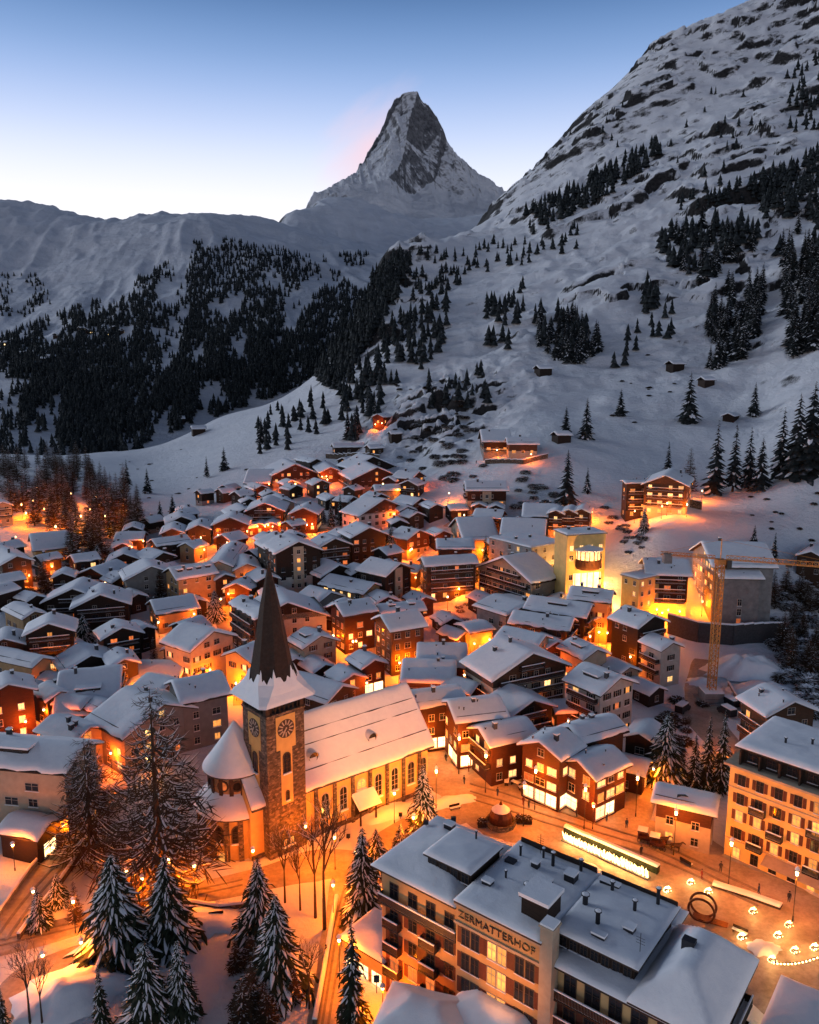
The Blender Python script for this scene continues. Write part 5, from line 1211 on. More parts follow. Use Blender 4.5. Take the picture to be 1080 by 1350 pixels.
def strip(mb, base, az, ln_, w, droop, mi, lift=0.0, t0=0.0, curl=0.0, n=4, vee=.3, wig=0.0, rs=None):
    """one branch pad: a spine that droops, with two sloping sides"""
    vs = []; ca, sa = cos(az), sin(az)
    for i in range(n + 1):
        t_ = min(1.0, t0 + (1 - t0) * i / n)
        r_ = ln_ * t_; z = base[2] - droop * ln_ * t_ ** 1.4 + curl * ln_ * max(0, t_ - .55) ** 2 * 2 + lift
        ww = w * (.25 + 1.5 * t_) * (1 - t_) ** .55 + .02
        jx = (rs.rand() - .5) * wig if rs is not None else 0
        for s in (-1, 0, 1):
            x = base[0] + ca * r_ - sa * (s * ww + jx); y = base[1] + sa * r_ + ca * (s * ww + jx)
            vs.append((x, y, z - abs(s) * ww * vee))
    fs = []
    for i in range(n):
        for s in (0, 1): a_ = i * 3 + s; fs.append((a_, a_ + 1, a_ + 4, a_ + 3))
    mb.add(vs, fs, mi)
def spruce(h, r, tiers, per, snow, seed, droop=.55, bottom=.06, needles='needles', curl=0.0, w=.34, fringe=0, power=.85):
    rs = np.random.RandomState(seed); mb = MB()
    for k in range(tiers):
        f_ = bottom + (1 - bottom) * (k / tiers) ** .92; z = h * f_
        rr = r * (1 - f_) ** power * (.85 + .3 * rs.rand()) + .12
        m_ = max(4, int(per * (.45 + .75 * (1 - f_))))
        a0 = rs.rand() * 6.28
        for j in range(m_):
            az = a0 + 6.283 * (j + .6 * rs.rand()) / m_; ln_ = rr * (.6 + .55 * rs.rand()); zz = z + (rs.rand() - .5) * h / tiers * (1.3 if tiers != 36 or needles != 'twigs' else 4)
            dr = droop * (.7 + .6 * rs.rand()); wd = w * ln_ * (.8 + .5 * rs.rand()) * .6
            strip(mb, (0, 0, zz), az, ln_, wd, dr, 0, 0, .05, curl, 4, .45, .1 * ln_ * .3, rs)
            for q in range(fringe):       # hanging side twigs
                t_ = .35 + .6 * rs.rand(); b_ = (cos(az) * ln_ * t_, sin(az) * ln_ * t_, zz - dr * ln_ * t_ ** 1.4)
                strip(mb, b_, az + rs.choice((-1, 1)) * (.6 + .6 * rs.rand()), ln_ * .34, wd * .5, dr * 1.5, 0, 0, 0, 0, 2, .5)
            if rs.rand() < snow:
                strip(mb, (0, 0, zz), az, ln_ * .97, wd * (.35 + .4 * rs.rand()), dr, 1, .045 + wd * .16, .18 + .45 * rs.rand(), curl, 3, .42)
    return mb.mesh('crown', [needles, 'snow'])
TR = {}
def tree_proto(key, fn, h, tr):
    TR[key] = (fn(), trunk_mesh(h, tr, rs=np.random.RandomState(len(TR)), lean=.2), h)
for i, (h, r) in enumerate(((17, 5.6), (17, 4.6), (17, 3.5), (17, 5.2))):
    tree_proto('snowfir%d' % i, lambda h=h, r=r, i=i: spruce(h, r, 36, 19, .8, 10 + i, .75, .04, 'needles', .15, .22, 2), h, .32)
for i, (h, r) in enumerate(((17, 1.9), (17, 2.1))):
    tree_proto('darkfir%d' % i, lambda h=h, r=r, i=i: spruce(h, r * 1.25, 34, 14, .4, 30 + i, .6, .06, 'needles', .1, .28, 2), h, .28)
for i in range(4):
    tree_proto('slopefir%d' % i, lambda i=i: spruce(15, (3.5, 3.0, 4.0, 2.6)[i], 22, 12, (.22, .3, .15, .25)[i], 50 + i, .5, (.08, .12, .05, .16)[i], 'far_needles', 0, .5), 15, .25)
for i in range(3):
    tree_proto('larch%d' % i, lambda i=i: spruce(20, (3.8, 4.5, 3.3)[i], 30, 13, .3, 70 + i, .12, .1, 'twigs', .5, .2, 2, .6), 20, .3)
tree_proto('biglarch', lambda: spruce(25, 8.2, 36, 12, .95, 90, .2, .05, 'twigs', .85, .05, 6, .62), 25, .55)
tree_proto('biglarchb', lambda: spruce(21, 7.4, 36, 12, .9, 92, .22, .05, 'twigs', .8, .05, 6, .6), 21, .5)
def plant_tree(key, x, y, z, h, name, label, group=None, rz=None, cat='tree', wide=1.0):
    crown, trunk, h0 = TR[key]; s = h / h0
    r_ = bpy.data.objects.new(name, None); COL.objects.link(r_); r_.location = (x, y, z); r_.scale = (s * wide, s * wide, s); r_.rotation_euler = (0, 0, random.random() * 6.28 if rz is None else rz)
    tag(r_, label, cat, group)
    for nm, me in (('trunk', trunk), ('crown', crown)): link(nm, me, r_)
    return r_
def metres(p, px): return px * (p.y * CP - (p.z - HC) * SP) / FPX / max(.5, cos(math.atan2(HC - p.z, p.y)))
HERO = [  # base pixel, top pixel row, kind, label
 (155, 1258, 1122, 'snowfir0', 'broad snow laden fir beside the bright triangular snow bank'),
 (222, 1240, 1126, 'snowfir3', 'wide snow laden fir standing before the round choir of the church'),
 (197, 1356, 1238, 'snowfir1', 'blue shaded snowy fir, the wider of a pair at the picture bottom'),
 (240, 1346, 1236, 'snowfir2', 'slim blue shaded snowy fir leaning on its wider twin'),
 (343, 1236, 1128, 'snowfir1', 'snowy fir on the dark slope beside the clock tower foot'),
 (366, 1300, 1176, 'snowfir3', 'fluffy snowy fir below the bare trees and the church yard'),
 (465, 1356, 1206, 'darkfir1', 'slender dark fir between the lane and the hotel entrance'),
 (479, 1212, 1088, 'snowfir2', 'slender lamp lit snowy fir by the lane opposite the church'),
 (558, 1104, 1006, 'snowfir2', 'snowy fir with a bright lamp beside it at the far end of the church'),
 (528, 1114, 1082, 'snowfir1', 'small snowy fir on the church lawn'),
 (496, 1150, 1090, 'snowfir3', 'stumpy snowy fir between the church lawn and the grand hotel'),
 (135, 1360, 1268, 'darkfir0', 'dark fir at the lower edge beside the snow bank'),
 (6, 1362, 1300, 'darkfir1', 'dark fir cut by the lower corner of the view'),
 (53, 1222, 1168, 'snowfir1', 'small glowing fir lit by a lamp at the roadside'),
 (77, 1192, 1148, 'snowfir3', 'small fir behind the glowing roadside fir'),
 (100, 1214, 1160, 'larch0', 'brownish larch next to the glowing roadside fir'),
 (876, 1032, 938, 'snowfir3', 'tall snowy fir catching orange light behind the lone low house'),
 (914, 1040, 962, 'darkfir1', 'dark slim fir nearest to the orange lit tall fir'),
 (931, 1040, 940, 'darkfir0', 'dark slim fir in the middle of three beside the long hotel'),
 (950, 1042, 934, 'darkfir1', 'tallest dark slim fir against the side of the long hotel'),
 (896, 1028, 970, 'larch2', 'reddish bare larch among the dark slim firs'),
 (284, 816, 776, 'snowfir0', 'snowy fir in the orange lit courtyard left of the spire'),
 (112, 856, 806, 'snowfir3', 'snow crusted fir between two dark chalets'),
 (160, 812, 782, 'snowfir1', 'snowy fir beside the black gabled chalet'),
 (176, 806, 776, 'snowfir2', 'thin snowy fir in front of the grey gabled house'),
 (501, 792, 742, 'darkfir0', 'narrow dark fir before the black house with the pale bay'),
 (516, 732, 690, 'snowfir2', 'glowing fir wrapped in lights beside the red chalet'),
 (503, 730, 694, 'snowfir1', 'dark snowy fir right next to the glowing wrapped fir'),
 (640, 748, 704, 'darkfir1', 'dark fir between the balconied blocks in mid village'),
 (628, 764, 738, 'snowfir3', 'round snowy fir by the balconied block'),
 (424, 690, 658, 'snowfir2', 'first of the slim firs below the sledging slope'),
 (437, 694, 652, 'darkfir1', 'tall slim fir below the sledging slope'),
 (449, 692, 648, 'darkfir0', 'tallest slim fir below the sledging slope'),
 (462, 690, 656, 'snowfir1', 'wide snowy fir at the end of the row below the sledging slope'),
 (337, 668, 638, 'darkfir0', 'fir standing between the red tower house and the red chalet'),
 (747, 668, 590, 'slopefir0', 'great dark spruce alone above the orange gables'),
 (774, 650, 614, 'slopefir1', 'smaller hazy spruce beside the great dark spruce'),
 (849, 702, 666, 'snowfir2', 'glowing red lit fir on the slope under the lit chalet'),
 (60, 784, 734, 'larch1', 'bushy larch behind the brown house under the wood'),
 (100, 780, 742, 'larch0', 'brown larch over the valley edge lane'),
 (130, 752, 715, 'snowfir3', 'snow dusted fir at the end of the wood by the red gable'),
 (232, 812, 790, 'larch2', 'bare dark larch before the small tan house'),
 (212, 790, 745, 'larch1', 'dark larch covering the grey gabled house'),
 (204, 884, 838, 'larch2', 'reddish bare larch in the orange alley'),
 (908, 556, 488, 'slopefir2', 'broad dark spruce on the open meadow'),
 (994, 548, 502, 'slopefir0', 'single even spruce far out on the meadow'),
 (773, 578, 522, 'slopefir0', 'bigger of two spruces on the meadow above the terrace house'),
 (746, 574, 534, 'slopefir2', 'smaller of two spruces on the meadow above the terrace house'),
 (818, 548, 510, 'slopefir2', 'bushy pine on the meadow with snow at its foot'),
 (908, 652, 588, 'larch0', 'lamp lit larch next to the large lit chalet'),
 (942, 652, 552, 'slopefir1', 'tall thin spruce in the row behind the large lit chalet'),
 (966, 648, 556, 'slopefir3', 'very thin tall spruce in the row behind the large lit chalet'),
 (986, 644, 562, 'slopefir1', 'spruce in the middle of the row on the snow ridge'),
 (1002, 646, 574, 'slopefir0', 'last spruce of the row on the snow ridge'),
 (880, 630, 580, 'slopefir3', 'pale feathery tree behind the roof of the large lit chalet'),
 (1028, 632, 535, 'slopefir1', 'first tall spruce of the thick group at the meadow edge'),
 (1048, 628, 515, 'slopefir0', 'second tall spruce of the thick group at the meadow edge'),
 (1066, 622, 500, 'slopefir2', 'tallest spruce of the thick group at the meadow edge'),
 (1080, 615, 490, 'slopefir1', 'spruce cut by the edge of the view on the meadow'),
 (1020, 742, 700, 'slopefir3', 'dark fir behind the blank grey building'),
 (994, 716, 690, 'slopefir0', 'little dark fir on the snow ridge above the grey building'),
 (345, 585, 548, 'slopefir0', 'dark spruce at the top end of the lower meadow'),
 (195, 650, 616, 'slopefir0', 'spruce alone on the lower meadow'),
 (273, 630, 600, 'slopefir3', 'slim spruce on the lower meadow by a path'),
 (296, 620, 588, 'slopefir2', 'bushy spruce on the lower meadow by a path'),
 (168, 640, 604, 'slopefir1', 'dark spruce at the meadow border, edge of the wood'),
 (228, 676, 650, 'slopefir2', 'low dark spruce beside the last chalet before the meadow'),
 (212, 690, 658, 'slopefir0', 'small dark spruce next to the last chalet before the meadow'),
 (213, 1165, 902, 'biglarch', 'huge spreading larch with snow lined branches left of the choir'),
 (122, 1128, 970, 'biglarchb', 'large dark larch with snow lined branches by the pale block'),
]
for px, py, top, key, lab in HERO:
    p = GR.hit(px, py)
    h = metres(p, py - top)
    # the tip is what counts: shrink until the tip falls on its row
    for _ in range(25):
        ty = proj(p.x, p.y, p.z + h)[1]; h *= 1 + (ty - top) / max(20, py - top) * .6
    wide = 1.38 if key.startswith('snowfir') else 1.0
    nm = 'larch_tree' if 'larch' in key else 'fir_tree'
    plant_tree(key, p.x, p.y, p.z - .2, h, nm, lab, 'named firs of the village' if False else None, wide=wide)
    FOOT.append((p.x, p.y, 0, 1.5, 1.5))
# clumps on the big slope: polygon, how many, height in metres, kinds, label
def inside(x, y, poly):
    c = False; j = len(poly) - 1
    for i in range(len(poly)):
        if (poly[i][1] > y) != (poly[j][1] > y) and x < (poly[j][0] - poly[i][0]) * (y - poly[i][1]) / (poly[j][1] - poly[i][1]) + poly[i][0]: c = not c
        j = i
    return c
CLUMPS = [
 ([(985, 245), (1085, 205), (1085, 285), (1000, 292)], 40, (14, 20), 'dark spruce in the ragged wood at the upper edge of the slope'),
 ([(880, 258), (1030, 228), (1036, 268), (900, 280)], 30, (10, 15), 'dark spruce along the big rock ledge'),
 ([(866, 330), (900, 300), (1005, 295), (1000, 330), (930, 372), (880, 352)], 46, (15, 24), 'dark spruce in the big clump under the rock ledge on the slope'),
 ([(700, 425), (730, 412), (795, 440), (790, 478), (740, 484), (705, 458)], 40, (14, 20), 'dark spruce in the rounded grove at the middle of the slope'),
 ([(925, 430), (960, 385), (1010, 370), (1005, 430), (975, 480), (935, 490)], 46, (15, 22), 'dark spruce in the tall grove beside the upper meadow'),
 ([(1025, 330), (1080, 280), (1085, 460), (1040, 475)], 55, (16, 24), 'dark spruce in the dense wood at the edge of the slope'),
 ([(846, 380), (866, 376), (868, 412), (850, 415)], 7, (12, 17), 'dark spruce in the short row below the rock ledge'),
 ([(690, 285), (760, 245), (868, 190), (872, 208), (800, 262), (720, 300)], 90, (14, 20), 'spruce in the dark band of wood climbing below the ridge'),
 ([(1035, 95), (1085, 70), (1085, 195), (1040, 170)], 24, (13, 18), 'spruce high on the rocky upper slope'),
 ([(620, 330), (700, 300), (770, 300), (760, 330), (690, 350), (640, 365)], 26, (9, 14), 'small spruce scattered below the band of wood'),
 ([(640, 400), (690, 380), (690, 412), (672, 470), (640, 468)], 16, (11, 17), 'spruce on the snowy hump beside the grove'),
 ([(500, 440), (560, 400), (600, 400), (590, 460), (540, 500), (500, 520)], 46, (11, 17), 'dark spruce on the steep crag above the sledging slope'),
 ([(445, 500), (500, 470), (505, 545), (470, 585), (445, 575)], 34, (11, 17), 'dark spruce in the gully at the slope foot'),
 ([(500, 345), (560, 330), (640, 340), (610, 380), (560, 395), (510, 400)], 40, (9, 14), 'small dark spruce along the shoulder of the slope'),
 ([(330, 555), (420, 520), (440, 560), (380, 600), (340, 600)], 22, (9, 14), 'dark spruce along the border of the lower meadow'),
 ([(560, 500), (640, 490), (650, 540), (570, 545)], 12, (8, 13), 'spruce clinging to the rocks above the terrace'),
 ([(790, 460), (880, 400), (910, 430), (820, 500)], 8, (9, 13), 'spruce dotted on the open slope'),
 ([(700, 200), (760, 130), (980, 120), (1030, 220), (880, 270)], 16, (9, 14), 'spruce dotted among the ledges of the upper slope'),
]
rs0 = np.random.RandomState(5); SLOPE = []
for poly, n, (h0, h1), lab in CLUMPS:
    xs = [p[0] for p in poly]; ys = [p[1] for p in poly]; k = 0; t_ = 0
    n = int(n * 1.7)
    while k < n and t_ < n * 40:
        t_ += 1; px, py = rs0.uniform(min(xs), max(xs)), rs0.uniform(min(ys), max(ys))
        if not inside(px, py, poly): continue
        p = GR.hit(px, py)
        if p is None or p.y > 1700 or not free(p.x, p.y, 2): continue
        h = rs0.uniform(h0, h1); SLOPE.append((h / p.y, p, h, lab)); k += 1
SLOPE.sort(key=lambda q: -q[0])
rest = []
for i, (_, p, h, lab) in enumerate(SLOPE):
    if i < 228: plant_tree('slopefir%d' % rs0.randint(4), p.x, p.y, p.z - .3, h * .92, 'spruce_tree', lab, 'groves on the big slope: ' + lab[:40], wide=rs0.uniform(.9, 1.25))
    else: rest.append((p, h))
# brown wood at the edge of the village
k = 0; t_ = 0
poly = [(-20, 606), (60, 604), (150, 625), (188, 668), (190, 705), (150, 726), (128, 756), (110, 764), (75, 752), (62, 700), (-20, 690)]
while k < 105 and t_ < 4000:
    t_ += 1; px, py = rs0.uniform(-20, 195), rs0.uniform(596, 770)
    if not inside(px, py, poly): continue
    p = GR.hit(px, py)
    if p is None or not free(p.x, p.y, 2.5): continue
    plant_tree('larch%d' % rs0.randint(3), p.x, p.y, p.z - .3, rs0.uniform(13, 21), 'larch_tree', 'brown larch in the lamp lit wood beside the village', 'larches of the lamp lit wood', wide=rs0.uniform(.9, 1.3)); k += 1
k = 0; t_ = 0
poly = [(1010, 790), (1085, 765), (1085, 950), (1045, 925)]
while k < 22 and t_ < 2000:
    t_ += 1; px, py = rs0.uniform(1000, 1085), rs0.uniform(760, 950)
    if not inside(px, py, poly): continue
    p = GR.hit(px, py)
    if p is None or not free(p.x, p.y, 2.5): continue
    plant_tree('larch%d' % rs0.randint(3), p.x, p.y, p.z - .3, rs0.uniform(7, 12), 'larch_tree', 'dark snow flecked tree on the steep bank beside the building site', 'trees of the steep bank', wide=rs0.uniform(1.1, 1.5)); k += 1
k = 0; t_ = 0
while k < 15 and t_ < 900:
    t_ += 1; px, py = rs0.uniform(304, 392), rs0.uniform(1262, 1362)
    p = GR.hit(px, py)
    if not free(p.x, p.y, 1.0): continue
    plant_tree('larch%d' % rs0.randint(3), p.x, p.y, p.z - .3, rs0.uniform(4.5, 8), 'larch_tree', 'dark reddish young larch in the thicket beside the steep lane', 'thicket beside the steep lane', wide=rs0.uniform(1.2, 1.7)); k += 1
# far woods, one mass
def far_wood(name, pts, mat='far_needles', sides=6, seed=3):
    rs = np.random.RandomState(seed); V = []; F = []
    base = []
    for (z0, z1, r_) in ((.08, .5, 1.0), (.34, .76, .72), (.6, 1.0, .45)):
        o = len(base); base += [(r_ * cos(6.283 * i / sides), r_ * sin(6.283 * i / sides), z0) for i in range(sides)] + [(0, 0, z1)]
        F += [(o + i, o + (i + 1) % sides, o + sides) for i in range(sides)]
    base = np.array(base); F = np.array(F); n = len(pts); nb = len(base)
    P = np.array([(p[0], p[1], p[2]) for p, h in pts]); H = np.array([h for p, h in pts])
    R = H * rs.uniform(.17, .30, n); A_ = rs.uniform(0, 6.28, n)
    jit = 1 + (rs.rand(n, nb) - .5) * .7
    x = base[None, :, 0] * np.cos(A_)[:, None] - base[None, :, 1] * np.sin(A_)[:, None]; y = base[None, :, 0] * np.sin(A_)[:, None] + base[None, :, 1] * np.cos(A_)[:, None]
    V = np.stack([x * R[:, None] * jit + P[:, :1], y * R[:, None] * jit + P[:, 1:2], base[None, :, 2] * H[:, None] * (1 + (jit - 1) * .15) + P[:, 2:3] - .5], 2).reshape(-1, 3)
    T = (F[None] + (np.arange(n) * nb)[:, None, None]).reshape(-1, 3)
    me = bpy.data.meshes.new(name); me.vertices.add(len(V)); me.vertices.foreach_set('co', V.ravel()); me.loops.add(T.size); me.loops.foreach_set('vertex_index', T.ravel().astype(np.int32))
    me.polygons.add(len(T)); me.polygons.foreach_set('loop_start', np.arange(0, T.size, 3, dtype=np.int32)); me.update(calc_edges=True); me.materials.append(MATS[mat])
    return tag(link(name, me), 'dark far off conifer wood covering the shaded hillside across the valley', 'forest', None, 'stuff')
WOODS = [
 ([(248, 322), (300, 316), (430, 340), (466, 378), (500, 400), (520, 430), (430, 500), (300, 545), (180, 590), (150, 560), (235, 470), (250, 400)], 4300, .43, (11, 17)),
 ([(0, 445), (130, 395), (245, 335), (255, 400), (160, 470), (60, 500), (0, 500)], 1500, .50, (11, 16)),
 ([(15, 520), (90, 480), (200, 440), (235, 520), (190, 595), (110, 600), (30, 560)], 1700, .40, (11, 16)),
 ([(-10, 470), (60, 470), (230, 560), (200, 606), (-10, 606)], 420, .42, (10, 15)),
 ([(-10, 360), (50, 362), (70, 400), (30, 420), (-10, 415)], 120, .4, (10, 15)),
 ([(160, 450), (290, 400), (300, 520), (190, 560)], 250, .2, (10, 15)),
 ([(445, 335), (490, 335), (480, 352), (450, 350)], 40, .2, (14, 20)),
]
far = []
for poly, n, thr, (h0, h1) in WOODS:
    xs = [p[0] for p in poly]; ys = [p[1] for p in poly]; k = 0; t_ = 0
    while k < n and t_ < n * 12:
        t_ += 1; px, py = rs0.uniform(min(xs), max(xs)), rs0.uniform(min(ys), max(ys))
        if not inside(px, py, poly): continue
        cl = fbm(np.array([px / 24.]), np.array([py / 34. + px / 60.]), 3, 91)[0]
        if cl + rs0.rand() * .22 < thr + .09: continue
        p = HL.hit(px, py)
        if p is None or p.y > 5200: continue
        far.append((p, rs0.uniform(h0, h1))); k += 1
fl = 0; t_ = 0
poly = [(486, 372), (508, 350), (528, 336), (546, 345), (520, 400), (470, 480), (440, 520), (415, 500), (450, 430)]
while fl < 400 and t_ < 9000:
    t_ += 1; px, py = rs0.uniform(410, 555), rs0.uniform(315, 525)
    if not inside(px, py, poly): continue
    p = GR.hit(px, py)
    if p is None or p.y > 1500: continue
    far.append((p, rs0.uniform(11, 17))); fl += 1
far_wood('forest', far + [(p, h) for p, h in rest])
# bare trees
def bare_mesh(h, seed, snow=True):
    rs = random.Random(seed); mb = MB(); sn = MB()
    def grow(p, d, ln_, r, lev):
        q = p + d * ln_; mb.bar(p, q, r, 0, 5 if lev < 2 else 3, r * .68)
        if lev >= 1 and abs(d.z) < .85 and rs.random() < .5: mb.bar(p + Vector((0, 0, r * .9)), q + Vector((0, 0, r * .7)), r * .55, 1, 3, r * .4)
        if lev >= 5: return
        for k in range(2 if lev else 3):
            ax = Vector((rs.uniform(-1, 1), rs.uniform(-1, 1), rs.uniform(-.2, .5))).normalized()
            nd = (d * 1.05 + ax * (.62 if lev else .4) + Vector((0, 0, .16))).normalized(); grow(q, nd, ln_ * rs.uniform(.66, .86), r * .66, lev + 1)
        if lev < 3: grow(q, (d + Vector((rs.uniform(-.2, .2), rs.uniform(-.2, .2), .3))).normalized(), ln_ * .8, r * .7, lev + 1)
    grow(Vector((0, 0, h * .25)), Vector((0, 0, 1)), h * .2, h * .011, 0)
    t_ = MB(); t_.bar((0, 0, -1), (0, 0, h * .255), h * .016, 0, 7, h * .0112)
    return mb.mesh('crown', ['bark', 'snow']), t_.mesh('trunk', 'bark'), h
for i in range(3): TR['bare%d' % i] = bare_mesh(14, 40 + i)
for px, py, top, key, lab in (
 (428, 1226, 1050, 'bare0', 'tallest bare tree standing against the lit church wall'), (416, 1210, 1078, 'bare1', 'bare tree next to the tallest one against the church wall'),
 (376, 1190, 1090, 'bare2', 'slender bare tree at the foot of the clock tower'), (40, 1350, 1240, 'bare1', 'bare tree on the lit snow bank, the taller of two'), (56, 1352, 1262, 'bare2', 'bare tree on the lit snow bank, the smaller of two'),
 (396, 1200, 1110, 'bare0', 'thin bare tree between the clock tower and the lane'), (408, 1330, 1240, 'bare1', 'bare reddish tree beside the steep lane'), (905, 985, 940, 'bare2', 'bare bushy tree behind the tall lit fir')):
    p = GR.hit(px, py); h = metres(p, py - top)
    for _ in range(25): h *= 1 + (proj(p.x, p.y, p.z + h)[1] - top) / max(20, py - top) * .6
    plant_tree(key, p.x, p.y, p.z - .2, h, 'bare_tree', lab)
# shrubs: twiggy domes loaded with snow
def shrub_mesh(seed, snow=.5, n=150):
    rs = np.random.RandomState(seed); mb = MB()
    for k in range(n * 3):
        az, el = rs.rand() * 6.28, rs.rand() ** .7 * 1.45; r_ = .55 + .5 * rs.rand()
        d = Vector((cos(az) * cos(el), sin(az) * cos(el), sin(el) * .9)) * r_
        strip(mb, (d.x * .45, d.y * .45, d.z * .55 + .1), az + rs.randn() * .5, .55 * cos(el) + .18, .05, .35 - sin(el) * .6, 0, 0, 0, 0, 3, .4)
        if rs.rand() < snow: strip(mb, (d.x * .45, d.y * .45, d.z * .55 + .16), az + rs.randn() * .5, .45 * cos(el) + .15, .075, .35 - sin(el) * .6, 1, 0, .1, 0, 2, .4)
    return mb.mesh('shrub', ['twigs', 'snow'])
SHR = [shrub_mesh(i, (.75, .6, .45)[i]) for i in range(3)]; SHD = [shrub_mesh(10 + i, .1) for i in range(2)]
def shrub(p, r, label, group, dark=False, name='shrub'):
    o = link(name, (SHD if dark else SHR)[rs0.randint(2 if dark else 3)]); o.location = (p.x, p.y, p.z - .15); o.scale = (r, r, r * rs0.uniform(.7, 1.0)); o.rotation_euler = (0, 0, rs0.rand() * 6)
    tag(o, label, 'shrub', group)
for poly, n, r0, r1, dark, lab in (
 ([(520, 560), (640, 545), (650, 640), (600, 640), (520, 600)], 40, 1.6, 4.0, False, 'snow loaded bush on the bank under the rocky terrace'),
 ([(505, 500), (650, 500), (660, 560), (520, 570)], 26, 1.2, 2.8, True, 'dark bush among the rocks of the crag'),
 ([(690, 620), (740, 650), (700, 690), (660, 650)], 18, 1.4, 3.0, False, 'snow loaded bush beside the row of orange gables'),
 ([(1000, 780), (1085, 760), (1085, 950), (1030, 930)], 105, 1.6, 3.4, False, 'snow flecked bush on the steep dark bank beside the building site'),
 ([(790, 660), (830, 680), (860, 730), (820, 730)], 16, 1.0, 2.2, False, 'snow capped bush below the lit chalet'),
 ([(0, 770), (80, 750), (100, 790), (20, 800)], 16, 1.3, 2.6, True, 'dark tangled bush on the valley edge'),
 ([(960, 620), (1080, 640), (1080, 720), (1000, 700)], 12, .7, 1.5, True, 'little dark bush on the snow ridge'),
 ([(780, 480), (900, 460), (900, 560), (800, 560)], 14, .8, 1.7, True, 'little dark bush on the open meadow'),
 ([(150, 600), (330, 580), (330, 650), (160, 660)], 16, .8, 1.8, True, 'little dark bush on the lower meadow'),
 ([(590, 770), (660, 780), (660, 820), (600, 830)], 12, .8, 1.6, False, 'snow covered bush among the heaps in mid village'),
 ([(860, 920), (930, 930), (900, 1000), (870, 1000)], 14, 1.2, 2.4, True, 'reddish bush beneath the building site'),
 ([(420, 655), (480, 650), (480, 700), (420, 700)], 12, 1.2, 2.2, False, 'snowy bush among the slim firs below the sledging slope')):
    k = 0; t_ = 0; xs = [p[0] for p in poly]; ys = [p[1] for p in poly]
    while k < n and t_ < 1500:
        t_ += 1; px, py = rs0.uniform(min(xs), max(xs)), rs0.uniform(min(ys), max(ys))
        if not inside(px, py, poly): continue
        p = GR.hit(px, py)
        if p is None or not free(p.x, p.y, 1.2): continue
        shrub(p, rs0.uniform(r0, r1), lab, lab[:36], dark); k += 1
# ------------------------------------------------------------------ streets
def street(name, pts, width, lift=.07, mat='street_snow', uneven=.3):
    """a strip of trodden snow draped on the ground; pts are source pixels on the ground"""
    P = [GR.hit(*q) for q in pts]; Q = []
    for i in range(len(P) - 1):     # Catmull-Rom
        p0, p1, p2, p3 = P[max(i - 1, 0)], P[i], P[i + 1], P[min(i + 2, len(P) - 1)]
        n = max(3, int((p2 - p1).length / 1.0))
        for k in range(n):
            t_ = k / n; Q.append(.5 * ((2 * p1) + (p2 - p0) * t_ + (2 * p0 - 5 * p1 + 4 * p2 - p3) * t_ ** 2 + (3 * p1 - p0 - 3 * p2 + p3) * t_ ** 3))
    Q.append(P[-1]); wds = width if isinstance(width, (list, tuple)) else [width] * len(pts)
    m_ = 12; vs = []; n = len(Q)
    for i, q in enumerate(Q):
        d = (Q[min(i + 1, n - 1)] - Q[max(i - 1, 0)]); d.z = 0; d.normalize(); nn = Vector((-d.y, d.x, 0))
        w_ = np.interp(i / (n - 1), np.linspace(0, 1, len(wds)), wds) * (1 + uneven * .35 * sin(i * .37) * sin(i * .11 + 2))
        for j in range(m_ + 1):
            s = (j / m_ - .5) * w_; x, y = q.x + nn.x * s, q.y + nn.y * s
            vs.append((x, y, float(GR.h(x, y)) + lift * (1 if 0 < j < m_ else -1.0)))
    k = m_ + 1; fs = [(a_ * k + b_, (a_ + 1) * k + b_, (a_ + 1) * k + b_ + 1, a_ * k + b_ + 1) for a_ in range(n - 1) for b_ in range(m_)]
    mb = MB(); mb.add(vs, fs); return tag(mb.build(name, mat, None, True), kind='structure')
street('square', [(560, 975), (590, 1010), (660, 1055), (760, 1090), (860, 1120), (960, 1170), (1080, 1235)], [7, 14, 20, 20, 20, 18, 18], .10)
street('street', [(1110, 1330), (1060, 1290), (990, 1240), (900, 1180), (800, 1120), (720, 1085)], [18, 18, 16, 12, 10, 6], .13)
street('street', [(425, 1370), (437, 1290), (447, 1225), (462, 1170), (500, 1128), (560, 1088), (620, 1060), (690, 1050)], [4.2, 4.4, 5, 8, 9, 9, 10, 8], .16)
street('street', [(-10, 1248), (70, 1228), (150, 1205), (250, 1180), (340, 1160), (420, 1140), (480, 1140)], [5, 5, 5, 5.5, 6, 9, 8], .19)
street('street', [(575, 985), (553, 945), (542, 905), (535, 880), (500, 862), (455, 845), (440, 838)], [6, 5, 6, 6, 5, 6, 5], .13)
street('street', [(540, 900), (610, 900), (615, 880), (650, 850), (690, 838)], 4.5, .16)
street('street', [(-5, 1235), (40, 1180), (85, 1130), (125, 1085), (150, 1040)], 6, .22)
street('path', [(-5, 1345), (30, 1290), (90, 1262), (140, 1250)], 4, .1)
street('street', [(830, 1085), (850, 1040), (865, 1010)], 6, .22)
street('street', [(700, 940), (715, 905), (745, 870), (785, 840), (800, 810), (790, 785), (760, 782)], 4.5, .13)
street('street', [(555, 745), (540, 730), (515, 738), (470, 752)], 5, .13)
street('street', [(345, 715), (370, 702), (420, 700), (440, 700)], 6, .13)
street('street', [(320, 930), (318, 890), (300, 850), (295, 800), (308, 786)], 4.5, .13)
street('street', [(150, 900), (190, 905), (205, 885), (215, 850)], 4, .13)
street('street', [(930, 870), (925, 905), (930, 950), (960, 990), (955, 1020)], [6, 8, 10, 8, 6], .13)
street('path', [(590, 690), (612, 696), (600, 720)], 6, .13)
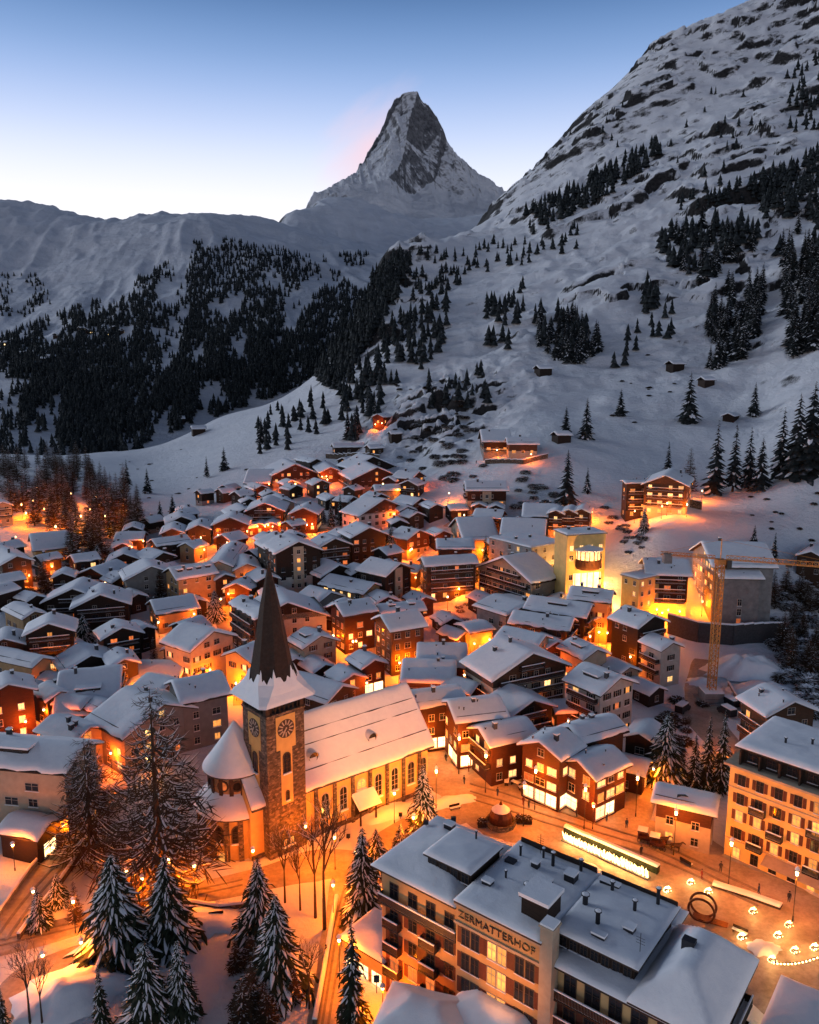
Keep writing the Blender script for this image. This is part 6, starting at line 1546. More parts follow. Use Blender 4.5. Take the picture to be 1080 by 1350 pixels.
# raised strips of packed ruts on the lane and on the square
def rut(pts, w_=.45): street('wheel_track', pts, w_, .27, 'street_rut', 0)
MATS['street_rut'] = MATS['street_snow'].copy(); MATS['street_rut'].name = 'street_rut'
for nd in MATS['street_rut'].node_tree.nodes:
    if nd.type == 'VALTORGB' and nd.color_ramp.elements[0].color[0] < .5:
        for e in nd.color_ramp.elements: e.color = (e.color[0] * .5, e.color[1] * .5, e.color[2] * .5, 1)
for dx in (-8, -2, 6): rut([(425 + dx, 1365), (437 + dx, 1290), (447 + dx, 1228), (462 + dx, 1172)], .35)
for dy in (-6, 4, 14): rut([(620, 1040 + dy), (700, 1065 + dy), (790, 1095 + dy), (880, 1125 + dy), (1000, 1182 + dy)], .4)
for dy in (-2, 5): rut([(0, 1243 + dy), (90, 1222 + dy), (200, 1192 + dy), (320, 1163 + dy)], .35)
rut([(-4, 1238), (38, 1182), (83, 1132)], .5); rut([(8, 1242), (48, 1186), (92, 1134)], .5)
# snow banks and walls
def wall_run(name, pts, h, t_, label, mat='rubble_stone', cat='wall', snow=True):
    P = [GR.hit(*q) for q in pts]; mb = MB(); Q = []
    for a_, b_ in zip(P, P[1:]):
        n = max(1, int((b_ - a_).length / 3)); Q += [a_.lerp(b_, k / n) for k in range(n)]
    Q.append(P[-1]); o0 = Vector(Q[0])
    for a_, b_ in zip(Q, Q[1:]):
        d = b_ - a_; L_ = math.hypot(d.x, d.y); M_ = Matrix.Translation(a_ - o0) @ Matrix.Rotation(math.atan2(d.y, d.x), 4, 'Z')
        za, zb_ = 0, float(GR.h(b_.x, b_.y)) - a_.z
        vs = [M_ @ Vector(p) for p in ((0, -t_ / 2, -2), (L_, -t_ / 2, -2 + zb_), (L_, t_ / 2, -2 + zb_), (0, t_ / 2, -2), (0, -t_ / 2, h), (L_, -t_ / 2, h + zb_), (L_, t_ / 2, h + zb_), (0, t_ / 2, h))]
        mb.add(vs, [(0, 1, 5, 4), (1, 2, 6, 5), (2, 3, 7, 6), (3, 0, 4, 7), (4, 5, 6, 7)], 0)
        if snow:
            vs = [M_ @ Vector(p) for p in ((0, -t_ / 2 - .06, h + .004), (L_, -t_ / 2 - .06, h + zb_ + .004), (L_, t_ / 2 + .06, h + zb_ + .004), (0, t_ / 2 + .06, h + .004), (0, -t_ * .3, h + .3), (L_, -t_ * .3, h + .3 + zb_), (L_, t_ * .3, h + .3 + zb_), (0, t_ * .3, h + .3))]
            mb.add(vs, [(0, 1, 5, 4), (1, 2, 6, 5), (2, 3, 7, 6), (3, 0, 4, 7), (4, 5, 6, 7)], 1)
    w_ = mb.build(name, [mat, 'snow']); w_.location = o0; return tag(w_, label, cat)
wall_run('garden_wall', [(415, 1355), (425, 1300), (436, 1235), (444, 1190)], 1.1, .5, 'long low stone wall with snow on top along the steep lane')
wall_run('garden_wall', [(25, 1240), (70, 1180), (118, 1112), (150, 1065)], 1.0, .4, 'low snow capped wall along the street by the pale block')
wall_run('garden_wall', [(-5, 1215), (40, 1150), (80, 1105)], .9, .35, 'outer snow capped wall of the street by the cafe', 'concrete')
wall_run('retaining_wall', [(880, 834), (920, 846), (965, 850), (1030, 846)], 5.5, .8, 'dark retaining wall below the blank grey building', 'roof_slate')
wall_run('retaining_wall', [(828, 668), (850, 676), (902, 678)], 2.0, .6, 'short dark wall at the foot of the large lit chalet')
wall_run('retaining_wall', [(880, 664), (925, 672)], 3.0, .6, 'snow topped terrace wall beside the large lit chalet')
wall_run('retaining_wall', [(430, 604), (470, 603), (500, 606)], 2.5, .6, 'dark retaining wall carrying the long terrace building')
wall_run('retaining_wall', [(640, 612), (690, 612), (722, 604)], 2.0, .6, 'terrace wall under the pale fronted house on the rocks')
wall_run('garden_wall', [(230, 1190), (290, 1200), (330, 1195)], .7, .35, 'little wall across the church yard below the choir')
wall_run('garden_wall', [(960, 905), (985, 945), (1005, 985)], 1.2, .3, 'dark fence like wall along the building site lane', 'concrete')
wall_run('hedge', [(745, 1098), (800, 1122), (868, 1152)], 1.3, 1.0, 'clipped hedge with strings of lights behind the bright light strip', 'needles', 'hedge')
wall_run('flower_bed', [(940, 1168), (985, 1182), (1030, 1198)], .5, 1.2, 'long dark planted bed with snow patches on the square', 'twigs', 'flower bed')
def mound(px, py, rx, ry, h, label, rot=0.0, name='snow_heap', seed=0):
    p = GR.hit(px, py); n, m_ = 26, 9; mb = MB(); vs = [(0, 0, h)]; rs = np.random.RandomState(seed + int(px))
    a_ = np.arange(n) * 2 * pi / n; jit = 1 + (rs.rand(n) - .5) * .35
    for j in range(1, m_ + 1):
        t_ = j / m_
        for i in range(n):
            x, y = rx * t_ * cos(a_[i]) * jit[i], ry * t_ * sin(a_[i]) * jit[i]
            vs.append((x, y, h * (1 - t_ * t_) ** 1.2 * (.8 + .5 * vnoise(np.array([x * .7 + px]), np.array([y * .7]), 3)[0]) - (.4 if j == m_ else 0)))
    fs = [(0, 1 + i, 1 + (i + 1) % n) for i in range(n)] + [(1 + (j - 1) * n + i, 1 + j * n + i, 1 + j * n + (i + 1) % n, 1 + (j - 1) * n + (i + 1) % n) for j in range(1, m_) for i in range(n)]
    mb.add(vs, fs); o = mb.build(name, 'snow', None, True); o.location = p; o.rotation_euler = (0, 0, rot); return tag(o, label, 'snow heap')
mound(95, 1310, 7.5, 5.0, 2.2, 'steep lamp lit snow bank with a sharp crest at the lower corner', .5)
mound(595, 1058, 5.5, 2.2, .9, 'flat snow island in the square next to the bright lamp', .35)
mound(880, 1268, 4, 3, 1.6, 'dirty snow heap near the ring sculpture')
mound(1008, 1252, 2.4, 1.8, .8, 'rounded grey snow heap among the garden lights')
mound(985, 885, 11, 6, 4.0, 'big snow covered spoil heap behind the crane')
mound(1005, 912, 8, 5, 2.2, 'lower spoil heap under snow at the building site')
mound(620, 790, 7, 4, 1.6, 'lumpy snow heap in the open yard of mid village')
mound(660, 800, 6, 4, 1.5, 'second lumpy snow heap beside the dark modern house')
mound(510, 1070, 6, 3, .7, 'smooth snow bed before the church porch', .6)
mound(260, 1215, 7, 3.5, .9, 'snow bank under the choir of the church')
mound(925, 900, 4, 3, 1.2, 'snow pile next to the crane foot')

# ------------------------------------------------------------------ lamps
OR, RD, WH, YL = (1.0, .17, .001), (1.0, .125, .003), (1.0, .44, .10), (1.0, .18, .001)
LAMPS = []
mb = MB(); mb.bar((0, 0, -1), (0, 0, .5), .1, 0, 8); mb.bar((0, 0, .5), (0, 0, 4.1), .055, 0, 8, .045); mb.bar((0, 0, 4.4), (0, 0, 5.16), .03, 0, 6); POLE = mb.mesh('pole', 'metal_dark')
mb = MB(); mb.lathe([(.05, 4.1), (.16, 4.14), (.2, 4.5), (.05, 4.52)], 10); LANT = mb.mesh('lantern', 'lamp_glow')
mb = MB(); mb.lathe([(.34, 4.55), (.32, 4.62), (.05, 4.86)], 12, 0); mb.lathe([(.33, 4.621), (.3, 4.72), (.05, 4.96)], 12, 1); HOOD = mb.mesh('hood', ['metal_dark', 'snow'])
LD = {}
def lamp(px, py, watt, col=OR, label=None, hgt=1.0, near=''):
    p = GR.hit(px, py)
    for k in range(24 if py else 0):
        if free(p.x, p.y, .6): break
        p = GR.hit(px, py + k * .9)
    r_ = empty('street_lamp', p, 0, label, 'street lamp', None if label else 'street lamps of the village lanes')
    if not label: r_['label'] = 'small lit street lamp with a snowy hood in a village lane'
    r_.scale = (1, 1, hgt)
    link('pole', POLE, r_); link('lantern', LANT, r_); link('hood', HOOD, r_)
    key = (watt, col)
    if key not in LD:
        l_ = bpy.data.lights.new('lamp_light', 'POINT'); l_.energy = watt; l_.color = col; l_.shadow_soft_size = .3; LD[key] = l_
    lo = bpy.data.objects.new('lamp_light', LD[key]); COL.objects.link(lo); lo.parent = r_; lo.location = (0, 0, 3.75)
    return r_
K = 1.75
def lamps(L_, w_, col, hg=1.0):
    for q in L_: lamp(q[0], q[1], w_ * K, col, q[2] if len(q) > 2 else None, hg)
lamps([(575, 1068, 'brilliant street lamp on the corner of the church lawn'), (640, 1046, 'street lamp on the square before the low red restaurant'), (705, 1068, 'street lamp on the square before the two white shop windows'),
       (770, 1094, 'street lamp in front of the brightest corner shop'), (605, 1012, 'street lamp by the red gabled house over the lit shops'), (838, 1078, 'street lamp at the gap after the corner shop'),
       (888, 1128, 'tall street lamp beside the hedge, opposite the lone low house'), (960, 1172, 'street lamp under the awning side of the long hotel'), (1045, 1215, 'street lamp further along the long hotel'), (690, 1090, 'street lamp by the dark fountain')], 1650, YL, 1.7)
lamps([(562, 990, 'street lamp at the lane mouth beside the church gable'), (470, 1168, 'street lamp where the lane meets the church lawn'), (442, 1148, 'street lamp before the church porch'), (404, 1128, 'street lamp beside the clock tower'),
       (440, 1215, 'street lamp at the top of the steep lane'), (448, 1292, 'street lamp half way down the steep lane'), (520, 1085, 'street lamp on the church lawn edge'), (545, 1120, 'street lamp behind the grand hotel')], 2000, OR, 1.3)
lamps([(258, 1182, 'street lamp under the choir'), (335, 1160, 'street lamp at the tower foot'), (100, 1232, 'street lamp on the road past the glowing fir'), (190, 1200, 'added lamp behind the broad snowy fir, lighting the huge larch'), (170, 1190, 'added lamp lighting the spreading branches of the huge larch from below'), (225, 1172, 'street lamp between the huge larch and the choir')], 1600, OR, 1.15)  # the lamps by the broad fir and under the larch are added to light the larch
lamps([(60, 1300, 'street lamp shining on the triangular snow bank'), (110, 1282, 'second street lamp by the triangular snow bank')], 1300, YL)
lamps([(20, 1148, 'street lamp at the cafe terrace'), (86, 1100, 'street lamp by the end of the pale block'), (47, 1212, 'street lamp behind the small glowing fir')], 1100, YL)
lamps([(440, 852), (470, 866), (455, 838), (540, 892), (548, 912), (536, 872), (612, 892), (606, 868), (645, 852), (690, 912), (702, 925), (830, 884), (800, 855), (752, 880), (792, 826), (806, 806), (700, 850), (560, 955)], 1900, OR)
lamps([(760, 778), (785, 778), (745, 772)], 5000, WH)
lamps([(722, 790), (865, 806), (900, 776), (895, 806), (925, 800), (880, 815), (845, 822)], 2800, YL)
lamps([(650, 745), (543, 728), (512, 735), (556, 752), (548, 776), (605, 778), (612, 694), (592, 664), (636, 738), (660, 720), (640, 770)], 1900, OR)
lamps([(340, 708), (372, 704), (412, 700), (300, 704), (390, 646), (432, 644), (332, 656), (355, 650), (300, 716), (462, 700), (425, 640), (372, 690), (350, 700), (505, 650), (545, 640), (520, 690)], 2100, RD)
lamps([(190, 718), (172, 748), (150, 760), (215, 742), (240, 724), (288, 720), (270, 740), (330, 760)], 1600, OR)
lamps([(36, 696), (30, 684), (45, 678), (108, 700), (120, 690), (100, 708), (140, 700), (128, 672), (60, 690), (85, 700), (75, 715), (150, 690), (95, 668), (50, 660)], 5200, YL, 1.5)
lamps([(22, 722), (40, 772), (140, 764), (95, 742), (70, 760)], 1500, OR)
lamps([(302, 792), (312, 820), (292, 808), (318, 902), (312, 924), (312, 880), (202, 900), (188, 902), (255, 896), (278, 888), (160, 905), (250, 855)], 1800, OR)
lamps([(36, 968), (148, 1000), (60, 940)], 2200, RD)
lamps([(100, 868), (60, 905), (330, 850), (180, 850), (210, 830), (120, 905)], 700, OR)
lamps([(495, 562), (700, 612), (655, 606)], 1300, OR)
lamps([(872, 684), (850, 690), (905, 668), (925, 662), (780, 690), (735, 690), (760, 688), (710, 700)], 2600, OR)
lamps([(955, 1000), (860, 1035), (890, 1032)], 1500, OR)
def floodlight(loc, target, watt, label, size=58, col=(1.0, .36, .10)):
    r_ = empty('floodlight', loc, 0, label, 'floodlight'); d = Vector(target) - Vector(loc)
    mb = MB(); mb.bar((0, 0, -1.4), (0, 0, .1), .05, 0, 6); mb.box(-.3, .3, -.25, .25, .1, .6); mb.build('housing', 'metal_dark', r_)
    l_ = bpy.data.lights.new('flood_light', 'SPOT'); l_.energy = watt; l_.color = col; l_.spot_size = radians(size); l_.spot_blend = .7; l_.shadow_soft_size = .3
    lo = bpy.data.objects.new('flood_light', l_); COL.objects.link(lo); lo.parent = r_; lo.location = (0, 0, .9); lo.rotation_euler = d.to_track_quat('-Z', 'Y').to_euler()
hw = hotel.matrix_basis; cw = church.matrix_basis
for k, (x, lab) in enumerate(((6.2, 'ground floodlight before the first bays of the nave'), (16.8, 'ground floodlight just past the church porch'), (23.5, 'ground floodlight at the far bays of the nave'))):
    floodlight(cw @ Vector((x, -4.2, .4)), cw @ Vector((x, 0, 6)), 1500, lab, 110, (1.0, .36, .06))
def lamp_at(p, watt, col, label):
    f0 = GR.hit; 
    GR.hit = lambda *a: Vector((p.x, p.y, float(GR.h(p.x, p.y))))
    lamp(0, 0, watt, col, label); GR.hit = f0
for q, lab in (((3, -3.5), 'added lamp hidden below the balconied end of the grand hotel'), ((16, -5), 'added lamp hidden below the lettered front of the grand hotel'), ((27, -4), 'added lamp hidden under the dark balconies of the grand hotel wing')): lamp_at(hw @ Vector((*q, 0)), 4200, OR, lab)  # lamps added in front to warm the hotel facade from below
floodlight(hw @ Vector((6, -8, 10.6)), hw @ Vector((8, 0, 13)), 5200, 'added floodlight over a pavilion roof, brightening the balconied front of the grand hotel', 84, (1.0, .28, .03))  # floodlight added to carry orange light up the hotel facade
floodlight(hw @ Vector((17.5, -8.5, 10.6)), hw @ Vector((18, 0, 13)), 4200, 'added floodlight over a pavilion roof, brightening the lettered front of the grand hotel', 84, (1.0, .28, .03))  # second added floodlight, for the lettered part of the facade
yw = Matrix.Translation(yb.location) @ Matrix.Rotation(yb.rotation_euler.z, 4, 'Z')
for k in range(3): lamp_at(yw @ Vector((-4.5, 2 + k * 4.5, 0)), 6500, WH, ('bright lamp at the first bay of the tall yellow block', 'bright lamp under the round bay of the tall yellow block', 'bright lamp at the far end of the tall yellow block')[k])
floodlight(yw @ Vector((-9, 6.5, 9)), yw @ Vector((0, 6.5, 12)), 9000, 'added floodlight over a roof, brightening the tall yellow block', 95, (1.0, .42, .08))  # floodlight added to make the yellow facade very bright
floodlight(hw @ Vector((2.5, 11.2, 18.9)), (-1, 128, 13), 60000, 'floodlight on the roof edge of the grand hotel turned to the church roof', 62)
floodlight(hw @ Vector((-.2, 9, 18.5)), (-20, 114, 20), 16000, 'floodlight on the roof corner of the grand hotel turned to the clock tower', 40, (1.0, .33, .07))
for lab, loc, L_, W_, err in HOUSES:  # a lamp added before each front described as lit, to brighten the facade
    if not any(k in lab for k in ('glow', 'orange', 'red lit', 'lit chalet', 'brightest', 'red chalet', 'pink roofed')): continue
    d = Vector((-loc.x, -loc.y, 0)).normalized(); q = loc + d * (max(L_, W_) / 2 + 2.2)
    for k in range(8):
        if free(q.x, q.y, .5): break
        q = q + d * .8
    lamp_at(q, 1300 if loc.y < 160 else 2000, RD if 'red' in lab else OR, None)
# glowing decorations in the hotel garden
GB = MB()
for k in range(34):
    t_ = random.random() * 6.28; e_ = random.random() * 1.5; x, y, z = .55 * cos(t_) * cos(e_), .55 * sin(t_) * cos(e_), .2 + .7 * sin(e_); GB.box(x - .035, x + .035, y - .035, y + .035, z - .035, z + .035)
BULBS = GB.mesh('bulbs', 'bulb_glow')
def light_bush(px, py, watt, label, s=1.0, col=WH):
    p = GR.hit(px, py); r_ = empty('light_bush', p, 0, label, 'garden light', 'glowing bushes of the hotel garden'); r_.scale = (s, s, s)
    link('bush', SHD[0], r_).scale = (.5, .5, .7); link('bulbs', BULBS, r_)
    l_ = bpy.data.lights.new('bush_light', 'POINT'); l_.energy = watt; l_.color = col; l_.shadow_soft_size = .25; lo = bpy.data.objects.new('bush_light', l_); COL.objects.link(lo); lo.parent = r_; lo.location = (.0, .0, 1.35)
for px, py, lab in ((880, 1176, 'glowing bush nearest to the end of the light strip'), (911, 1166, 'largest glowing bush behind the ring sculpture'), (934, 1178, 'glowing bush just past the ring sculpture'), (993, 1204, 'glowing bush alone beside the long bed'),
                    (1040, 1222, 'glowing bush with a bright round halo of light on the square'), (1026, 1236, 'low glowing bush beside the grey snow heap'), (1048, 1256, 'glowing bush in front of the grey snow heap'), (1074, 1252, 'glowing bush at the border of the view'),
                    (1018, 1268, 'glowing bush tucked under the hotel corner'), (1046, 1322, 'glowing bush beside the flat roof ringed by lights'), (1052, 1346, 'lowest glowing bush at the picture bottom'), (978, 1238, 'glowing bush among the snow heaps near the hotel roof edge')):
    light_bush(px, py, 190, lab, 1.0)
# the bright strip of light before the hedge
A_, B_ = GR.hit(742, 1108), GR.hit(856, 1160); d = B_ - A_; L_ = d.length; az = math.atan2(d.y, d.x)
ls = empty('light_strip', A_, az, 'dazzling straight strip of fairy lights along the hedge behind the grand hotel', 'light strip')
mb = MB(); mb.box(0, L_, -.5, .5, -.5, .35); mb.build('planter', 'concrete', ls)
mb = MB()
for k in range(int(L_ / .085)):
    x = k * .085; hh = .75 + .55 * random.random(); mb.bar((x, random.uniform(-.3, .3), .35), (x + random.uniform(-.1, .1), random.uniform(-.3, .3), .35 + hh), .035, 0, 4)
mb.build('bulbs', 'bulb_glow', ls)
for k in range(5):
    l_ = bpy.data.lights.new('strip_light', 'POINT'); l_.energy = 700; l_.color = WH; l_.shadow_soft_size = .4; lo = bpy.data.objects.new('strip_light', l_); COL.objects.link(lo); lo.parent = ls; lo.location = (L_ * (k + .5) / 5, 0, 1.6)
# string of lights hung between two posts at the hotel corner
def cable(P, Q, sag, r, mat, name, label, cat, bulbs=0, grp=None):
    mb = MB(); n = 16; prev = None; o0 = Vector(P)
    for k in range(n + 1):
        t_ = k / n; p = P.lerp(Q, t_) - Vector((0, 0, sag * 4 * t_ * (1 - t_))) - o0
        if prev is not None: mb.bar(prev, p, r, 0, 4)
        prev = p
    if bulbs:
        for k in range(bulbs):
            t_ = (k + .5) / bulbs; p = P.lerp(Q, t_) - Vector((0, 0, sag * 4 * t_ * (1 - t_) + .12)) - o0; mb.box(p.x - .06, p.x + .06, p.y - .06, p.y + .06, p.z - .06, p.z + .06, 1)
    o = mb.build(name, [mat, 'lamp_glow']); o.location = o0; return tag(o, label, cat, grp)
cable(at(1018, 1268, 5), at(1085, 1258, 5), .6, .04, 'metal_dark', 'light_string', 'string of small lights hung past the hotel roof corner', 'light string', 14)

# ------------------------------------------------------------------ tower crane
cp = GR.hit(937, 924)
cr_ = empty('tower_crane', cp, 0, 'slim orange lattice tower crane with its jib reaching over the grey building', 'crane')
MH = 33.5; s_ = .75
def lattice(A, B, w, h, n, name, parent, r=.14, mat='crane_paint'):
    A = Vector(A); B = Vector(B); d = (B - A); L_ = d.length; d.normalize(); up = Vector((0, 0, 1)) if abs(d.z) < .9 else Vector((0, 1, 0)); sd = d.cross(up).normalized(); up = sd.cross(d).normalized()
    mb = MB(); C = [(-1, -1), (1, -1), (1, 1), (-1, 1)] if h and w and abs(d.z) > .9 else [(-1, 0), (1, 0), (0, 1)]
    pt = lambda t_, c: A + d * (L_ * t_) + sd * (c[0] * w) + up * (c[1] * h)
    m_ = len(C)
    for c in C: mb.bar(pt(0, c), pt(1, c), r, 0, 4)
    for k in range(n):
        for i in range(m_):
            a_, b_ = C[i], C[(i + 1) % m_]
            mb.bar(pt(k / n, a_), pt((k + 1) / n, b_) if k % 2 else pt((k + 1) / n, b_), r * .6, 0, 3); mb.bar(pt(k / n, a_), pt(k / n, b_), r * .6, 0, 3)
    return mb.build(name, mat, parent)
lattice((0, 0, 2.4), (0, 0, MH), s_, s_, 26, 'mast', cr_)
jd = (at(1085, 751, MH) - Vector((cp.x, cp.y, MH))); jd.z = 0; jd.normalize()
zj = MH - cp.z + .6
lattice(jd * 1.2 + Vector((0, 0, zj)), jd * 36 + Vector((0, 0, zj)), .55, .95, 30, 'jib', cr_, .10)
lattice(-jd * 1.2 + Vector((0, 0, zj)), -jd * 13 + Vector((0, 0, zj)), .55, .7, 10, 'counter_jib', cr_, .10)
mb = MB(); q = -jd * 11.5 + Vector((0, 0, zj)); mb.box(q.x - .9, q.x + .9, q.y - .9, q.y + .9, q.z - 1.9, q.z + .3, 0, None); mb.build('counterweight', 'concrete', cr_)
mb = MB(); mb.box(-1, 1, -1, 1, MH - cp.z - .6, MH - cp.z + .55, 0); mb.box(.95, 2.0, -1.6, -.2, MH - cp.z - 1.4, MH - cp.z + .6, 1); mb.build('cab', ['crane_paint', 'dark_glass'], cr_)
mb = MB(); mb.bar((0, 0, zj), (0, 0, zj + 4.5), .12, 0, 6); mb.bar((0, 0, zj + 4.5), jd * 24 + Vector((0, 0, zj + .95)), .03, 0, 4); mb.bar((0, 0, zj + 4.5), -jd * 12 + Vector((0, 0, zj + .7)), .03, 0, 4); mb.build('tie_bar', 'crane_paint', cr_)
mb = MB(); q = jd * 14 + Vector((0, 0, zj - .1)); mb.box(q.x - .5, q.x + .5, q.y - .5, q.y + .5, q.z - .5, q.z - .05); mb.bar(q, q - Vector((0, 0, 1.6)), .03, 0, 4); mb.box(q.x - .25, q.x + .25, q.y - .25, q.y + .25, q.z - 2.0, q.z - 1.6); mb.build('trolley', 'metal_dark', cr_)
mb = MB(); mb.box(-3, 3, -3, 3, -1, .5, 0)
for k in range(3): mb.box(-2.2, 2.2, -2.2 + (k == 1) * .2, 2.2, .51 + k * .7, 1.19 + k * .7, 0)
mb.box(-2.2, 2.2, -2.2, 2.2, 2.6, 2.95, 1); mb.build('ballast_base', ['concrete', 'snow'], cr_)
# parked site van near the crane
def van(px, py, rot, label):
    p = GR.hit(px, py); r_ = empty('van', p, rot, label, 'van')
    mb = MB(); pr = [(-2.2, .35), (2.2, .35), (2.2, 1.0), (1.55, 1.15), (1.05, 1.85), (-2.2, 1.9)]
    vs = [(x, -.9, z) for x, z in pr] + [(x, .9, z) for x, z in pr]; n = len(pr); mb.add(vs, [(i, (i + 1) % n, n + (i + 1) % n, n + i) for i in range(n)] + [tuple(range(n))[::-1], tuple(range(n, 2 * n))]); mb.build('body', 'metal_dark', r_)
    mb = MB(); mb.box(-2.1, 1.0, -.85, .85, 1.93, 2.2); mb.build('snow_cover', 'snow', r_)
    mb = MB(); mb.add([(1.575, -.78, 1.16), (1.575, .78, 1.16), (1.09, .78, 1.82), (1.09, -.78, 1.82)], [(0, 1, 2, 3)]); mb.build('windscreen', 'dark_glass', r_)
    for sx in (-1.4, 1.4):
        for sy in (-.85, .85):
            mb = MB(); mb.bar((sx, sy - .1, .36), (sx, sy + .1, .36), .36, 0, 14); mb.build('wheel', 'roof_slate', r_)
van(958, 942, 1.9, 'dark snow covered van parked beside the crane foot'); van(900, 938, .8, 'dark van parked near the bushes at the site entrance'); van(962, 930, 1.9, 'second dark van parked right behind the one at the crane')

# ------------------------------------------------------------------ things on the square
p = GR.hit(660, 1086)      # dark kiosk like fountain with a pointed top
ft = empty('fountain', p, .3, 'dark round topped fountain with a pointed hood on the square', 'fountain')
mb = MB(); mb.lathe([(2.6, -.5), (2.6, .75), (2.3, .8), (2.2, .5), (.1, .5)], 12, 0); mb.build('basin', 'rubble_stone', ft)
mb = MB(); mb.lathe([(1.9, .3), (1.9, 1.7), (1.5, 2.6), (.8, 3.1), (.35, 3.5), (.02, 4.3)], 14, 0); mb.build('hood', 'rust_metal', ft)
mb = MB(); mb.lathe([(1.6, 2.62), (.9, 3.2), (.4, 3.56), (.1, 3.6)], 14, 0); mb.build('snow_cover', 'snow', ft, True)
for k, (dx, dy) in enumerate(((3.4, .6), (-3.2, -.4), (4.6, .4))):
    q = p + Vector((dx, dy, 0)); r_ = empty('planter', (q.x, q.y, float(GR.h(q.x, q.y))), 0, ('clipped dark bush in a tub next to the fountain', 'dark bush in a tub on the church side of the fountain', 'dark bush in a tub farthest from the fountain')[k], 'planter')
    mb = MB(); mb.box(-.7, .7, -.7, .7, -.3, .6); mb.build('tub', 'dark_wood', r_); o = link('bush', SHD[1], r_); o.scale = (.9, .9, 1.4); o.location = (0, 0, .45)
p = GR.hit(925, 1212)      # two big upright rings
rg = empty('ring_sculpture', p, radians(-30), 'dark sculpture of two big upright rings with a low bench like foot', 'sculpture')
for sy in (-.75, .75):
    mb = MB(); n, m_ = 36, 8; R_, r_ = 1.7, .17
    vs = [((R_ + r_ * cos(2 * pi * j / m_)) * cos(2 * pi * i / n), sy + r_ * sin(2 * pi * j / m_), 1.8 + (R_ + r_ * cos(2 * pi * j / m_)) * sin(2 * pi * i / n)) for i in range(n) for j in range(m_)]
    mb.add(vs, [(i * m_ + j, ((i + 1) % n) * m_ + j, ((i + 1) % n) * m_ + (j + 1) % m_, i * m_ + (j + 1) % m_) for i in range(n) for j in range(m_)]); mb.build('ring', 'rust_metal', rg, True)
mb = MB(); mb.box(-1.2, 3.4, -.6, .6, -.2, .35); mb.build('foot', 'rust_metal', rg)
def bench(px, py, rot, label):
    p = GR.hit(px, py); r_ = empty('bench', p, rot, label, 'bench')
    mb = MB(); mb.box(-1, 1, -.25, .25, .42, .5, 0); mb.box(-.98, .98, -.24, .24, .501, .6, 1); mb.build('seat', ['dark_wood', 'snow'], r_)
    mb = MB(); mb.box(-1, 1, .26, .33, .55, 1.0); mb.build('backrest', 'dark_wood', r_)
    for s in (-.8, .8):
        mb = MB(); mb.box(s - .05, s + .05, -.22, .3, -.2, .418); mb.build('leg', 'metal_dark', r_)
bench(600, 1068, .4, 'snowy bench on the flat snow island of the square'); bench(975, 1232, -.7, 'snowy bench by the ring sculpture'); bench(905, 1140, 2.2, 'bench with snow beside the hedge, facing the lone low house')
bench(285, 1212, .2, 'snowy bench under the choir of the church')
def table(px, py, rot, label, grp=None):
    p = GR.hit(px, py); r_ = empty('market_table', p, rot, label, 'table', grp)
    mb = MB(); mb.box(-.9, .9, -.45, .45, .7, .76, 0); mb.box(-.88, .88, -.43, .43, .761, .85, 1); mb.build('table_top', ['dark_wood', 'snow'], r_)
    for sx in (-.75, .75): 
        mb = MB(); mb.box(sx - .05, sx + .05, -.35, .35, -.2, .698); mb.build('leg', 'dark_wood', r_)
for k, (px, py) in enumerate(((660, 1024), (668, 1034), (680, 1036), (690, 1042), (676, 1026), (694, 1030))): table(px, py, .4 + k, 'snowy wooden table on the terrace of the low red restaurant', 'terrace tables of the restaurant')
# parasols folded on the terrace
for k, (px, py) in enumerate(((664, 1018), (684, 1026), (698, 1036))):
    p = GR.hit(px, py); r_ = empty('folded_parasol', p, 0, 'folded red parasol on the restaurant terrace', 'parasol', 'folded parasols of the restaurant terrace')
    mb = MB(); mb.bar((0, 0, -.2), (0, 0, 2.7), .04, 0, 6); mb.build('pole', 'metal_dark', r_); mb = MB(); mb.lathe([(.05, .9), (.2, 1.0), (.14, 2.0), (.03, 2.65)], 8); mb.build('canopy', 'shutter_paint', r_)
# horse carriage waiting opposite the lone low house
def body(pts, edges, radii, name, mat, parent):
    me = bpy.data.meshes.new(name); me.from_pydata(pts, edges, []); o = link(name, me, parent); me.materials.append(MATS[mat])
    sk = o.modifiers.new('skin', 'SKIN'); sk.use_smooth_shade = True
    for v, r_ in zip(me.skin_vertices[0].data, radii): v.radius = (r_, r_); v.use_root = False
    me.skin_vertices[0].data[0].use_root = True
    s = o.modifiers.new('sub', 'SUBSURF'); s.levels = 1; s.render_levels = 2; return o
def bake(o):
    dg = bpy.context.evaluated_depsgraph_get(); me = bpy.data.meshes.new_from_object(o.evaluated_get(dg)); o.modifiers.clear(); o.data = me; return o
simple('coat_dark', (.03, .028, .035), .8, .2, 4, .1); simple('coat_red', (.18, .02, .02), .8, .2, 4, .1); simple('coat_blue', (.03, .05, .12), .8, .2, 4, .1); simple('skin_tone', (.42, .24, .16), .6, .1, 4, .05); simple('horse_coat', (.06, .03, .015), .7, .2, 3, .1)
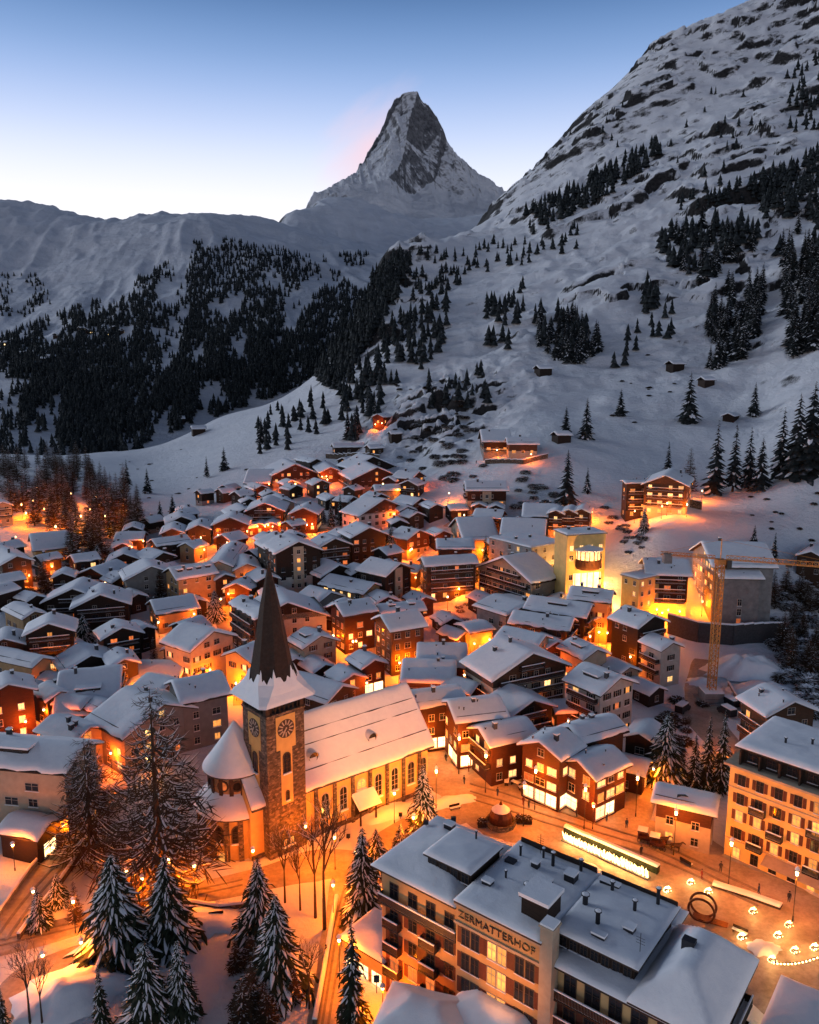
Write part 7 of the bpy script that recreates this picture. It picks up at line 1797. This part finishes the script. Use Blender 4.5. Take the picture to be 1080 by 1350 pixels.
def person(px, py, rot, coat, label, pose=0, gp=None, at_pt=None):
    p = at_pt or GR.hit(px, py); r_ = empty('person', p, rot, label, 'person', gp); st = .16 if pose == 0 else .05
    pts = [(0, 0, .95), (0, 0, 1.2), (0, 0, 1.42), (0, .01, 1.52), (.0, .02, 1.66), (0, .02, 1.74),
           (-.1, 0, .9), (-.11, st * .5, .5), (-.11, st * -.4, .1), (-.11, st * -.4 + .12, .05), (.1, 0, .9), (.11, -st * .2, .5), (.11, -st * 1.6, .12), (.11, -st * 1.6 + .12, .06),
           (-.2, 0, 1.4), (-.25, -.05, 1.13), (-.24, .06, .88), (.2, 0, 1.4), (.25, .04, 1.13), (.24, .14, .9)]
    ed = [(0, 1), (1, 2), (2, 3), (3, 4), (4, 5), (0, 6), (6, 7), (7, 8), (8, 9), (0, 10), (10, 11), (11, 12), (12, 13), (2, 14), (14, 15), (15, 16), (2, 17), (17, 18), (18, 19)]
    rad = [.16, .16, .15, .06, .1, .075, .1, .075, .05, .045, .1, .075, .05, .045, .075, .055, .04, .075, .055, .04]
    b_ = body(pts, ed, rad, 'body', coat, r_); PEOPLE.append(b_)
    mb = MB(); mb.lathe([(.005, 1.56), (.075, 1.6), (.1, 1.68), (.085, 1.745)], 12); h_ = mb.build('face', 'skin_tone', r_, True); h_.scale = (1.0, 1.12, 1); h_.location = (0, .03, 0)
    mb = MB(); mb.lathe([(.118, 1.71), (.12, 1.76), (.09, 1.83), (.01, 1.86)], 12); w_ = mb.build('hat', 'coat_dark', r_, True); w_.location = (0, .02, 0)
    return r_
PEOPLE = []
for k, (px, py, c_, lab) in enumerate(((738, 1062, 'coat_dark', 'person in a dark coat walking before the two white shop windows'), (618, 1018, 'coat_red', 'person in a red coat near the red gabled house'), (588, 1004, 'coat_dark', 'person in dark clothes by the lit shop door beside the church gable'),
    (800, 1084, 'coat_blue', 'person in a blue coat outside the brightest corner shop'), (714, 1056, 'coat_dark', 'person in dark clothes standing at the wooden terrace edge'), (845, 1128, 'coat_dark', 'person walking in the middle of the square'), (925, 1160, 'coat_red', 'person in red walking past the awning of the long hotel'),
    (1040, 1190, 'coat_dark', 'person in dark clothes along the long hotel wall'), (490, 1120, 'coat_dark', 'person in dark clothes walking up from the church lawn'), (656, 1050, 'coat_blue', 'person in blue crossing the square by the restaurant'), (628, 612, 'coat_dark', 'tiny person on the snow below the rocky terrace'),
    (552, 905, 'coat_dark', 'person in the glowing lane beside the plain roofed house'), (255, 1178, 'coat_dark', 'person walking below the choir'), (430, 1262, 'coat_dark', 'person walking down the steep lane'),
    (690, 1062, 'coat_red', 'person in red near the terrace of the red restaurant'), (697, 1066, 'coat_dark', 'person beside the one in red near the terrace'), (760, 1078, 'coat_dark', 'person looking into the corner shop window'), (826, 1092, 'coat_blue', 'person in blue at the end of the shop row'),
    (880, 1108, 'coat_dark', 'person next to the horse carriage'), (950, 1150, 'coat_dark', 'person near the awning of the long hotel'), (1000, 1180, 'coat_blue', 'person in blue walking along the long hotel'), (612, 1034, 'coat_dark', 'person in the middle of the glowing street by the church gable'), (575, 968, 'coat_red', 'person in red in the lane mouth by the church'))):
    person(px, py, k * 1.3, c_, lab, k % 2)
def horse(p, rot, label):
    r_ = empty('horse', p, rot, label, 'horse')
    pts = [(-.55, 0, 1.2), (0, 0, 1.15), (.5, 0, 1.22), (.8, 0, 1.55), (1.0, 0, 1.85), (1.3, 0, 1.7), (1.5, 0, 1.55), (-.75, 0, 1.2), (-.95, 0, .8),
           (-.6, .2, .95), (-.5, .2, .65), (-.66, .2, .4), (-.6, .2, .05), (-.6, -.2, .95), (-.5, -.2, .65), (-.66, -.2, .4), (-.6, -.2, .05), (.5, .2, .9), (.52, .2, .5), (.5, .2, .05), (.5, -.2, .9), (.52, -.2, .5), (.5, -.2, .05)]
    ed = [(0, 1), (1, 2), (2, 3), (3, 4), (4, 5), (5, 6), (0, 7), (7, 8), (0, 9), (9, 10), (10, 11), (11, 12), (0, 13), (13, 14), (14, 15), (15, 16), (2, 17), (17, 18), (18, 19), (2, 20), (20, 21), (21, 22)]
    rad = [.3, .3, .28, .19, .14, .11, .08, .08, .05, .17, .11, .07, .07, .17, .11, .07, .07, .13, .075, .065, .13, .075, .065]
    PEOPLE.append(body(pts, ed, rad, 'body', 'horse_coat', r_)); return r_
def carriage(px, py, rot, label, hl):
    p = GR.hit(px, py); r_ = empty('carriage', p, rot, label, 'carriage')
    mb = MB(); mb.box(-1.3, 1.0, -.65, .65, .6, .75); mb.box(-1.3, -1.2, -.65, .65, .751, 1.5); mb.box(-1.19, .3, -.65, -.58, .751, 1.15); mb.box(-1.19, .3, .58, .65, .751, 1.15); mb.box(.5, .9, -.6, .6, .751, 1.2); mb.build('body', 'shutter_paint', r_)
    mb = MB(); mb.box(-1.4, .2, -.75, .75, 2.0, 2.1, 0); mb.box(-1.38, .18, -.73, .73, 2.101, 2.25, 1); mb.box(-1.3, -1.22, -.6, -.55, 1.51, 2.0, 0); mb.box(-1.3, -1.22, .55, .6, 1.51, 2.0, 0); mb.box(.1, .17, -.6, -.55, 1.16, 2.0, 0); mb.box(.1, .17, .55, .6, 1.16, 2.0, 0); mb.build('canopy', ['coat_dark', 'snow'], r_)
    for sx, R_ in ((-.8, .55), (.7, .45)):
        for sy in (-.75, .75):
            mb = MB(); n = 16
            for k in range(n): mb.bar((sx + R_ * cos(2 * pi * k / n), sy, R_ + R_ * sin(2 * pi * k / n)), (sx + R_ * cos(2 * pi * (k + 1) / n), sy, R_ + R_ * sin(2 * pi * (k + 1) / n)), .045, 0, 4)
            for k in range(8): mb.bar((sx, sy, R_), (sx + R_ * cos(2 * pi * k / 8), sy, R_ + R_ * sin(2 * pi * k / 8)), .025, 0, 3)
            mb.build('wheel', 'dark_wood', r_)
    for sy in (-.35, .35):
        mb = MB(); mb.bar((1.0, sy, .7), (3.3, sy, 1.0), .04, 0, 5); mb.build('shaft', 'dark_wood', r_)
    q = p + Vector((2.6 * cos(rot), 2.6 * sin(rot), 0)); horse((q.x, q.y, float(GR.h(q.x, q.y)) + .1), rot, hl)
carriage(868, 1118, -.4, 'red horse carriage with a snowy canopy waiting on the square', 'brown horse harnessed to the carriage on the square')
carriage(852, 1110, -.4, 'second horse carriage waiting behind the first on the square', 'brown horse harnessed to the second carriage')
bpy.context.view_layer.update()
for b_ in PEOPLE: bake(b_)
# star ornament on the lone low house and stars on facades
def star(px, py, z, label, s=.9, rot=0, flat=False):
    p = at(px, py, z); mb = MB(); n = 10
    o0 = [(s * (1 if k % 2 == 0 else .4) * cos(pi / 2 + k * pi / 5), s * (1 if k % 2 == 0 else .4) * sin(pi / 2 + k * pi / 5)) for k in range(n)]
    vs = [(x, -.06, z_) for x, z_ in o0] + [(x, .06, z_) for x, z_ in o0]; mb.add(vs, [tuple(range(n)), tuple(range(2 * n - 1, n - 1, -1))] + [(k, n + k, n + (k + 1) % n, (k + 1) % n) for k in range(n)])
    o = mb.build('star_ornament', 'roof_slate' if flat else 'fairy_glow'); o.location = p; o.rotation_euler = (radians(80) if flat else 0, 0, rot); tag(o, label, 'star ornament')
star(898, 1047, 8.45, 'dark star lying on the snowy roof of the lone low house', 1.5, .5, True)
# lights in the far valley
for k, (px, py) in enumerate(((6, 456), (60, 478), (68, 475), (108, 437), (118, 440), (75, 446), (140, 443), (160, 440), (150, 436), (30, 470))):
    p = HL.hit(px, py)
    if p is None: continue
    r_ = empty('far_chalet', p, .3 * k, 'tiny lit chalet on the far wooded hillside', 'chalet', 'lit chalets on the far hillside')
    mb = MB(); mb.box(-5, 5, -4, 4, -4, 5, 0); mb.build('wall', 'dark_wood', r_); rs_m = roof_snow(12, 10, 8.2, .5, .5, k, 6, 6); roof_slab(12, 10, 8.2, .5).build('roof', 'roof_timber', r_); rs_m.build('snow_cover', 'snow', r_, True)
    for s in (-2.5, 0, 2.5):
        o = link('window', win(1.6, 1.8, 'pane_shop'), r_); o.location = (s, -4.004, 1.2); o.rotation_euler = (0, 0, pi)
# huts on the slope
for px, py, s, lab in ((716, 494, 1.0, 'dark hut under a snow roof alone on the upper meadow'), (890, 488, 1.0, 'small hut at a path on the slope below the groves'), (931, 508, .9, 'low dark barn on the meadow beside a broad spruce'), (740, 582, 1.1, 'dark barn behind the pale fronted house on the rocks'), (521, 578, .8, 'small hut over the crag foot'), (262, 572, .9, 'snowy hut on the lower meadow'), (235, 558, .8, 'second snowy hut further up the lower meadow')):
    p = GR.hit(px, py) or HL.hit(px, py); r_ = empty('hut', p, .4, lab, 'hut'); k_ = p.y / 450 * s
    mb = MB(); mb.box(-4 * k_, 4 * k_, -3 * k_, 3 * k_, -4, 3.2 * k_); mb.build('wall', 'dark_wood', r_)
    roof_slab(9.6 * k_, 7.6 * k_, 5.2 * k_, .5).build('roof', 'roof_timber', r_); roof_snow(9.6 * k_, 7.6 * k_, 5.2 * k_, .5, .5, int(px), 8, 8).build('snow_cover', 'snow', r_, True)
